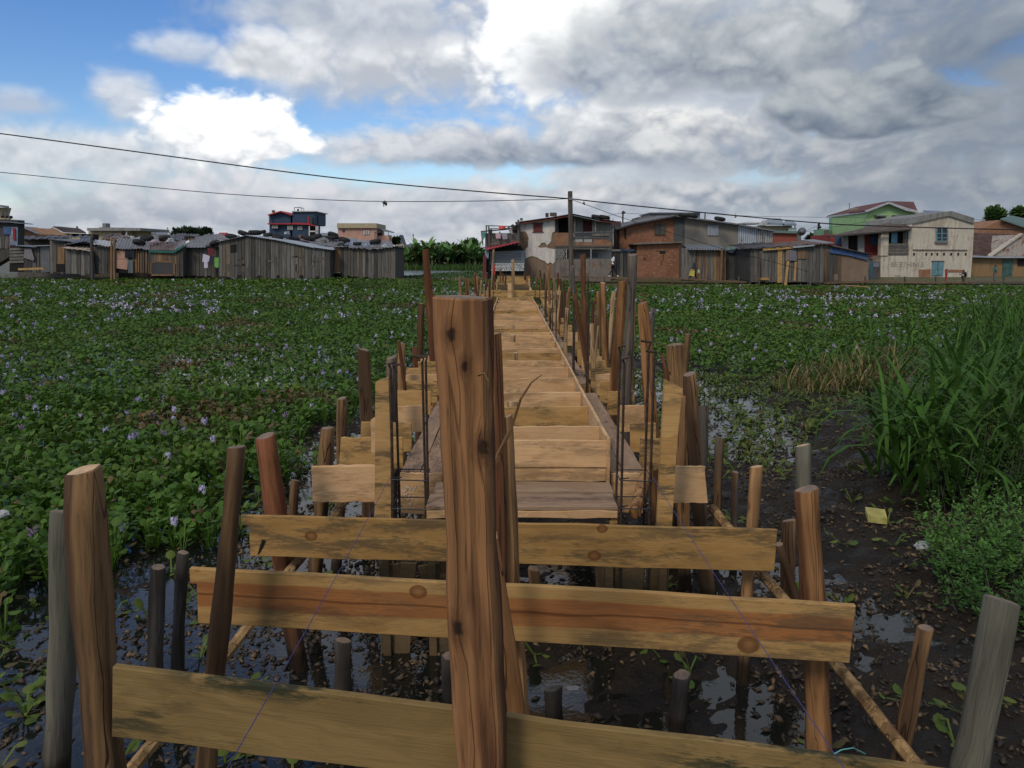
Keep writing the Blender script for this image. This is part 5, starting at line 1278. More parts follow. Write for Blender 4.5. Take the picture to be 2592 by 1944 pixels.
TYRES = [(352, 613, 54, 'black tyre on the white tarp above the pink sheet'), (372, 602, 57, 'flat tyre on the grey roof left of the green tarp shack'), (417, 604, 57, 'tyre half sunk in the grey roof above the green tarp'), (480, 602, 59, 'pale rimmed tyre on the dark roof with planks'), (545, 616, 52.6, 'tyre jammed at the left corner of the widest shack'),
         (585, 598, 58, 'tyre low behind the left gable slope of the widest shack'), (617, 591, 57, 'first tyre left of the ridge of the widest shack'), (645, 589, 58, 'tyre just right of the ridge of the widest shack'), (661, 588, 59, 'tyre touching the one right of the ridge'),
         (678, 594, 55, 'large tyre before the left corner of the navy house'), (703, 600, 55, 'tyre down the right roof slope before the navy house'), (742, 605, 57, 'big tyre on the brown roof below the navy house'), (781, 603, 58, 'tyre leaning under the right end of the navy house'), (800, 599, 60, 'tyre at the lower right corner of the navy house'),
         (768, 614, 57, 'tyre lying low on the brown patched roof'), (843, 594, 60, 'upper of two stacked tyres left of the pink house'), (843, 601, 60, 'lower of two stacked tyres left of the pink house'), (872, 607, 60, 'tyre under the small window of the pink house'), (869, 620, 57, 'low tyre on the edge of the pale door shack roof'), (906, 617, 58, 'tyre on the bluish roof below the pink house'), (950, 612, 60, 'tyre lying below the porch of the pink house')]
for a, b_, Y, lab in TYRES:
    o = bpy.data.objects.new('tyre', TY); COL.objects.link(o); o.location = P(a, b_, Y); s = rng.uniform(.8, 1.05) * (1.0 if Y < 57 else 1.12)
    o.scale = (s * 1.25, s * 1.25, s * 1.35); o.rotation_euler = (rng.uniform(-.3, .3), rng.uniform(-.3, .3), rng.uniform(0, 3)); tag(o, lab, 'tyre', 'old tyres weighing down the shack roofs')
GJ = 'junk lying on the shack roofs'
for (x, y, Y, w_, h, m_, lab) in ((432, 609, 55, 14, 7, M_TARPW, 'crumpled white sack on the roof above the hatch'), (392, 610, 55, 18, 6, plain('pinkish', (.40, .33, .37), .8), 'pinkish plastic heap on the roof above the hatch'), (726, 590, 56, 16, 5, M_TARPW, 'white scrap on the roof before the navy house'),
                               (880, 618, 57, 16, 6, M_TINB, 'blue-grey sheet scrap on the pale door shack roof'), (925, 617, 57, 20, 6, M_TINB, 'bluish crumpled sheet on the roof at right'), (975, 622, 56, 22, 5, M_TARPW, 'whitish crumpled sheet near the right end of the roofs'), (490, 608, 56, 14, 6, M_TANB, 'broken boards on the roof left of the widest shack'), (760, 600, 58, 16, 7, M_BROWN, 'brown scrap boards below the navy house'), (820, 612, 57, 20, 8, M_GREY, 'grey scrap boards between the tyres and the pink house')):
    r = random.Random(x); k = pxm(Y); V = [P(x, y, Y) + Vector((math.cos(a) * w_ * .5 * k * r.uniform(.7, 1.2), math.sin(a) * .7 * r.uniform(.6, 1.2), -.08)) for a in [i * 1.047 for i in range(6)]]
    V += [P(x, y, Y) + Vector((math.cos(a) * w_ * .3 * k * r.uniform(.5, 1.2), math.sin(a) * .4, h * k * r.uniform(.4, 1.0))) for a in [i * 1.047 + .3 for i in range(6)]]
    tag(mesh('scrap', V, [(i, (i + 1) % 6, 6 + (i + 1) % 6, 6 + i) for i in range(6)] + [tuple(range(6, 12)), (5, 4, 3, 2, 1, 0)], m_), lab, 'scrap', GJ)

# ------------------------------------------------------------------ houses farther back on the left
t = house('navy_house', 740, 150, 'tall navy blue house with red roof edges and a red floor band', 'house')
prism('wall', [(682, 543), (710, 536), (736, 545), (736, 625), (682, 625)], 150, 9, M_NAVY, t)
prism('wall', [(740, 536), (796, 536), (796, 568), (781, 568), (781, 625), (740, 625)], 149.6, 9, M_NAVY, t)
rect('wall', 797, 546, 806, 571, 152, 5, M_NAVY, t)
prism('roof_edge', [(677, 543), (710, 533.5), (739, 543.5), (739, 546), (710, 536.5), (678, 545.5)], 149.2, 10, M_REDT, t)
rect('roof_slab', 738.5, 534, 799, 536, 149.2, 10, M_TARPW, t)
rect('floor_band', 677, 565, 740, 568, 149, 2, M_REDT, t); prism('floor_band', [(740, 563), (782, 565), (797, 571), (797, 573), (780, 569), (740, 568)], 148.8, 2, M_REDT, t)
for x0, y0, x1, y1 in ((688, 570, 703, 578), (753, 572, 765, 582), (727, 571, 741, 582)):
    f = rect('window', x0, y0, x1, y1, 149.4, .1, plain('curtain', (.33, .34, .31), .8), t)
    for k in range(1, 3): rect('mullion', x0 + (x1 - x0) * k / 3 - .3, y0, x0 + (x1 - x0) * k / 3 + .3, y1, 149.35, .04, M_NAVY, f)
rect('red_frame', 779, 547, 781.5, 567, 149.3, .3, M_REDT, t); rect('window', 782, 549, 791, 566, 149.3, .15, M_PANE, t)
for x in (781.5, 799, 803): rect('balcony_column', x, 572, x + 2.2, 600, 149, .3, M_WHITE, t)
rect('balcony_rail', 783, 584, 805, 587, 149, .2, M_WHITE, t); rect('balcony_inside', 784, 573, 800, 600, 150, .2, M_DARKIN, t)
rect('balcony_column', 679.5, 546, 681, 566, 149, .3, M_WHITE, t)
b = Bag()
for p0, p1 in (((745, 534), (745, 525)), ((763, 534), (763, 525.5)), ((769, 534), (769, 527)), ((745, 525), (769, 527)), ((745, 525), (763, 525.5))): b.bar(P(*p0, 150), P(*p1, 150), .06)
b.build('roof_frame', M_TIN, t); rect('water_drum', 752, 529, 755.5, 534, 151, .4, M_DARKIN, t); rect('chimney', 688, 532, 694, 538, 152, .6, M_RUST, t)
t = house('pink_house', 905, 118, 'pink flat-roofed house with cream parapet and a side porch', 'house')
rect('wall', 855, 576, 951, 640, 118, 8, M_PINKW, t)
rect('parapet', 853, 565, 952, 577, 117.6, 9, M_CREAM, t)
extrude('parapet_side', [P(952, 565, 117.6), P(969, 570, 124), P(969, 580, 124), P(952, 577, 117.6)], (.1, 0, 0), M_CREAM, t)
extrude('side_wall', [P(951.2, 577, 118), P(968, 580, 124), P(968, 640, 124), P(951.2, 640, 118)], (.1, 0, 0), M_PINKW, t)
prism('balcony_wall', [(953, 597), (984, 595), (984, 613), (953, 614)], 119, 3, M_PINKW, t); prism('porch_roof', [(953, 578), (968, 579), (988, 586), (987, 588), (953, 583)], 119, 4, M_TIN, t)
rect('porch_opening', 953, 583, 968, 596, 118.9, .05, M_DARKIN, t); rect('porch_post', 982, 586, 983.5, 597, 119, .15, M_TIN, t)
f = rect('window', 866, 581, 872, 587, 117.9, .12, M_PANE, t)
f = rect('window', 920, 582, 935, 594, 117.9, .12, plain('pale_pane', (.42, .43, .42), .5), t); rect('window_frame', 919, 580.5, 936, 582, 117.85, .2, M_REDT, f)
for x in (924.5, 929.5): rect('window_bar', x, 582, x + .8, 594, 117.85, .06, M_REDT, f)
rect('drain_pipe', 948, 587, 949.2, 612, 117.9, .1, M_TIN, t); rect('drain_pipe', 948, 586.5, 965, 587.8, 117.9, .1, M_TIN, t)
t = house('cream_house', 288, 95, 'cream flat-roofed house with a roof tank on the far left', 'house')
prism('wall', [(224, 583), (318, 583), (318, 640), (224, 640)], 95, 6, M_CREAM, t); rect('wall', 318, 585, 345, 640, 97, 4, M_CREAM, t)
prism('roof_slab', [(220, 577), (250, 577), (250, 575), (355, 577), (355, 584), (220, 584)], 94.3, 8, plaster('concrete', (.33, .34, .33), (.15, .15, .14)), t)
rect('roof_tank', 259, 565, 268, 576, 96, 1, plaster('concrete2', (.25, .26, .26), (.12, .12, .12)), t)
rect('window', 283, 588, 294, 600, 94.9, .1, M_PANE, t); rect('window', 308, 586, 316, 597, 94.9, .1, M_PANE, t); rect('porch_column', 318, 584, 321, 605, 94.6, .3, M_WHITE, t)
t = house('tan_house', 165, 85, 'tan house with dark brown pitched roof and open veranda', 'house')
prism('wall', [(117, 582), (134, 577), (156, 590), (156, 640), (117, 640)], 85, 5, M_BRICKT, t); rect('veranda_back', 156, 592, 214, 640, 87, 3, M_DARKIN, t)
extrude('roof', [P(133, 575.5, 84.5), P(158, 588.5, 84.5), P(217, 591, 84.5), P(200, 581, 88), P(150, 576, 88)], (0, .1, .12), M_ROOFBR, t)
for pts in ([(115, 582), (133, 574.5), (159, 588), (159, 590), (133, 576.5), (115, 584)], [(158, 588), (216, 590.5), (216, 592), (158, 590)]): prism('fascia', pts, 84.3, .15, M_WHITE, t)
for x in (156, 176, 200): rect('column', x, 590, x + 3, 602, 84.5, .3, M_CREAM, t)
rect('veranda_wall', 156, 599, 216, 612, 84.6, .2, M_CREAM, t)
t = house('brick_house', 75, 72, 'low orange brick house with grey tin roof at far left', 'house')
prism('wall', [(42, 576), (52, 575), (96, 593), (96, 640), (42, 640)], 72, 5, M_BRICKT, t)
corr('roof_sheet', P(47, 572, 71.6), P(92, 591, 71.6), P(136, 592, 77), P(95, 576, 77), 10, .02, M_TINB, t); rect('window', 46, 592, 58, 602, 71.9, .1, M_PANE, t)
t = house('white_house', 5, 70, 'white upper storey under a tin roof at the left frame edge', 'house')
prism('wall', [(-40, 524), (11, 525), (2, 556), (-40, 560)], 70, 1, M_CREAM, t); extrude('roof', [P(-40, 517, 69), P(23, 524, 69), P(23, 526, 71), P(-40, 519, 71)], (0, 0, .1), M_TINB, t)
for x in (12, 22): rect('balcony_post', x, 526, x + 1.2, 560, 69.5, .05, M_TIN, t)
rect('balcony_wall', -40, 552, 24, 640, 69.6, .2, M_CREAM, t); rect('balcony_junk', 2, 546, 23, 553, 69.8, .5, M_DARKIN, t)
GFB = 'tiny buildings on the horizon'
for x0, y0, x1, y1, Y, m_, lab in ((380, 589, 396, 600, 240, M_WHITE, 'tiny white building on the horizon left of the dark trees'), (396, 593, 425, 602, 220, M_CREAM, 'tiny cream building on the horizon left of the dark trees'), (533, 597, 543, 606, 200, M_BRICK, 'tiny red roofed house just right of the dark trees'), (553, 594, 578, 606, 190, M_WHITE, 'tiny house with red roof above the dark shack'), (812, 595, 838, 606, 170, M_TIN, 'tiny grey roof between the navy house and pink house')):
    t = house('far_house', x0, Y, lab, 'house', GFB); rect('wall', x0, y0, x1, y1 + 20, Y, 8, m_, t)
    k = .3 * (y1 - y0); extrude('roof', [P(x0 - 1, y0 + k, Y - .5), P(x1 + 1, y0 + k, Y - .5), P(x1 - 2, y0 - k * .6, Y + 4), P(x0 + 2, y0 - k * .6, Y + 4)], (0, 0, .3), M_TIN if lab.find('red') < 0 else M_REDT, t)
t = house('church', 1012, 140, 'small church with a pointed dark spire beside the banana trees', 'church')
prism('wall', [(1002, 618), (1022, 618), (1022, 655), (1000, 655)], 140, 5, M_CREAM, t)
extrude('spire', [P(1003, 618, 140), P(1021, 618, 140), P(1013, 594, 142)], (0, 4, 0), plain('slate', (.07, .085, .11), .7), t); prism('nave_roof', [(1020, 622), (1035, 618), (1042, 640), (1022, 640)], 141, 6, M_TIN, t)
prism('side_roof', [(985, 628), (1006, 622), (1022, 640), (1020, 675), (985, 675)], 112, 4, M_ROOFBR, t)
GM = 'thin masts on the skyline'
for x, y0, Y, lab in ((424, 575, 260, 'thin mast left of the dark far trees'), (504, 571, 260, 'taller mast standing behind the dark far trees'), (389, 583, 260, 'short mast on the tiny white building'), (361, 583, 260, 'faint mast right of the cream house'), (371, 584, 260, 'second faint mast right of the cream house'), (1046, 592, 200, 'lattice mast above the banana trees'), (195, 573, 90, 'pole with a cross piece behind the tan house')):
    b = Bag(); b.bar(P(x, y0, Y), P(x, 620, Y), .10 if Y > 100 else .09); w_ = 2.2
    b.bar(P(x - w_, y0 + 4, Y), P(x + w_, y0 + 4, Y), .10); b.bar(P(x - w_ * .5, y0 + 1.5, Y), P(x + w_ * .5, y0 + 1.5, Y), .12)
    tag(b.build('mast', M_TIN), lab, 'mast', GM)
# ------------------------------------------------------------------ white house behind the trough end
M_LIME = plaster('lime_plaster', (0.72, 0.69, 0.64), (0.38, 0.29, 0.23), .45, 1.2, .55)
M_EARTH = plaster('earth_render', (0.26, 0.19, 0.14), (0.16, 0.115, 0.08), .7, 1.4, .35)
M_CONC = plaster('stained_concrete', (0.23, 0.20, 0.175), (0.11, 0.095, 0.08), .8, 1.1, .4)
M_BRICK2 = bricks('brick_weathered', (0.32, 0.155, 0.085), (0.25, 0.12, 0.07), (0.24, 0.17, 0.12))
M_ADOBE = bricks('brick_adobe', (0.26, 0.165, 0.10), (0.22, 0.14, 0.085), (0.17, 0.12, 0.085), bh=.11)
M_MAROON = plain('maroon_wood', (0.13, 0.035, 0.035), 0.7, 0.2, 6)
M_FASCIA = plain('fascia_red', (0.17, 0.045, 0.035), 0.75, 0.35, 4)
M_OLDWHITE = plaster('old_white', (0.42, 0.42, 0.40), (0.24, 0.23, 0.21), .5)
YO = 57
t = house('peeling_house', 1430, YO, 'two-storey white house with peeling plaster over brick at the trough end', 'house')
prism('brick_wall', [(1314, 562), (1405, 549), (1405, 716), (1318, 716)], YO, 7, M_ADOBE, t)
prism('plaster', [(1315, 563), (1405, 549.5), (1404.5, 586), (1398, 589), (1396, 600), (1395.5, 611), (1390, 617), (1385, 621.6), (1382, 617), (1376, 614), (1370, 615), (1368, 620), (1361, 625), (1370, 627.5), (1382, 626), (1392, 629), (1404, 631), (1405, 661), (1400, 668), (1393, 664), (1386, 668), (1379, 661), (1370, 658), (1360, 652), (1347, 648), (1338, 651), (1329, 655), (1330, 630), (1336, 625), (1337, 615), (1338, 603), (1336, 597), (1334, 591), (1327, 585), (1317.6, 587)], YO - .06, .06, M_LIME, t)
prism('lower_render', [(1328, 657), (1347, 650), (1370, 661), (1386, 671), (1403, 667), (1403, 715), (1328, 715)], YO - .03, .03, M_EARTH, t)
f = rect('shutter', 1350, 565, 1373, 587, YO - .12, .05, M_MAROON, t); rect('shutter_lintel', 1347, 564, 1376, 565.5, YO - .14, .08, M_MAROON, f); rect('shutter_sill', 1347, 586.5, 1376, 588, YO - .14, .08, M_MAROON, f)
# porch half
prism('recess_wall', [(1405, 549), (1452, 543), (1548, 557), (1548, 716), (1405, 716)], YO + 1.5, 5.5, M_OLDWHITE, t)
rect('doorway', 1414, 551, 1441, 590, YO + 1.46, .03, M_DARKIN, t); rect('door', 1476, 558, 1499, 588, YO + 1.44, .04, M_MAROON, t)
rect('brick_parapet', 1405, 589, 1453, 621, YO, .22, M_BRICK2, t)
prism('brick_parapet', [(1455, 613), (1500, 613), (1500, 605), (1540, 605), (1541, 611), (1548, 613), (1548, 622), (1455, 622)], YO, .22, M_BRICK2, t)
for q in ([(1454, 587), (1552, 585), (1552, 588), (1454, 590)], [(1450, 599), (1550, 597), (1550, 602), (1450, 603)], [(1500, 592), (1545, 591), (1545, 599), (1500, 600)]): prism('balcony_plank', q, YO - .1, .06, M_GREY, t)
for q in ([(1456, 604), (1475, 604), (1475, 613), (1456, 613)], [(1478, 605), (1498, 605), (1498, 613), (1478, 613)]): prism('balcony_panel', q, YO - .02, .04, M_OLDWHITE, t)
for x in (1454, 1500, 1506, 1551): rect('porch_post', x, 553, x + 2, 622 if x != 1506 else 588, YO - .05, .1, M_OLDWHITE if x > 1500 else M_GREY, t)
prism('floor_beam', [(1404, 621), (1549, 622), (1549, 626), (1404, 627)], YO - .08, 1.5, M_GREYD, t); prism('floor_beam', [(1405, 626.5), (1548, 627), (1548, 631), (1405, 631)], YO - .02, .2, M_GREY, t)
lt = Bag()
for k in range(7):
    lt.bar(P(1408 + k * 4.4, 631, YO - .02), P(1408 + k * 4.4 - 13, 655, YO - .02) if k > 2 else P(1408, 631 + (k * 4.4) * 1.85, YO - .02), .022, 4)
    lt.bar(P(1408 + k * 4.4, 655, YO - .02), P(1408 + k * 4.4 - 13, 631, YO - .02) if k > 2 else P(1408, 655 - (k * 4.4) * 1.85, YO - .02), .022, 4)
lt.build('lattice', M_OLDWHITE, t)
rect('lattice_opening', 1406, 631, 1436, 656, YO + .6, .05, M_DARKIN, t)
for x in (1405, 1433, 1447, 1495): rect('window_post', x, 630, x + 2, 656, YO - .03, .1, M_OLDWHITE, t)
f = rect('window', 1484, 640, 1513, 651, YO + 1.42, .05, M_PANE, t)
extrude('stair_stringer', [P(1450, 634, YO + .6), P(1454, 634, YO + .6), P(1462, 652, YO + .6), P(1450, 652, YO + .6)], (0, .1, 0), M_GREYD, t)
prism('lower_wall', [(1404, 656), (1547, 655), (1546, 716), (1404, 716)], YO - .02, .3, M_CONC, t)
prism('brick_patch', [(1498, 664), (1503, 663), (1506, 672), (1500, 675)], YO - .04, .02, M_BRICK2, t); prism('brick_patch', [(1542, 668), (1546, 668), (1545, 682), (1540, 680)], YO - .04, .02, M_BRICK2, t)
for a, b_, m_, ri in (((1305, 563), (1405, 549), M_FASCIA, .3), ((1405, 549), (1452, 541), M_FASCIA, .3), ((1452, 541), (1518, 555), M_TIN, .2), ((1518, 555), (1562, 560), M_FASCIA, .2)):
    p0, p1 = P(a[0], a[1], YO - .5), P(b_[0], b_[1], YO - .5)
    extrude('roof_sheet', [p0, p1, p1 + Vector((0, 7, ri)), p0 + Vector((0, 7, ri))], (0, 0, -.09), M_RUST if m_ is M_FASCIA else m_, t)
    extrude('fascia', [p0, p1, p1 - Vector((0, 0, .14)), p0 - Vector((0, 0, .14))], (0, .03, 0), m_, t)
GSTN = 'stones and bricks weighing the roofs of the white house'
for x, y, w_, h, lab in ((1320, 557, 7, 5, 'small stone at the left corner of the white house roof'), (1385, 548, 8, 9, 'dark block on the white house roof, left of a pair'), (1401, 546, 17, 8, 'wide dark block on the white house roof, right of a pair')):
    tag(rect('roof_block', x - w_ / 2, y - h, x + w_ / 2, y + 1, YO + .3, .4, M_GREYD), lab, 'block', GSTN)
for x, y, lab in ((1511, 549, 'tyre on the right slope of the white house roof'), (1530, 550, 'second tyre at the right end of the white house roof'), (1730, 545, 'black tyre on the ridge of the brick and grey house'), (1752, 546, 'second black tyre right of the ridge tyre'), (1822, 554, 'flat tyre down the slope of the grey house roof')):
    o = bpy.data.objects.new('tyre', TY); COL.objects.link(o); o.location = P(x, y, 58.5); o.scale = (1.3, 1.3, 1.2); o.rotation_euler = (.15, .1, 1); tag(o, lab, 'tyre', 'old tyres weighing down the right roofs')

# ------------------------------------------------------------------ tin shed with balcony on its left
t = house('tin_shed', 1275, 55, 'tin shed with a sloping red roof and a cluttered balcony beside the white house', 'shed')
prism('wall', [(1235, 636), (1318, 620), (1328, 640), (1328, 716), (1240, 716)], 55.3, 4, M_DARKIN, t)
for k in range(9): prism('tin_sheet', [(1240, 637 + k * 3.7), (1320, 634 + k * 3.8), (1320, 637.2 + k * 3.8), (1240, 640.2 + k * 3.7)], 55.22 - .02 * (k % 2), .06, M_TIN, t)
corr('tin_corner', P(1318, 636, 55.15), P(1328, 634, 55.15), P(1328, 668, 55.1), P(1319, 668, 55.1), 3, .02, M_TINB, t)
r = random.Random(5)
M_WB = plain('whitewash', (.66, .68, .70), .7, .2, 9, dirt=(.2, .2, .2))
for k in range(6):
    x = 1243.0
    while x < 1326:
        w_ = r.uniform(5, 12); prism('white_block', [(x, 667 + k * 3.3 + r.uniform(-.3, .3)), (min(x + w_, 1327), 667 + k * 3.3 + r.uniform(-.3, .3)), (min(x + w_, 1327), 669.1 + k * 3.3), (x, 669.1 + k * 3.3)], 55.1 - r.uniform(0, .06), .15, M_WB, t); x += w_ + r.uniform(.5, 1.4)
corr('roof_sheet', P(1228, 633, 54.2), P(1313, 613.5, 54.2), P(1312, 608, 57), P(1230, 625, 57), 10, .03, plain('red_sheet', (.34, .05, .06), .5, .25, 3), t)
for k in range(6): prism('balcony_board', [(1228, 592 + k * 5), (1313, 589 + k * 4.4), (1313, 592.6 + k * 4.4), (1228, 596 + k * 5)], 56, .05, M_GREY, t)
b = Bag()
for p0, p1, r_ in (((1231, 571), (1231, 622), .05), ((1237, 571), (1238, 622), .05), ((1265, 586), (1264, 620), .05), ((1219, 586), (1222, 620), .05), ((1312, 556), (1313, 620), .07)): b.bar(P(*p0, 55.8), P(*p1, 55.8), r_)
b.build('balcony_posts', M_GREY, t); b = Bag()
for p0, p1, r_ in (((1229, 571), (1293, 573), .035), ((1217, 586), (1310, 578), .05), ((1236, 579), (1310, 577), .03), ((1285, 577), (1300, 568), .05)): b.bar(P(*p0, 55.8), P(*p1, 55.8), r_)
b.build('balcony_rails', M_GREY, t)
rect('balcony_back', 1228, 590, 1313, 635, 57, .1, M_GREYD, t); rect('balcony_wall', 1294, 570, 1312, 598, 57.2, .1, M_DARKIN, t); prism('eave_sheet', [(1296, 572), (1313, 566), (1313, 569), (1298, 576)], 55.5, 1.4, M_TIND, t)
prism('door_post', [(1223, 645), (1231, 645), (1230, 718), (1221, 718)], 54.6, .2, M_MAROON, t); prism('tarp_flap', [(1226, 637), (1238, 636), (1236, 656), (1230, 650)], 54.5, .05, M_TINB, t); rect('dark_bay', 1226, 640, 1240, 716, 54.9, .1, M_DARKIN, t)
def lathe(name, prof, n, mat, M=None, parent=None):
    V = [(r_ * math.cos(2 * math.pi * k / n), r_ * math.sin(2 * math.pi * k / n), z) for r_, z in prof for k in range(n)]
    Fc = [(i * n + k, i * n + (k + 1) % n, (i + 1) * n + (k + 1) % n, (i + 1) * n + k) for i in range(len(prof) - 1) for k in range(n)]
    Fc += [tuple(range(n - 1, -1, -1)), tuple((len(prof) - 1) * n + k for k in range(n))]
    return mesh(name, V, Fc, mat, parent, M, True)
o = lathe('basin', [(.27, 0), (.26, .02), (.22, .16), (.17, .22), (.02, .23)], 14, plain('red_plastic', (.50, .06, .05), .4), Matrix.Translation(P(1271, 579.5, 55.75))); tag(o, 'red upturned basin on the balcony rail of the tin shed', 'basin')
GCB = 'clothes on the balcony of the tin shed'
for pts, c, lab in (([(1254, 590), (1267, 591), (1267, 604), (1261, 603), (1256, 604)], (.52, .38, .42), 'pink garment hung on the tin shed balcony'), ([(1269, 591), (1284, 590), (1284, 605), (1273, 606)], (.28, .29, .34), 'grey garment hung right of the pink one'), ([(1221, 588), (1229, 587), (1228, 600), (1223, 607)], (.05, .28, .24), 'teal cloth hung at the left end of the balcony'),
                    ([(1287, 581), (1296, 580), (1298, 592), (1290, 590)], (.30, .31, .33), 'pale grey cloth near the right end of the balcony'), ([(1237, 581), (1246, 580), (1246, 590), (1238, 590)], (.03, .03, .035), 'black cloth on the upper balcony line')):
    tag(prism('garment', pts, 55.6, .05, cloth(c)), lab, 'clothing', GCB)
tag(prism('red_cloth', [(1246, 671), (1253, 670), (1254, 694), (1249, 697), (1246, 692)], 50, .12, cloth((.42, .03, .045))), 'red cloth hanging behind the crooked pale pole', 'cloth')

# ------------------------------------------------------------------ brick and grey house with its lower brick annex
t = house('brick_house', 1760, 60, 'two-storey house, red brick on its left half and grey render right', 'house')
prism('brick_wall', [(1568, 578), (1600, 567), (1660, 555), (1708, 547), (1710, 712), (1568, 712)], 60, 7, M_BRICK, t)
prism('grey_strip', [(1707, 547), (1733, 546), (1731, 712), (1707, 712)], 59.9, 7, plaster('slate_render', (.095, .105, .105), (.06, .065, .065), .4), t)
prism('render_wall', [(1733, 546.5), (1868, 568), (1868, 712), (1732, 712)], 59.93, 7, plaster('grey_render', (.24, .22, .185), (.17, .155, .13), .4, .7, .15), t)
prism('tin_wall', [(1868, 568), (1957, 582), (1954, 712), (1867, 712)], 60, 7, M_TIND, t)
corr('tin_sheet', P(1869, 569, 59.9), P(1918, 577, 59.9), P(1916, 632, 59.88), P(1868, 632, 59.88), 9, .03, M_TINW, t); corr('tin_sheet', P(1917, 577, 59.86), P(1957, 583, 59.86), P(1954, 632, 59.84), P(1915, 632, 59.84), 7, .03, tin('tin_streaked', (.36, .37, .36), .45), t)
for k, (a, b_) in enumerate((((1560, 579), (1604, 565)), ((1604, 565), (1712, 545)), ((1708, 544), (1870, 566)), ((1868, 566), (1964, 583)))):
    p0, p1 = P(*a, 59.4), P(*b_, 59.4); extrude('roof_sheet', [p0, p1, p1 + Vector((0, 8, .3)), p0 + Vector((0, 8, .3))], (0, 0, -.1), M_TIND if k < 2 else M_TIN, t)
for x0, x1 in ((1657, 1670), (1671, 1684)): rect('shutter', x0, 566, x1, 594, 59.88, .06, M_GREYD, t)
for k in range(4): rect('shutter_board', 1791 + k * 7.2, 570, 1797.4 + k * 7.2, 596, 59.84, .05, plain('pale_blue_wood', (.27, .29, .33), .7, .15), t)
rect('shutter_frame', 1789, 569, 1821, 570, 59.8, .08, M_GREY, t)
rect('window', 1581, 578, 1585, 603, 59.9, .05, M_DARKIN, t)
t = house('brick_annex', 1668, 58, 'single-storey red brick annex with a tiny vent and a crack', 'house')
prism('brick_wall', [(1612, 617), (1726, 614), (1719, 716), (1612, 716)], 58, 2.3, M_BRICK, t)
prism('roof_slab', [(1603, 616), (1660, 612), (1690, 613), (1729, 610), (1729, 614.5), (1603, 619)], 57.6, 2.6, M_CONC, t)
f = rect('vent', 1670, 636, 1684, 642, 57.97, .03, M_DARKIN, t); rect('vent_lintel', 1660, 634, 1692, 635.3, 57.96, .04, M_BROWN, f)
prism('hole', [(1630, 654), (1634, 654), (1634, 657.5), (1630, 657.5)], 57.98, .02, M_DARKIN, t)
b = Bag()
for a, b_ in zip([(1679, 645), (1678, 652), (1680, 656), (1674, 662), (1673, 672)][:-1], [(1678, 652), (1680, 656), (1674, 662), (1673, 672)]): b.bar(P(*a, 57.99), P(*b_, 57.99), .018, 4)
b.build('wall_crack', M_DARKIN, t)
t = house('plank_gate', 1580, 58.5, 'dark plank gate between the white house and the brick annex', 'gate')
shell(t, [(1550, 632), (1611, 634)], [(1550, 712), (1611, 712)], 58.7, .1, M_DARKIN)
plank_wall(t, 1552, 1610, [(1550, 634), (1611, 636)], [(1550, 705), (1611, 706)], 58.6, 8.5, [M_GREYD, M_GREY, M_GREYD], 21)
rect('beam', 1548, 631, 1571, 636, 58.4, .1, M_OLDWHITE, t); rect('beam', 1571, 631, 1611, 636, 58.42, .1, plain('blue_beam', (.05, .09, .17), .7), t)
plank_wall(t, 1556, 1570, [(1550, 572), (1575, 575)], [(1550, 622), (1575, 624)], 60.5, 5, [M_GREYD], 22); rect('roof_edge', 1553, 560, 1572, 574, 61, 3, M_TIND, t)

# ------------------------------------------------------------------ plank sheds on the right bank
t = house('plank_shed', 1780, 57, 'brown plank shed under a bluish tin roof, behind the man with the can', 'shed', GSH)
top = [(1724, 628), (1838, 630)]; bot = [(1724, 706), (1838, 711)]
shell(t, top, bot, 57.2, 2.4, M_GREYD)
plank_wall(t, 1725, 1838, top, bot, 57.2, 8, [M_BROWN, M_BROWN, M_TANB, M_GREY], 23, pick=lambda x, r: M_GREY if x < 1745 else None)
corr('roof_sheet', P(1742, 631.5, 56.7), P(1838, 632.5, 56.7), P(1822, 619, 60), P(1728, 618, 60), 14, .03, M_TINB, t)
stake(1828, 630, 1824, 718, 56.6, 6, M_TANB, 'tan corner pole of the brown plank shed', 'poles before the right sheds', name='pole', cat='pole', zb=.2, n=8)
t = house('plank_shed', 1864, 57.5, 'dark slate-coloured plank shed with a small green tarp', 'shed', GSH)
top = [(1838, 634), (1892, 636)]; bot = [(1836, 711), (1892, 714)]
shell(t, top, bot, 57.8, 2.4, M_DARKIN); plank_wall(t, 1838, 1893, top, bot, 57.8, 7.5, [M_GREYD, greyboard('boards_slate', (.055, .065, .07)), M_GREYD], 24)
prism('green_tarp', [(1868, 634), (1888, 634), (1889, 642), (1869, 643)], 57.5, .05, plain('green_plastic', (.05, .20, .15), .5), t); prism('blue_tarp', [(1840, 633), (1858, 634), (1856, 640), (1842, 638)], 57.5, .05, M_TARPB, t)
corr('roof_sheet', P(1838, 633, 57.4), P(1868, 633, 57.4), P(1866, 625, 60), P(1836, 625, 60), 4, .03, plain('greenish_sheet', (.16, .26, .24), .6, .3), t, .04); corr('roof_sheet', P(1864, 632, 57.4), P(1892, 632, 57.4), P(1890, 624, 60), P(1862, 624, 60), 4, .03, M_TINB, t, .04)
stake(1900, 630, 1892, 712, 57, 8, M_BROWN, 'brown leaning pole between the slate shed and the raised hut', 'poles before the right sheds', name='pole', cat='pole', zb=.2, n=8)
t = house('raised_hut', 1990, 54, 'raised plank hut on stilts with fresh yellow planks and a grey curtain', 'hut', GSH)
top = [(1898, 631), (1980, 626), (2084, 621)]; bot = [(1898, 712), (1990, 715), (2084, 713)]
shell(t, top, bot, 54.2, 4, M_GREYD)
plank_wall(t, 1899, 2084, top, bot, 54.2, 8, [M_GREYD, M_GREY, greyboard('boards_slate2', (.075, .085, .09)), M_GREY], 25, ragged=3.5)
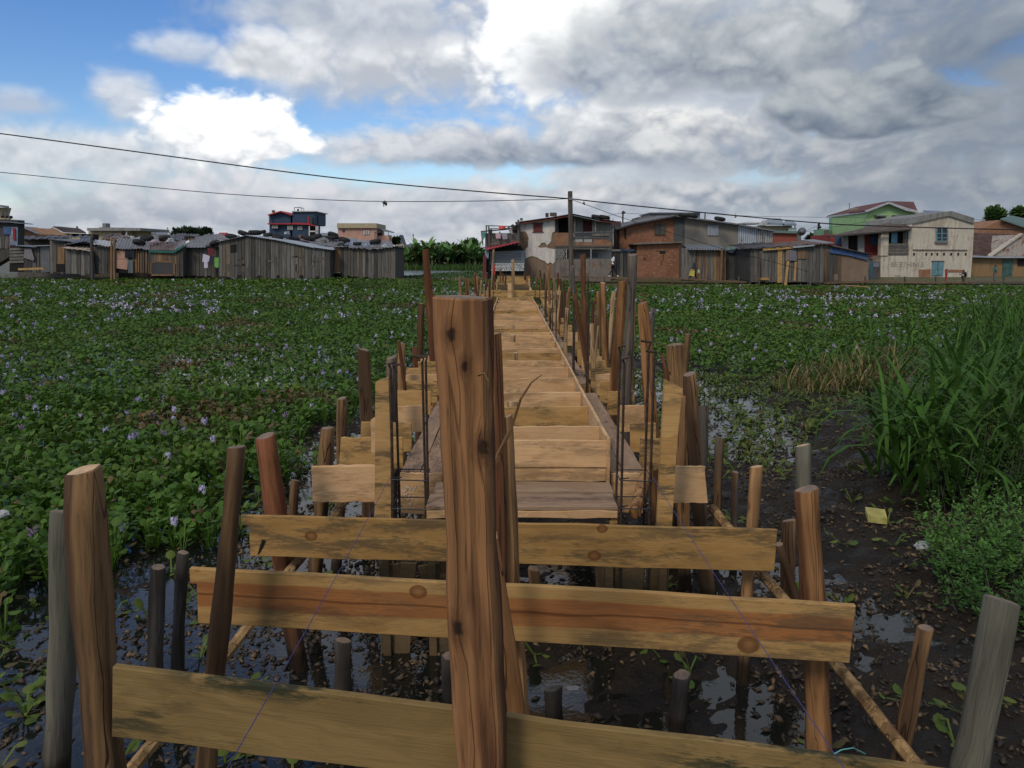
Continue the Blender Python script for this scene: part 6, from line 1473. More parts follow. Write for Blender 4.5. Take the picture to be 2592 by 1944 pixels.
prism('yellow_beam', [(1931, 628.5), (2008, 623.5), (2008, 629), (1932, 634.5)], 53.95, .06, M_YEL, t)
for q in ([(1969, 632), (1974, 632), (1974, 716), (1968, 716)], [(1974.5, 632), (1980, 631.5), (1979, 715), (1975, 715)], [(2012, 661), (2017, 661), (2014, 711), (2009, 711)], [(1990, 633), (1994, 633), (1993, 661), (1989, 661)]): prism('yellow_plank', q, 54.1, .05, M_YEL, t)
prism('curtain', [(1993, 633), (2016, 632), (2017, 660), (1991, 659)], 54.0, .05, cloth((.17, .16, .18)), t); prism('brown_panel', [(2018, 634), (2042, 633), (2042, 655), (2019, 656)], 54.08, .05, M_BROWN, t)
rect('step_plank', 1922, 703, 1946, 709, 53.8, .3, M_YEL, t)
roof(t, [(1888, 630), (1935, 626), (1980, 624)], 54.2, 4, M_TIND, .3, .03, 8, rise=.3, sag=.05); roof(t, [(1978, 624), (2040, 620), (2092, 616)], 54.2, 4, M_RUST, .3, .03, 8, rise=.25, sag=.05)
prism('bright_sheet', [(2006, 624), (2062, 619), (2062, 622.5), (2008, 628)], 53.8, .8, M_TINW, t)
for q in ([(1992, 661), (1998, 661), (1990, 736), (1984, 736)],): prism('yellow_post', q, 53.9, .08, M_YEL, t)
for x, y in ((1920, 732), (1979, 735), (2043, 736), (2076, 722), (1897, 726), (1914, 726)): rect('stilt', x, 708, x + 4, y, 54.25, .1, M_GREYD, t)
rect('floor_beam', 1900, 711, 2084, 714, 54.15, 3.6, M_GREYD, t); rect('cross_rail', 2005, 721, 2050, 723, 53.9, .06, M_GREY, t)
stake(1925, 636, 1921, 732, 53.6, 4, M_BROWN, 'thin brown pole at the left of the raised hut', 'poles before the right sheds', name='pole', cat='pole', zb=.2, n=8)
stake(2053, 683, 2050, 735, 53.4, 4, M_GREY, 'short grey pole at the right of the raised hut', 'poles before the right sheds', name='pole', cat='pole', zb=.2, n=8)
t = house('mud_shed', 2140, 57, 'earth-coloured shed with a blue tarp strip under its sloping eave', 'shed', GSH)
prism('wall', [(2084, 620), (2106, 619), (2200, 643), (2198, 716), (2084, 716)], 57, 3, M_EARTH, t)
plank_wall(t, 2086, 2130, [(2084, 632), (2106, 640), (2130, 645)], [(2084, 713), (2130, 714)], 57, 11, [M_GREYD, M_BROWN], 26)
prism('blue_tarp', [(2103, 625), (2200, 645), (2196, 659), (2150, 647), (2101, 640)], 56.85, .04, plain('tarp_bright_blue', (.045, .10, .26), .6, .4, 4, dirt=(.10, .11, .13)), t)
prism('eave_beam', [(2104, 621.5), (2202, 642.5), (2202, 645), (2104, 624.5)], 56.7, .15, M_GREY, t)
p0, p1 = P(2080, 616, 56.6), P(2112, 614, 56.6); extrude('roof_sheet', [p0, p1, p1 + Vector((0, 4, .3)), p0 + Vector((0, 4, .3))], (0, 0, -.06), M_TIN, t)
p0, p1 = P(2104, 621, 56.6), P(2203, 642, 56.6); extrude('roof_sheet', [p0, p1, p1 + Vector((0, 4, .3)), p0 + Vector((0, 4, .3))], (0, 0, -.06), M_TIND, t)
rect('pale_patch', 2111, 694, 2121, 710, 56.93, .02, M_CONC, t)
t = house('blue_gate', 2212, 58, 'blue and rusty metal gate left of the old whitewashed house', 'gate')
rect('gate_leaf', 2197, 655, 2209, 714, 58, .06, plain('gate_blue', (.05, .11, .15), .6, .3, 3), t); rect('gate_leaf', 2209.5, 663, 2228, 714, 58.02, .06, plain('gate_brown', (.085, .08, .075), .7, .3, 3), t); rect('gate_beam', 2198, 652, 2230, 655, 57.9, .15, M_BROWN, t); rect('gate_patch', 2210, 665, 2226, 676, 57.98, .03, M_TIN, t)

# ------------------------------------------------------------------ old whitewashed house with its red wing
M_OLDW = plaster('whitewash_old', (0.62, 0.57, 0.47), (0.25, 0.18, 0.13), .6, .9, .65)
M_REDW = plain('red_wall', (0.25, 0.05, 0.045), .85, .25, 2)
M_TEALW = plain('teal_wood', (0.12, 0.23, 0.27), .7, .25, 5)
t = house('old_house', 2380, 60, 'old whitewashed house with curved gable and a teal window', 'house')
prism('wall', [(2300, 585), (2310, 566), (2322, 563), (2392, 547), (2404, 546), (2466, 565), (2462, 640), (2456, 716), (2296, 716)], 60, 8, M_OLDW, t)
prism('gable_band', [(2310, 566), (2318, 549), (2390, 536), (2409, 534), (2467, 552), (2466, 566), (2404, 547), (2392, 548), (2322, 564)], 59.85, 8.2, plaster('grey_cement', (.27, .27, .255), (.12, .12, .11), .7), t)
prism('ledge', [(2312, 631), (2450, 632), (2450, 633.5), (2312, 633)], 59.9, .1, M_CONC, t)
hl = Bag()
for x in (2314, 2345, 2359, 2373, 2390, 2408, 2426, 2445): hl.box((P(x - 2.3, 640, 59.985).x, 59.985, P(x, 647, 60).z), (P(x + 2.3, 640, 59.985).x, 60.0, P(x, 640, 60).z))
hl.build('joist_holes', M_DARKIN, t)
f = rect('window', 2371, 577, 2399, 610, 59.93, .08, M_PANE, t)
for x in (2370, 2383, 2397): rect('window_frame', x, 576, x + 3, 611, 59.9, .08, M_TEALW, f)
for y in (575, 590, 601, 609): rect('window_frame', 2370, y, 2400, y + 2.2, 59.88, .08, M_TEALW, f)
rect('window_sill', 2368, 611, 2400, 616, 59.85, .2, M_CONC, f)
f = prism('shutter', [(2361, 662), (2390, 662), (2387, 697), (2358, 697)], 59.9, .06, M_TEALW, t)
rect('shutter_gap', 2374, 663, 2374.8, 697, 59.88, .02, M_DARKIN, f); prism('shutter_lintel', [(2360, 660), (2391, 660), (2391, 662), (2360, 662)], 59.86, .12, M_GREYD, f)
prism('brick_patch', [(2326, 683), (2356, 681), (2354, 710), (2326, 712)], 59.97, .03, M_BRICK2, t); prism('brick_patch', [(2392, 682), (2440, 683), (2438, 690), (2392, 689)], 59.97, .03, M_BRICK2, t)
# left wing
prism('wing_wall', [(2229, 647), (2297, 647), (2297, 716), (2229, 716)], 60, 5, M_OLDW, t)
prism('pillar', [(2231, 588), (2250, 586), (2248, 647), (2229, 647)], 59.9, .5, M_OLDW, t)
rect('wing_recess', 2248, 583, 2302, 648, 60.4, .1, M_DARKIN, t)
prism('blue_shutter', [(2257, 588), (2272, 588), (2271, 615), (2256, 615)], 60.2, .05, plain('sky_blue_wood', (.12, .26, .36), .7, .2), t)
for k in range(7): prism('grey_board', [(2247, 616.5 + k * 4.2), (2300, 616.5 + k * 4.2), (2300, 620 + k * 4.2), (2247, 620 + k * 4.2)], 60.0 - .015 * (k % 2), .04, M_GREY, t)
plank_wall(t, 2286, 2304, [(2286, 584), (2304, 582)], [(2286, 616), (2304, 616)], 60.1, 5, [M_GREY, M_GREYD], 31)
prism('red_wing', [(2101, 594), (2230, 585), (2230, 716), (2101, 716)], 61.5, 4, M_REDW, t)
rect('opening', 2150, 594, 2172, 650, 61.3, .1, M_DARKIN, t)
for x0, x1, m_ in ((2134, 2147, M_OLDWHITE), (2172, 2188, M_OLDWHITE)): rect('pillar', x0, 593, x1, 650, 61.1, .3, m_, t)
for x0, x1, y0, y1 in ((2204, 2220, 594, 619), (2115, 2128, 598, 620)): rect('blue_shutter', x0, y0, x1, y1, 61.4, .06, plain('deep_blue_wood', (.04, .10, .20), .7, .2), t)
extrude('roof', [P(2098, 597, 60.2), P(2306, 580, 59.4), P(2313, 566, 60.5), P(2392, 540, 64), P(2215, 570, 64)], (0, .1, -.12), plain('tile_roof', (.10, .075, .062), .9, .5, 2.5), t)
prism('eave', [(2096, 597), (2306, 579), (2306, 582), (2096, 601)], 59.3, .2, M_GREYD, t)
# faded wall writing
M_INK = plain('faded_ink', (.24, .22, .19), .9, .35)
def wtext(s, px, py, Y, hpx, parent, name='lettering', mat=None):
    cu = bpy.data.curves.new(name, 'FONT'); cu.body = s; cu.size = hpx * pxm(Y) * 1.35; cu.extrude = .004
    tmp = bpy.data.objects.new('lettering_curve', cu); COL.objects.link(tmp); bpy.context.view_layer.update()
    me = bpy.data.meshes.new_from_object(tmp.evaluated_get(bpy.context.evaluated_depsgraph_get())); bpy.data.objects.remove(tmp)
    me.materials.clear(); me.materials.append(mat or M_INK)
    o = bpy.data.objects.new(name, me); COL.objects.link(o); o.matrix_world = Matrix.Translation(P(px, py, Y)) @ Matrix.Rotation(math.pi / 2, 4, 'X')
    o.parent = parent; o.matrix_parent_inverse = Matrix.Translation(parent.location).inverted(); return o
wtext('BE ETHINI E', 2254, 675, 59.985, 12, t); wtext('DP', 2264, 705, 59.985, 9, t)

# ------------------------------------------------------------------ right edge
t = house('ochre_house', 2530, 62, 'low ochre wall and brown roofed house at the right edge', 'house')
prism('wall', [(2454, 650), (2640, 652), (2640, 716), (2452, 716)], 61.5, 3, plaster('ochre', (.32, .21, .11), (.16, .12, .07), .6, 1.2, .3), t)
prism('roof_edge', [(2456, 646), (2526, 649), (2580, 649), (2640, 650), (2640, 653), (2526, 653), (2456, 651)], 61.0, 1.5, M_TINW, t)
prism('door', [(2541, 657), (2565, 657), (2560, 714), (2536, 714)], 61.4, .08, plain('green_door', (.05, .11, .10), .7, .4, 4), t)
rect('window', 2577, 655, 2604, 672, 61.4, .05, M_DARKIN, t)
extrude('roof', [P(2458, 647, 62.5), P(2512, 646, 62.5), P(2590, 594, 67), P(2464, 589, 67)], (0, .2, -.1), plain('old_tiles', (.075, .045, .036), .9, .5, 2.5), t)
prism('gable', [(2506, 648), (2588, 594), (2660, 630), (2660, 650)], 62.6, 6, plaster('mossy_gable', (.42, .38, .33), (.16, .085, .05), .9, 1.6, .6), t)
prism('verge', [(2500, 648), (2587, 590), (2592, 592), (2510, 649)], 62.4, .3, M_OLDW, t)
prism('brick_gable', [(2480, 595), (2490, 577), (2534, 557), (2545, 557), (2660, 600), (2660, 650), (2480, 650)], 70, 6, M_BRICK2, t)
extrude('roof', [P(2532, 556, 69.5), P(2660, 600, 69.5), P(2660, 570, 76), P(2560, 548, 76)], (0, 0, .1), plain('greenish_tin', (.10, .16, .145), .7, .3), t)

# ------------------------------------------------------------------ houses behind on the right
M_GREENW = plain('green_wall', (0.30, 0.47, 0.22), .8, .1, .6); M_GREENS = plain('green_side', (0.20, 0.38, 0.24), .8, .12, .6)
M_REDROOF = plain('red_tiles', (.12, .045, .04), .85, .35, 2)
t = house('green_house', 2210, 88, 'light green two-storey house with dark red roof and pale fascia', 'house')
extrude('side_wall', [P(2193, 536, 85), P(2098, 552, 95), P(2100, 640, 95), P(2193, 640, 85)], (.15, .1, 0), M_GREENS, t)
prism('gable_wall', [(2193, 536), (2250, 517), (2318, 539), (2316, 640), (2193, 640)], 85, 9, M_GREENW, t)
extrude('roof', [P(2193, 535, 84.5), P(2094, 549, 95.5), P(2166, 527, 97)], (0, 0, .15), M_REDROOF, t)
extrude('roof', [P(2193, 535, 84.5), P(2166, 527, 97), P(2250, 512, 92), P(2250, 512, 84.4)], (0, 0, .15), M_REDROOF, t)
extrude('roof', [P(2250, 513, 84.5), P(2322, 536, 84.5), P(2312, 514, 93), P(2265, 515, 93)], (0, 0, .15), M_REDROOF, t)
for q in ([(2190, 533.5), (2250, 510.5), (2250, 515.5), (2193, 537.5)], [(2250, 510.5), (2300, 527), (2324, 533), (2324, 538), (2296, 534), (2250, 515.5)]): prism('fascia', q, 84.3, .3, plain('pale_fascia', (.40, .42, .45), .7), t)
extrude('fascia', [P(2193, 533.5, 84.6), P(2093, 547, 95.5), P(2093, 551.5, 95.5), P(2193, 538, 84.6)], (0, .2, 0), plain('pale_fascia2', (.40, .42, .45), .7), t)
for x, y, Y in ((2135, 559, 91.2), (2152, 557, 89.4)):
    f = extrude('window', [P(x, y, Y - .15), P(x + 7, y - 1, Y - .8), P(x + 7, y + 13, Y - .8), P(x, y + 13, Y - .15)], (.1, .1, 0), M_PANE, t)
    extrude('window_hood', [P(x - 1, y - 2, Y - .4), P(x + 9, y - 3.5, Y - 1.1), P(x + 9, y - 1.5, Y - 1.1), P(x - 1, y, Y - .4)], (.1, .1, 0), M_GREENS, f)
for x0, x1 in ((2222, 2243), (2268, 2294)):
    f = rect('window', x0, 548, x1, 556, 84.9, .1, M_PANE, t); prism('awning', [(x0 - 2, 544), (x1 + 3, 545), (x1 + 3, 548), (x0 - 2, 547)], 84.2, .8, M_TIN, f)
rect('antenna', 2150, 514, 2151.2, 530, 94, .1, M_TIN, t); rect('back_stairs', 2084, 580, 2101, 640, 94, 3, M_GREENS, t); rect('stair_rail', 2086, 582, 2100, 600, 93.8, .1, M_GREYD, t)
t = house('grey_gabled_house', 2350, 90, 'pale grey gabled house peeping out behind the old whitewashed house', 'house')
prism('wall', [(2322, 552), (2336, 537), (2352, 548), (2352, 600), (2322, 600)], 90, 6, plain('lilac_wall', (.33, .32, .34), .8), t); extrude('roof', [P(2336, 535, 89.5), P(2354, 548, 89.5), P(2410, 540, 95), P(2372, 536, 95)], (0, 0, .12), M_TINB, t)
t = house('red_walled_house', 1985, 92, 'house with a red lower wall and blue tiled roof behind the tin wall', 'house')
prism('red_wall', [(1956, 588), (2017, 590), (2017, 640), (1956, 640)], 92, 6, plain('brick_red_paint', (.27, .075, .055), .8, .1), t)
prism('green_eave', [(1955, 583), (2018, 585), (2018, 591), (1955, 589)], 91.6, 1, plain('grey_green', (.13, .20, .19), .7), t)
rect('upper_wall', 1925, 571, 2005, 586, 93, 5, M_CREAM, t); rect('terrace_rail', 1996, 577, 2017, 585, 92.4, .2, plain('pale_green', (.38, .46, .43), .7), t)
extrude('roof', [P(1930, 569, 92), P(1985, 570, 92), P(1976, 557, 96), P(1945, 557, 96)], (0, 0, .2), M_TINB, t); prism('roof_end', [(1929, 570), (1944, 556), (1950, 558), (1938, 571)], 91.9, 2, plain('grey_fascia', (.36, .37, .38), .7), t)
extrude('roof', [P(1982, 571, 92), P(2016, 571, 92), P(2008, 563, 95), P(1988, 562, 95)], (0, 0, .2), M_TINB, t)
for x in (2002, 2012): rect('column', x, 571, x + 2, 580, 92.5, .2, M_WHITE, t)
rect('flat_roof', 1885, 563, 1935, 566, 95, 4, M_TARPW, t); prism('rear_block', [(2017, 588), (2028, 588), (2028, 640), (2017, 640)], 93, 4, M_TIN, t)
o = lathe('satellite_dish', [(.02, 0), (.25, .03), (.5, .12)], 12, M_TIN, Matrix.Translation(P(2030, 587, 91)) @ Matrix.Rotation(R(70), 4, 'X') @ Matrix.Rotation(R(-35), 4, 'Y')); tag(o, 'grey satellite dish beside the red walled house', 'satellite dish')
t = house('concrete_block_house', 1708, 82, 'plain grey concrete upper storey behind the brick house roof', 'house')
rect('wall', 1646, 539, 1772, 600, 82, 6, plaster('grey_block', (.27, .29, .31), (.20, .21, .22), .3), t); rect('roof_edge', 1644, 537.5, 1774, 540, 81.7, 6.5, M_TIN, t); rect('low_wall', 1617, 549, 1648, 600, 82.2, 5, M_CONC, t)
# ------------------------------------------------------------------ trees and bananas
M_CROWN = leafmat('tree_leaf', 0.15, 0.6, 0.2)
M_TRUNK = plain('trunk', (.10, .075, .05), .9, .3, 8)
def tree(x, y, r_px, Y, h_px, label, n=900, col=(.06, .13, .04), leaf=.35, group=None, name='tree'):
    c = P(x, y, Y); k = pxm(Y); Rr = r_px * k; t = thing(name, (c.x, Y, .8), label, 'tree', group)
    nb = 9; bl = [(c + Vector((rng.uniform(-.6, .6) * Rr, rng.uniform(-.5, .5) * Rr, rng.uniform(-.45, .45) * h_px * k * .5)), Rr * rng.uniform(.3, .55)) for _ in range(nb)]
    pos = []; cs = []
    for i in range(n):
        b_, rr = bl[rng.randrange(nb)]; d = Vector((rng.gauss(0, 1), rng.gauss(0, 1), rng.gauss(0, 1))).normalized(); pos.append(b_ + d * rr * rng.uniform(.55, 1.05)); g = rng.uniform(.55, 1.35); cs.append([v * g for v in col])
    pos = np.array(pos); N = len(pos)
    V, T, C = leaves(pos, nrng.uniform(0, 6.28, N), nrng.uniform(-.6, 1.2, N), nrng.uniform(.5, 1, N) * leaf, np.full(N, .6), np.array(cs), 5, .2)
    npmesh('crown', V, T, M_CROWN, t, C)
    tube('trunk', [(c.x, Y, .6), (c.x + .1, Y, (c.z + .8) / 2), (c.x, Y, c.z)], max(.12, Rr * .09), M_TRUNK, t, 7, max(.05, Rr * .04))
    return t
GT = 'dark trees on the left horizon'
for x, y, r, h, lab in ((452, 593, 15, 14, 'leftmost low dark crown of the trees on the left horizon'), (480, 590, 20, 18, 'tallest broad dark crown of the trees on the left horizon'), (508, 594, 16, 12, 'low dark crown between the broad crown and the small round tree'), (524, 590, 9, 14, 'small round tree at the right end of the left horizon trees')):
    tree(x, y, r, 200, h, lab, 700, (.045, .075, .055), .8, GT)
tree(2525, 548, 26, 82, 34, 'leafy tree behind the brick gable at the right edge', 1100, (.08, .16, .05), .4)
tree(2582, 546, 20, 84, 34, 'second leafy tree at the very right edge of the frame', 900, (.08, .16, .05), .4)
tree(2487, 578, 16, 84, 16, 'dark small tree right of the old whitewashed house', 500, (.03, .06, .025), .35)
tree(2054, 607, 13, 100, 14, 'small round tree left of the green house', 500, (.035, .08, .03), .4)
tree(1000, 610, 12, 125, 16, 'bush beside the porch of the pink house', 500, (.035, .08, .03), .4)
tree(1190, 620, 24, 103, 26, 'dark bushy tree behind the right end of the bananas', 1500, (.06, .13, .04), .28)
tree(1112, 628, 24, 106, 14, 'dark bushy tree behind the middle of the bananas', 1200, (.06, .13, .04), .28)
def banana(x, Y, h, label):
    c = P(x, 678, Y); t = thing('banana_plant', (c.x, Y, .8), label, 'banana plant', 'banana plants beyond the pond')
    for s in range(rng.randint(2, 3)):
        ox, oy, hh = rng.uniform(-.7, .7), rng.uniform(-.7, .7), h * rng.uniform(.7, 1.05)
        nb = rng.randint(9, 12)
        az = nrng.uniform(0, 6.28, nb); e = nrng.uniform(.55, 1.5, nb)
        g = nrng.uniform(.6, 1.25, nb)[:, None]; cc = np.array([.095, .20, .06]) * g
        cc = np.where((nrng.uniform(0, 1, nb) < .12)[:, None], np.array([.17, .13, .06]), cc)
        cc = cc * (.7 + .9 * (e > 1.1))[:, None]
        V, T, C = blades(np.full(nb, c.x + ox), np.full(nb, Y + oy), .8 + hh * nrng.uniform(.30, .55, nb), az, e, nrng.uniform(.10, .42, nb), hh * nrng.uniform(.45, .62, nb), np.full(nb, .55), cc)
        npmesh('leaves', V, T, M_CROWN, t, C)
        tube('stem', [(c.x + ox, Y + oy, .7), (c.x + ox, Y + oy, .8 + hh * .55)], .11, plain('banana_stem', (.13, .14, .06), .8) if s == 0 and not hasattr(banana, 'm') else banana.m, t, 6, .07)
banana.m = plain('banana_stem', (.13, .14, .06), .8)
r = random.Random(3)
xs = [1028 + i * 7.2 for i in range(27)]
BW = ['leftmost', 'left hand', 'middle', 'right hand', 'rightmost']
for i, x in enumerate(xs):
    Y = r.uniform(88, 97)
    banana(x + r.uniform(-2, 2), Y, r.uniform(2.9, 3.9) * (1.0 if 1050 < x < 1190 else .9), 'banana plant in the %s part of the green thicket beyond the pond' % BW[min(4, i * 5 // 27)])
N = 5200
x_ = nrng.uniform(-17, -3.0, N); y_ = nrng.uniform(81, 94, N)
V, T, C = blades(x_, y_, np.full(N, .8), nrng.uniform(0, 6.28, N), nrng.uniform(.8, 1.5, N), nrng.uniform(.1, .4, N), nrng.uniform(.25, .8, N), nrng.uniform(.05, .12, N), np.array([.05, .11, .03]) * nrng.uniform(.6, 1.3, N)[:, None], 3)
x2, y3 = nrng.uniform(-17, -2.5, 5200), nrng.uniform(97, 103, 5200)
V2, T2, C2 = leaves(np.stack([x2, y3, .8 + nrng.uniform(0, 2.3, 5200) * (.7 + .5 * fbm(x2 * .5, y3 * .1, 3, 3))], -1), nrng.uniform(0, 6.28, 5200), nrng.uniform(-.4, 1.2, 5200), nrng.uniform(.12, .3, 5200), np.full(5200, .6), np.array([.05, .11, .035]) * nrng.uniform(.5, 1.3, 5200)[:, None], 5)
tag(npmesh('thicket', V2, T2, M_CROWN, col=C2), 'dense green thicket filling in behind the banana plants', 'thicket', kind='stuff')
tag(npmesh('bank_grass', V, T, M_GRASS, col=C), 'green grass on the far bank under the banana plants', 'grass', kind='stuff')
x_ = nrng.uniform(-18, -1.5, 6000); y_ = nrng.uniform(56.5, 64.5, 6000)
pt = [G(1005, 702, .8), G(1060, 700, .8), G(1105, 694, .8), G(1150, 690.5, .8), G(1210, 688.5, .8)]
lim = np.interp(x_ * 60 / y_ * 0 + x_, [q.x for q in pt], [q.y for q in pt])
y2 = 55.5 + (y_ - 56.5) / 8 * np.maximum(lim - 55.8, .6)
V, T, C = leaves(np.stack([x_, y2, np.full(6000, .8) + nrng.uniform(.01, .08, 6000)], -1), nrng.uniform(0, 6.28, 6000), nrng.uniform(0, 1.1, 6000), nrng.uniform(.05, .09, 6000), np.full(6000, .9), np.array([.045, .11, .028]) * nrng.uniform(.6, 1.4, 6000)[:, None], 4)
tag(npmesh('far_leaves', V, T, M_LEAF, col=C), 'green floating plants on the near side of the pond', 'water plants', kind='stuff')
# ------------------------------------------------------------------ electric pole and wires
t = thing('electric_pole', P(1446, 770, 40), 'tall dark wooden electric pole standing before the peeling white house', 'pole')
p0, p1 = P(1447.5, 772, 40), P(1443, 484, 40)
o = tube('shaft', [p0, p0.lerp(p1, .5), p1], .125, M_LOGGREY, t, 8, .115)
rect('cable_clamp', 1440, 500, 1449, 506, 39.85, .1, M_TIN, t)
def wire(px, r, label, Y0=40, Y1=None, cat='cable', twist=False):
    Y1 = Y1 or Y0; n = len(px); pts = [P(a, b_, Y0 + (Y1 - Y0) * i / (n - 1)) for i, (a, b_) in enumerate(px)]
    q = []
    for i in range(n - 1):
        for j in range(5):
            t_ = j / 5; pm, p2 = pts[max(0, i - 1)], pts[min(n - 1, i + 2)]; a, b_ = pts[i], pts[i + 1]
            q.append(.5 * (2 * a + (b_ - pm) * t_ + (2 * pm - 5 * a + 4 * b_ - p2) * t_ ** 2 + (3 * a - pm - 3 * b_ + p2) * t_ ** 3))
    q.append(pts[-1])
    return tag(tube('cable', q, r, M_WIRE, n=5), label, cat, 'overhead cables')
wire([(-120, 325), (0, 338), (300, 378), (740, 437), (1000, 466), (1250, 488), (1443, 503)], .030, 'thick twisted overhead cable from the upper left to the electric pole')
wire([(1443, 503), (1560, 516), (1800, 540), (2080, 565), (2225, 572), (2460, 579), (2700, 584)], .030, 'thick twisted overhead cable from the electric pole to the right', 40, 44)
wire([(-120, 428), (0, 436), (260, 462), (560, 490), (830, 506), (1000, 510), (1200, 509), (1340, 506), (1443, 503)], .018, 'thinner wavy lower cable from the left edge to the electric pole')
wire([(1446, 505), (1500, 524), (1560, 546), (1640, 572), (1720, 596), (1830, 630), (1960, 664), (2045, 687)], .016, 'thin cable dropping from the electric pole to the raised hut', 40, 53.5)
wire([(1575, 539), (1700, 545), (1785, 538), (1900, 547), (2090, 550), (2300, 553), (2500, 557), (2700, 560)], .014, 'thin far wire running right above the grey house roof', 58, 80)
wire([(2068, 572), (2040, 586), (2100, 576), (2200, 560)], .014, 'slack wire crossing before the green house', 58, 70)
wire([(1580, 537), (1480, 560), (1430, 575)], .012, 'thin wire from the small far pole to the white house', 62, 58)
t = thing('small_pole', P(1576, 600, 66), 'small thin pole with insulators behind the brick house gable', 'pole')
b = Bag(); b.bar(P(1577, 534, 66), P(1575, 600, 66), .07); b.bar(P(1573, 540, 66), P(1583, 537, 66), .06); b.bar(P(1576, 535, 66), P(1582, 540, 66), .09); b.build('shaft', M_LOGGREY, t)
tag(tube('roof_pole', [P(1785, 537, 62), P(1784, 556, 62)], .05, M_LOGGREY), 'short pole on the roof of the grey rendered house', 'pole')
def rag(x, y, Y, label, s=1.0):
    r = random.Random(x); b = Bag()
    for k in range(9):
        c = P(x + r.uniform(-4, 4) * s, y + r.uniform(0, 12) * s, Y); d1, d2 = Vector((r.gauss(0, 1), r.gauss(0, .5), r.gauss(0, 1))), Vector((r.gauss(0, 1), r.gauss(0, .5), r.gauss(0, 1)))
        d1.normalize(); d2.normalize(); w_ = .07 * s; e = d1.cross(d2) * .02
        v = [c - d1 * w_, c + d2 * w_, c + d1 * w_, c - d2 * w_]; b.add(v + [p + e for p in v], [(0, 1, 2, 3), (7, 6, 5, 4), (0, 4, 5, 1), (1, 5, 6, 2), (2, 6, 7, 3), (3, 7, 4, 0)])
    b.bar(P(x, y - 5, Y), P(x, y + 4, Y), .012); tag(b.build('plastic_rag', M_WIRE), label, 'rag', 'black rags caught on the cables')
rag(974, 511, 40, 'black rag caught on the lower cable left of the pole'); rag(2072, 567, 43, 'black rag caught on the cable before the green house', 1.15); rag(1862, 545, 42, 'tiny black rag on the cable above the grey house', .5)
rag(1478, 512, 41, 'small pale clamp hanging on the cable just right of the pole', .5)

# ------------------------------------------------------------------ plank walkway along the right bank
GW = 'planks of the walkway along the right bank'
for x0, y0, x1, y1, Y, lab in ((1418, 699, 1505, 700, 55.6, 'walkway plank before the stained lower wall of the white house'), (1500, 701.5, 1602, 702.5, 55.6, 'walkway plank under the man in the white shirt'), (1598, 703, 1700, 702, 55.5, 'walkway plank before the brick annex'), (1690, 703, 1790, 708, 55.3, 'walkway plank left of the man with the can'), (1780, 708, 1900, 713, 55.1, 'walkway plank under the man with the can'),
                               (2085, 716, 2225, 711, 55.0, 'walkway plank before the mud shed and blue gate'), (2215, 711, 2350, 715, 55.0, 'walkway plank before the left half of the old house'), (2340, 715, 2460, 713, 55.0, 'walkway plank before the pink child and crouching person'), (2450, 713, 2640, 712, 55.0, 'walkway plank before the ochre house at the right edge')):
    tag(board('walkway_plank', P(x0, y0, Y), P(x1, y1, Y), .09, .7, M_BROWN, jit=.02, up=(0, 0, 1)), lab, 'plank', GW)
for x in (1530, 1610, 1700, 1790, 1870, 2110, 2190, 2290, 2368, 2440, 2540):
    tag(tube('walkway_post', [P(x, 700, 55.3), P(x + 1, 722, 55.3)], .05, M_GREYD, n=6), 'short post under the plank walkway of the right bank', 'post', 'short posts under the plank walkway')
for (x0, y0, x1, y1, lab) in ((2368, 743, 2445, 751, 'upper pale stick lying on the hyacinths at right'), (2395, 750, 2460, 754, 'lower pale stick lying on the hyacinths at right'), (2130, 722, 2200, 727, 'pale stick lying below the mud shed')):
    tag(tube('stick', [P(x0, y0, 44), P(x1, y1, 44)], .035, M_LOGPALE, n=5), lab, 'stick', 'sticks lying on the right side hyacinths')
tag(tube('dyke_log', [G(1000, 712, .72), G(1100, 713, .72), G(1200, 715, .72)], .16, M_LOGDARK, n=6), 'dark log edging the dyke before the pond', 'log')

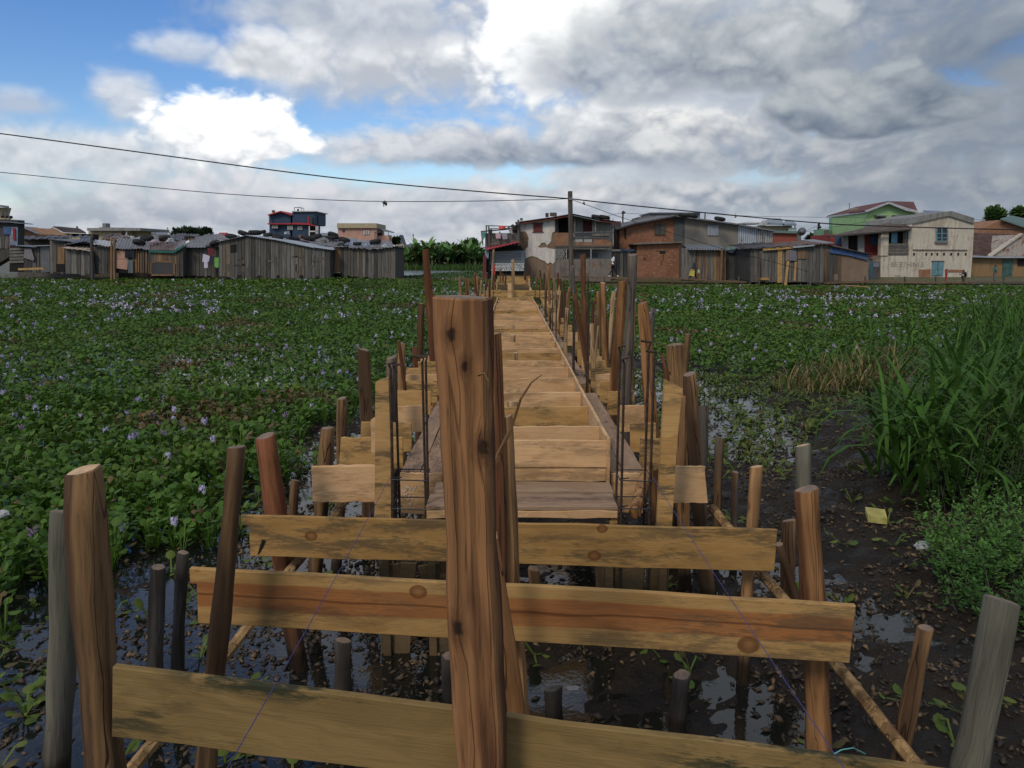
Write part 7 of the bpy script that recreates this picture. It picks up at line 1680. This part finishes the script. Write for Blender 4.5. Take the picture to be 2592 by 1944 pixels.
# ------------------------------------------------------------------ people
SKIN = plain('skin', (.085, .045, .028), .6, .1); HAIR = plain('hair', (.012, .01, .01), .7)
def person(px, py, Y, hpx, facing, pose, shirt, legs, shoes, label, cat='person'):
    """one skinned body; clothes are material regions of it. facing +1 = walks to the right"""
    foot = P(px, py, Y); hgt = hpx * pxm(Y); s = hgt / 1.72; f = facing
    J = {'pelvis': (0, 0, .92), 'waist': (.0, 0, 1.06), 'chest': (.02, 0, 1.28), 'neck': (.03, 0, 1.45), 'head0': (.045, 0, 1.53), 'head': (.05, 0, 1.62), 'top': (.045, 0, 1.70),
         'shl': (.02, .17, 1.40), 'shr': (.02, -.17, 1.40)}
    if pose == 'stride':
        J.update(ell=(-.10, .21, 1.16), hal=(-.03, .20, .93), elr=(.02, -.21, 1.15), har=(.16, -.20, .96), knl=(.16, .09, .52), anl=(.30, .09, .10), tol=(.46, .09, .04), knr=(-.06, -.09, .50), anr=(-.33, -.09, .12), tor=(-.20, -.09, .03))
    elif pose == 'carry':
        J.update(chest=(.09, 0, 1.26), neck=(.13, 0, 1.42), head0=(.15, 0, 1.50), head=(.16, 0, 1.58), top=(.16, 0, 1.66), shl=(.09, .17, 1.37), shr=(.09, -.17, 1.37), ell=(.0, .22, 1.12), hal=(-.06, .22, .86), elr=(.08, -.23, 1.10), har=(.16, -.22, .86), knl=(.14, .09, .52), anl=(.24, .09, .10), tol=(.40, .09, .04), knr=(-.08, -.09, .50), anr=(-.36, -.09, .14), tor=(-.24, -.09, .04))
    elif pose == 'stand':
        J.update(ell=(.0, .22, 1.13), hal=(.06, .20, .88), elr=(.02, -.22, 1.13), har=(.10, -.18, .90), knl=(.02, .09, .50), anl=(.0, .09, .09), tol=(.15, .09, .03), knr=(.0, -.09, .50), anr=(-.04, -.09, .09), tor=(.10, -.09, .03))
    elif pose == 'crouch':
        J.update(pelvis=(-.12, 0, .38), waist=(-.10, 0, .52), chest=(.02, 0, .74), neck=(.10, 0, .90), head0=(.14, 0, .97), head=(.17, 0, 1.05), top=(.18, 0, 1.13), shl=(.03, .18, .84), shr=(.03, -.18, .84), ell=(.22, .24, .66), hal=(.42, .16, .66), elr=(.20, -.24, .62), har=(.38, -.14, .55), knl=(.24, .16, .50), anl=(.06, .13, .09), tol=(.22, .14, .03), knr=(.24, -.16, .48), anr=(.05, -.13, .09), tor=(.21, -.14, .03))
    R_ = dict(pelvis=.125, waist=.115, chest=.135, neck=.055, head0=.07, head=.10, top=.065, shl=.075, shr=.075, ell=.045, hal=.034, elr=.045, har=.034, knl=.065, anl=.042, tol=.035, knr=.065, anr=.042, tor=.035)
    E = [('pelvis', 'waist'), ('waist', 'chest'), ('chest', 'neck'), ('neck', 'head0'), ('head0', 'head'), ('head', 'top'), ('chest', 'shl'), ('shl', 'ell'), ('ell', 'hal'), ('chest', 'shr'), ('shr', 'elr'), ('elr', 'har'), ('pelvis', 'knl'), ('knl', 'anl'), ('anl', 'tol'), ('pelvis', 'knr'), ('knr', 'anr'), ('anr', 'tor')]
    names = list(J); me = bpy.data.meshes.new('person')
    me.from_pydata([(J[k][0] * f * s, J[k][1] * s, J[k][2] * s) for k in names], [(names.index(a), names.index(b_)) for a, b_ in E], [])
    o = bpy.data.objects.new('person_cage', me); COL.objects.link(o)
    md = o.modifiers.new('skin', 'SKIN'); sv_ = me.skin_vertices[0].data
    for i, k in enumerate(names): sv_[i].radius = (R_[k] * s * (1 if k not in ('chest', 'waist', 'pelvis') else .85), R_[k] * s * (1 if k not in ('chest',) else 1.15)); sv_[i].use_root = (k == 'pelvis')
    o.modifiers.new('sub', 'SUBSURF').levels = 2
    bpy.context.view_layer.update(); dg = bpy.context.evaluated_depsgraph_get()
    m2 = bpy.data.meshes.new_from_object(o.evaluated_get(dg)); bpy.data.objects.remove(o)
    m2.materials.clear()
    for m_ in (SKIN, shirt, legs, shoes, HAIR): m2.materials.append(m_)
    jn = {k: Vector((J[k][0] * f * s, J[k][1] * s, J[k][2] * s)) for k in names}
    seg = [(jn[a], jn[b_], a, b_) for a, b_ in E]
    for p_ in m2.polygons:
        c = p_.center; best = None
        for a, b_, na, nb in seg:
            d = b_ - a; t_ = max(0, min(1, (c - a).dot(d) / d.length_squared)); q = (c - (a + d * t_)).length
            if best is None or q < best[0]: best = (q, na, nb, t_)
        _, na, nb, t_ = best
        if nb in ('head', 'top', 'head0') or (nb == 'neck' and t_ > .6):
            hair = c.z > jn['head'].z + .012 * s or ((c.x - jn['head'].x) * f < -.035 * s and c.z > jn['head0'].z)
            p_.material_index = 4 if hair else 0
        elif nb in ('waist', 'chest', 'neck', 'shl', 'shr'): p_.material_index = 1
        elif nb in ('ell', 'elr'): p_.material_index = 1
        elif nb in ('hal', 'har'): p_.material_index = 1 if pose in ('carry',) and t_ < .8 else 0
        elif nb in ('tol', 'tor'): p_.material_index = 3
        else: p_.material_index = 2
    m2.shade_smooth()
    o = bpy.data.objects.new('person', m2); COL.objects.link(o); o.location = foot
    tag(o, label, cat)
    hd = foot + jn['head']
    # face: nose, ears, and hands with five fingers as children of the body
    fb = Bag(); fx = foot + jn['head']
    rel = jn['head']
    fb.add([rel + Vector((f * .095 * s, 0, .0)), rel + Vector((f * .09 * s, .014 * s, -.03 * s)), rel + Vector((f * .09 * s, -.014 * s, -.03 * s)), rel + Vector((f * .122 * s, 0, -.026 * s))], [(0, 1, 3), (0, 3, 2), (1, 2, 3), (0, 2, 1)])
    me3 = bpy.data.meshes.new('nose'); me3.from_pydata(fb.v, [], fb.f); q = bpy.data.objects.new('nose', me3); COL.objects.link(q); me3.materials.append(SKIN); q.parent = o
    for hnd, elb in (('hal', 'ell'), ('har', 'elr')):
        hb = Bag(); d = (jn[hnd] - jn[elb]).normalized(); sd = d.cross(Vector((0, 1, 0))).normalized()
        for k in range(4): st = jn[hnd] + sd * ((k - 1.5) * .018 * s); ln = (.075, .085, .08, .062)[k] * s; hb.bar(st, st + d * ln * .6 + Vector((0, 0, 0)), .0085 * s, 5); hb.bar(st + d * ln * .6, st + d * ln * .95 + Vector((f * .015 * s, 0, 0)), .0075 * s, 5)
        hb.bar(jn[hnd] - d * .01 * s + sd * .03 * s, jn[hnd] + d * .04 * s + sd * .055 * s, .009 * s, 5)
        me4 = bpy.data.meshes.new('fingers'); me4.from_pydata(hb.v, [], hb.f); q = bpy.data.objects.new('fingers', me4); COL.objects.link(q); me4.materials.append(SKIN); q.parent = o
    return o, foot, jn
C_ = lambda n_, c: plain('fabric_' + n_, c, .85, .12, 12)
person(1551, 701.5, 55.7, 60, 1, 'stride', C_('white', (.72, .72, .74)), C_('black', (.018, .018, .02)), C_('shoe_white', (.75, .72, .68)), 'man in white t-shirt and black trousers striding right past the white house')
o, ft, jn = person(1755, 709.5, 55.5, 57, 1, 'carry', C_('navy', (.035, .042, .06)), C_('dark', (.02, .022, .026)), C_('shoe_brown', (.25, .14, .10)), 'person in dark jacket carrying a yellow can along the plank sheds')
person(2394, 713, 55.6, 33, -1, 'stand', C_('pink', (.42, .05, .12)), C_('redpink', (.38, .03, .06)), C_('sandal', (.1, .05, .04)), 'small child in pink clothes standing under the teal shutter')
person(2441, 713, 55.6, 46, -1, 'crouch', C_('black2', (.02, .02, .022)), C_('black3', (.018, .018, .02)), C_('sandal2', (.08, .05, .04)), 'person in black crouching on the walkway at the old house corner')
person(2515, 712, 56.2, 42, 1, 'stand', C_('teal', (.03, .16, .16)), C_('skirt', (.10, .12, .15)), C_('sandal3', (.08, .05, .04)), 'woman in teal top and grey skirt before the ochre wall')
t = thing('jerrycan', P(1752, 700, 55.3), 'yellow jerrycan carried by the person in the dark jacket', 'can')
M_CAN = plain('can_yellow', (.50, .44, .09), .5, .15, 6)
prism('body', [(1748, 684.5), (1759, 686), (1757.5, 699.5), (1745, 697.5)], 55.18, .20, M_CAN, t)
prism('handle', [(1750.5, 681.5), (1757.5, 682.2), (1757.5, 686), (1756.3, 686), (1756.3, 683.8), (1751.8, 683.2), (1751.8, 685), (1750.4, 684.8)], 55.26, .04, M_CAN, t); rect('cap', 1758, 683.5, 1760, 686, 55.25, .06, M_DARKIN, t)
o2 = lathe('bottle', [(.08, 0), (.085, .05), (.08, .2), (.035, .26), (.035, .30)], 10, C_('pale_green', (.45, .55, .50)), Matrix.Translation(P(1768, 692, 55.75))); tag(o2, 'pale plastic bottle in the other hand of the can carrier', 'bottle')
# ------------------------------------------------------------------ odds and ends on the mud
def lump(name, px, py, z, sx, sy, sz, mat, label, cat, seed=1):
    r = random.Random(seed); c = G(px, py, z); V = []; Fc = []; n = 9
    for i, (zz_, q) in enumerate(((-.3, .9), (.15, 1.05), (.65, .9), (1.0, .55))):
        for k in range(n): a = 6.283 * k / n; V.append((c.x + math.cos(a) * sx * q * r.uniform(.8, 1.15), c.y + math.sin(a) * sy * q * r.uniform(.8, 1.15), z + sz * zz_ * r.uniform(.85, 1.1)))
    for i in range(3):
        for k in range(n): Fc.append((i * n + k, i * n + (k + 1) % n, (i + 1) * n + (k + 1) % n, (i + 1) * n + k))
    Fc.append(tuple(range(3 * n, 4 * n)))
    return tag(mesh(name, V, Fc, mat), label, cat)
c = G(2222, 1292, .2)
V = [(c.x - .095, c.y - .02, .09), (c.x + .08, c.y - .04, .075), (c.x + .095, c.y + .05, .13), (c.x - .085, c.y + .07, .15)]
o = extrude('yellow_block', V, (0, .01, .06), plain('yellow_foam', (.36, .33, .11), .85, .35, 14, dirt=(.14, .13, .06))); tag(o, 'yellow foam block lying on the mud before the big grass clump', 'foam block')
lump('white_scrap', 2336, 1385, .08, .07, .06, .05, M_TARPW, 'small crumpled white plastic scrap on the right mud', 'scrap', 4)
lump('stone', 2031, 1009, .02, .07, .07, .07, plain('pale_stone', (.30, .27, .22), .9), 'round pale stone in the wet pool before the dry grass', 'stone', 5)
lump('stone', 2112, 988, .03, .10, .09, .09, plain('grey_stone', (.15, .14, .13), .9), 'grey block beside the dry grass stalks', 'stone', 6)
lump('stone', 755, 1183, .02, .05, .05, .05, plain('pale_stone2', (.28, .24, .19), .9), 'pale stone on the mud left of the second outer board', 'stone', 7)
lump('white_bag', 2455, 803, .35, .10, .08, .07, M_WHITE, 'white plastic scrap on the hyacinths near the right edge', 'scrap', 8)
lump('white_bag', 6, 1303, .3, .06, .06, .04, M_TARPW, 'pale plastic scrap on the leaves at the left edge', 'scrap', 9)
lump('white_foam', 1450, 1742, .0, .045, .03, .008, M_TARPG, 'flat white scrap floating beside the low round stump', 'scrap', 10)
rag(2168, 728, 48, 'dark rag on a stub in the hyacinths below the old house', 2.2)
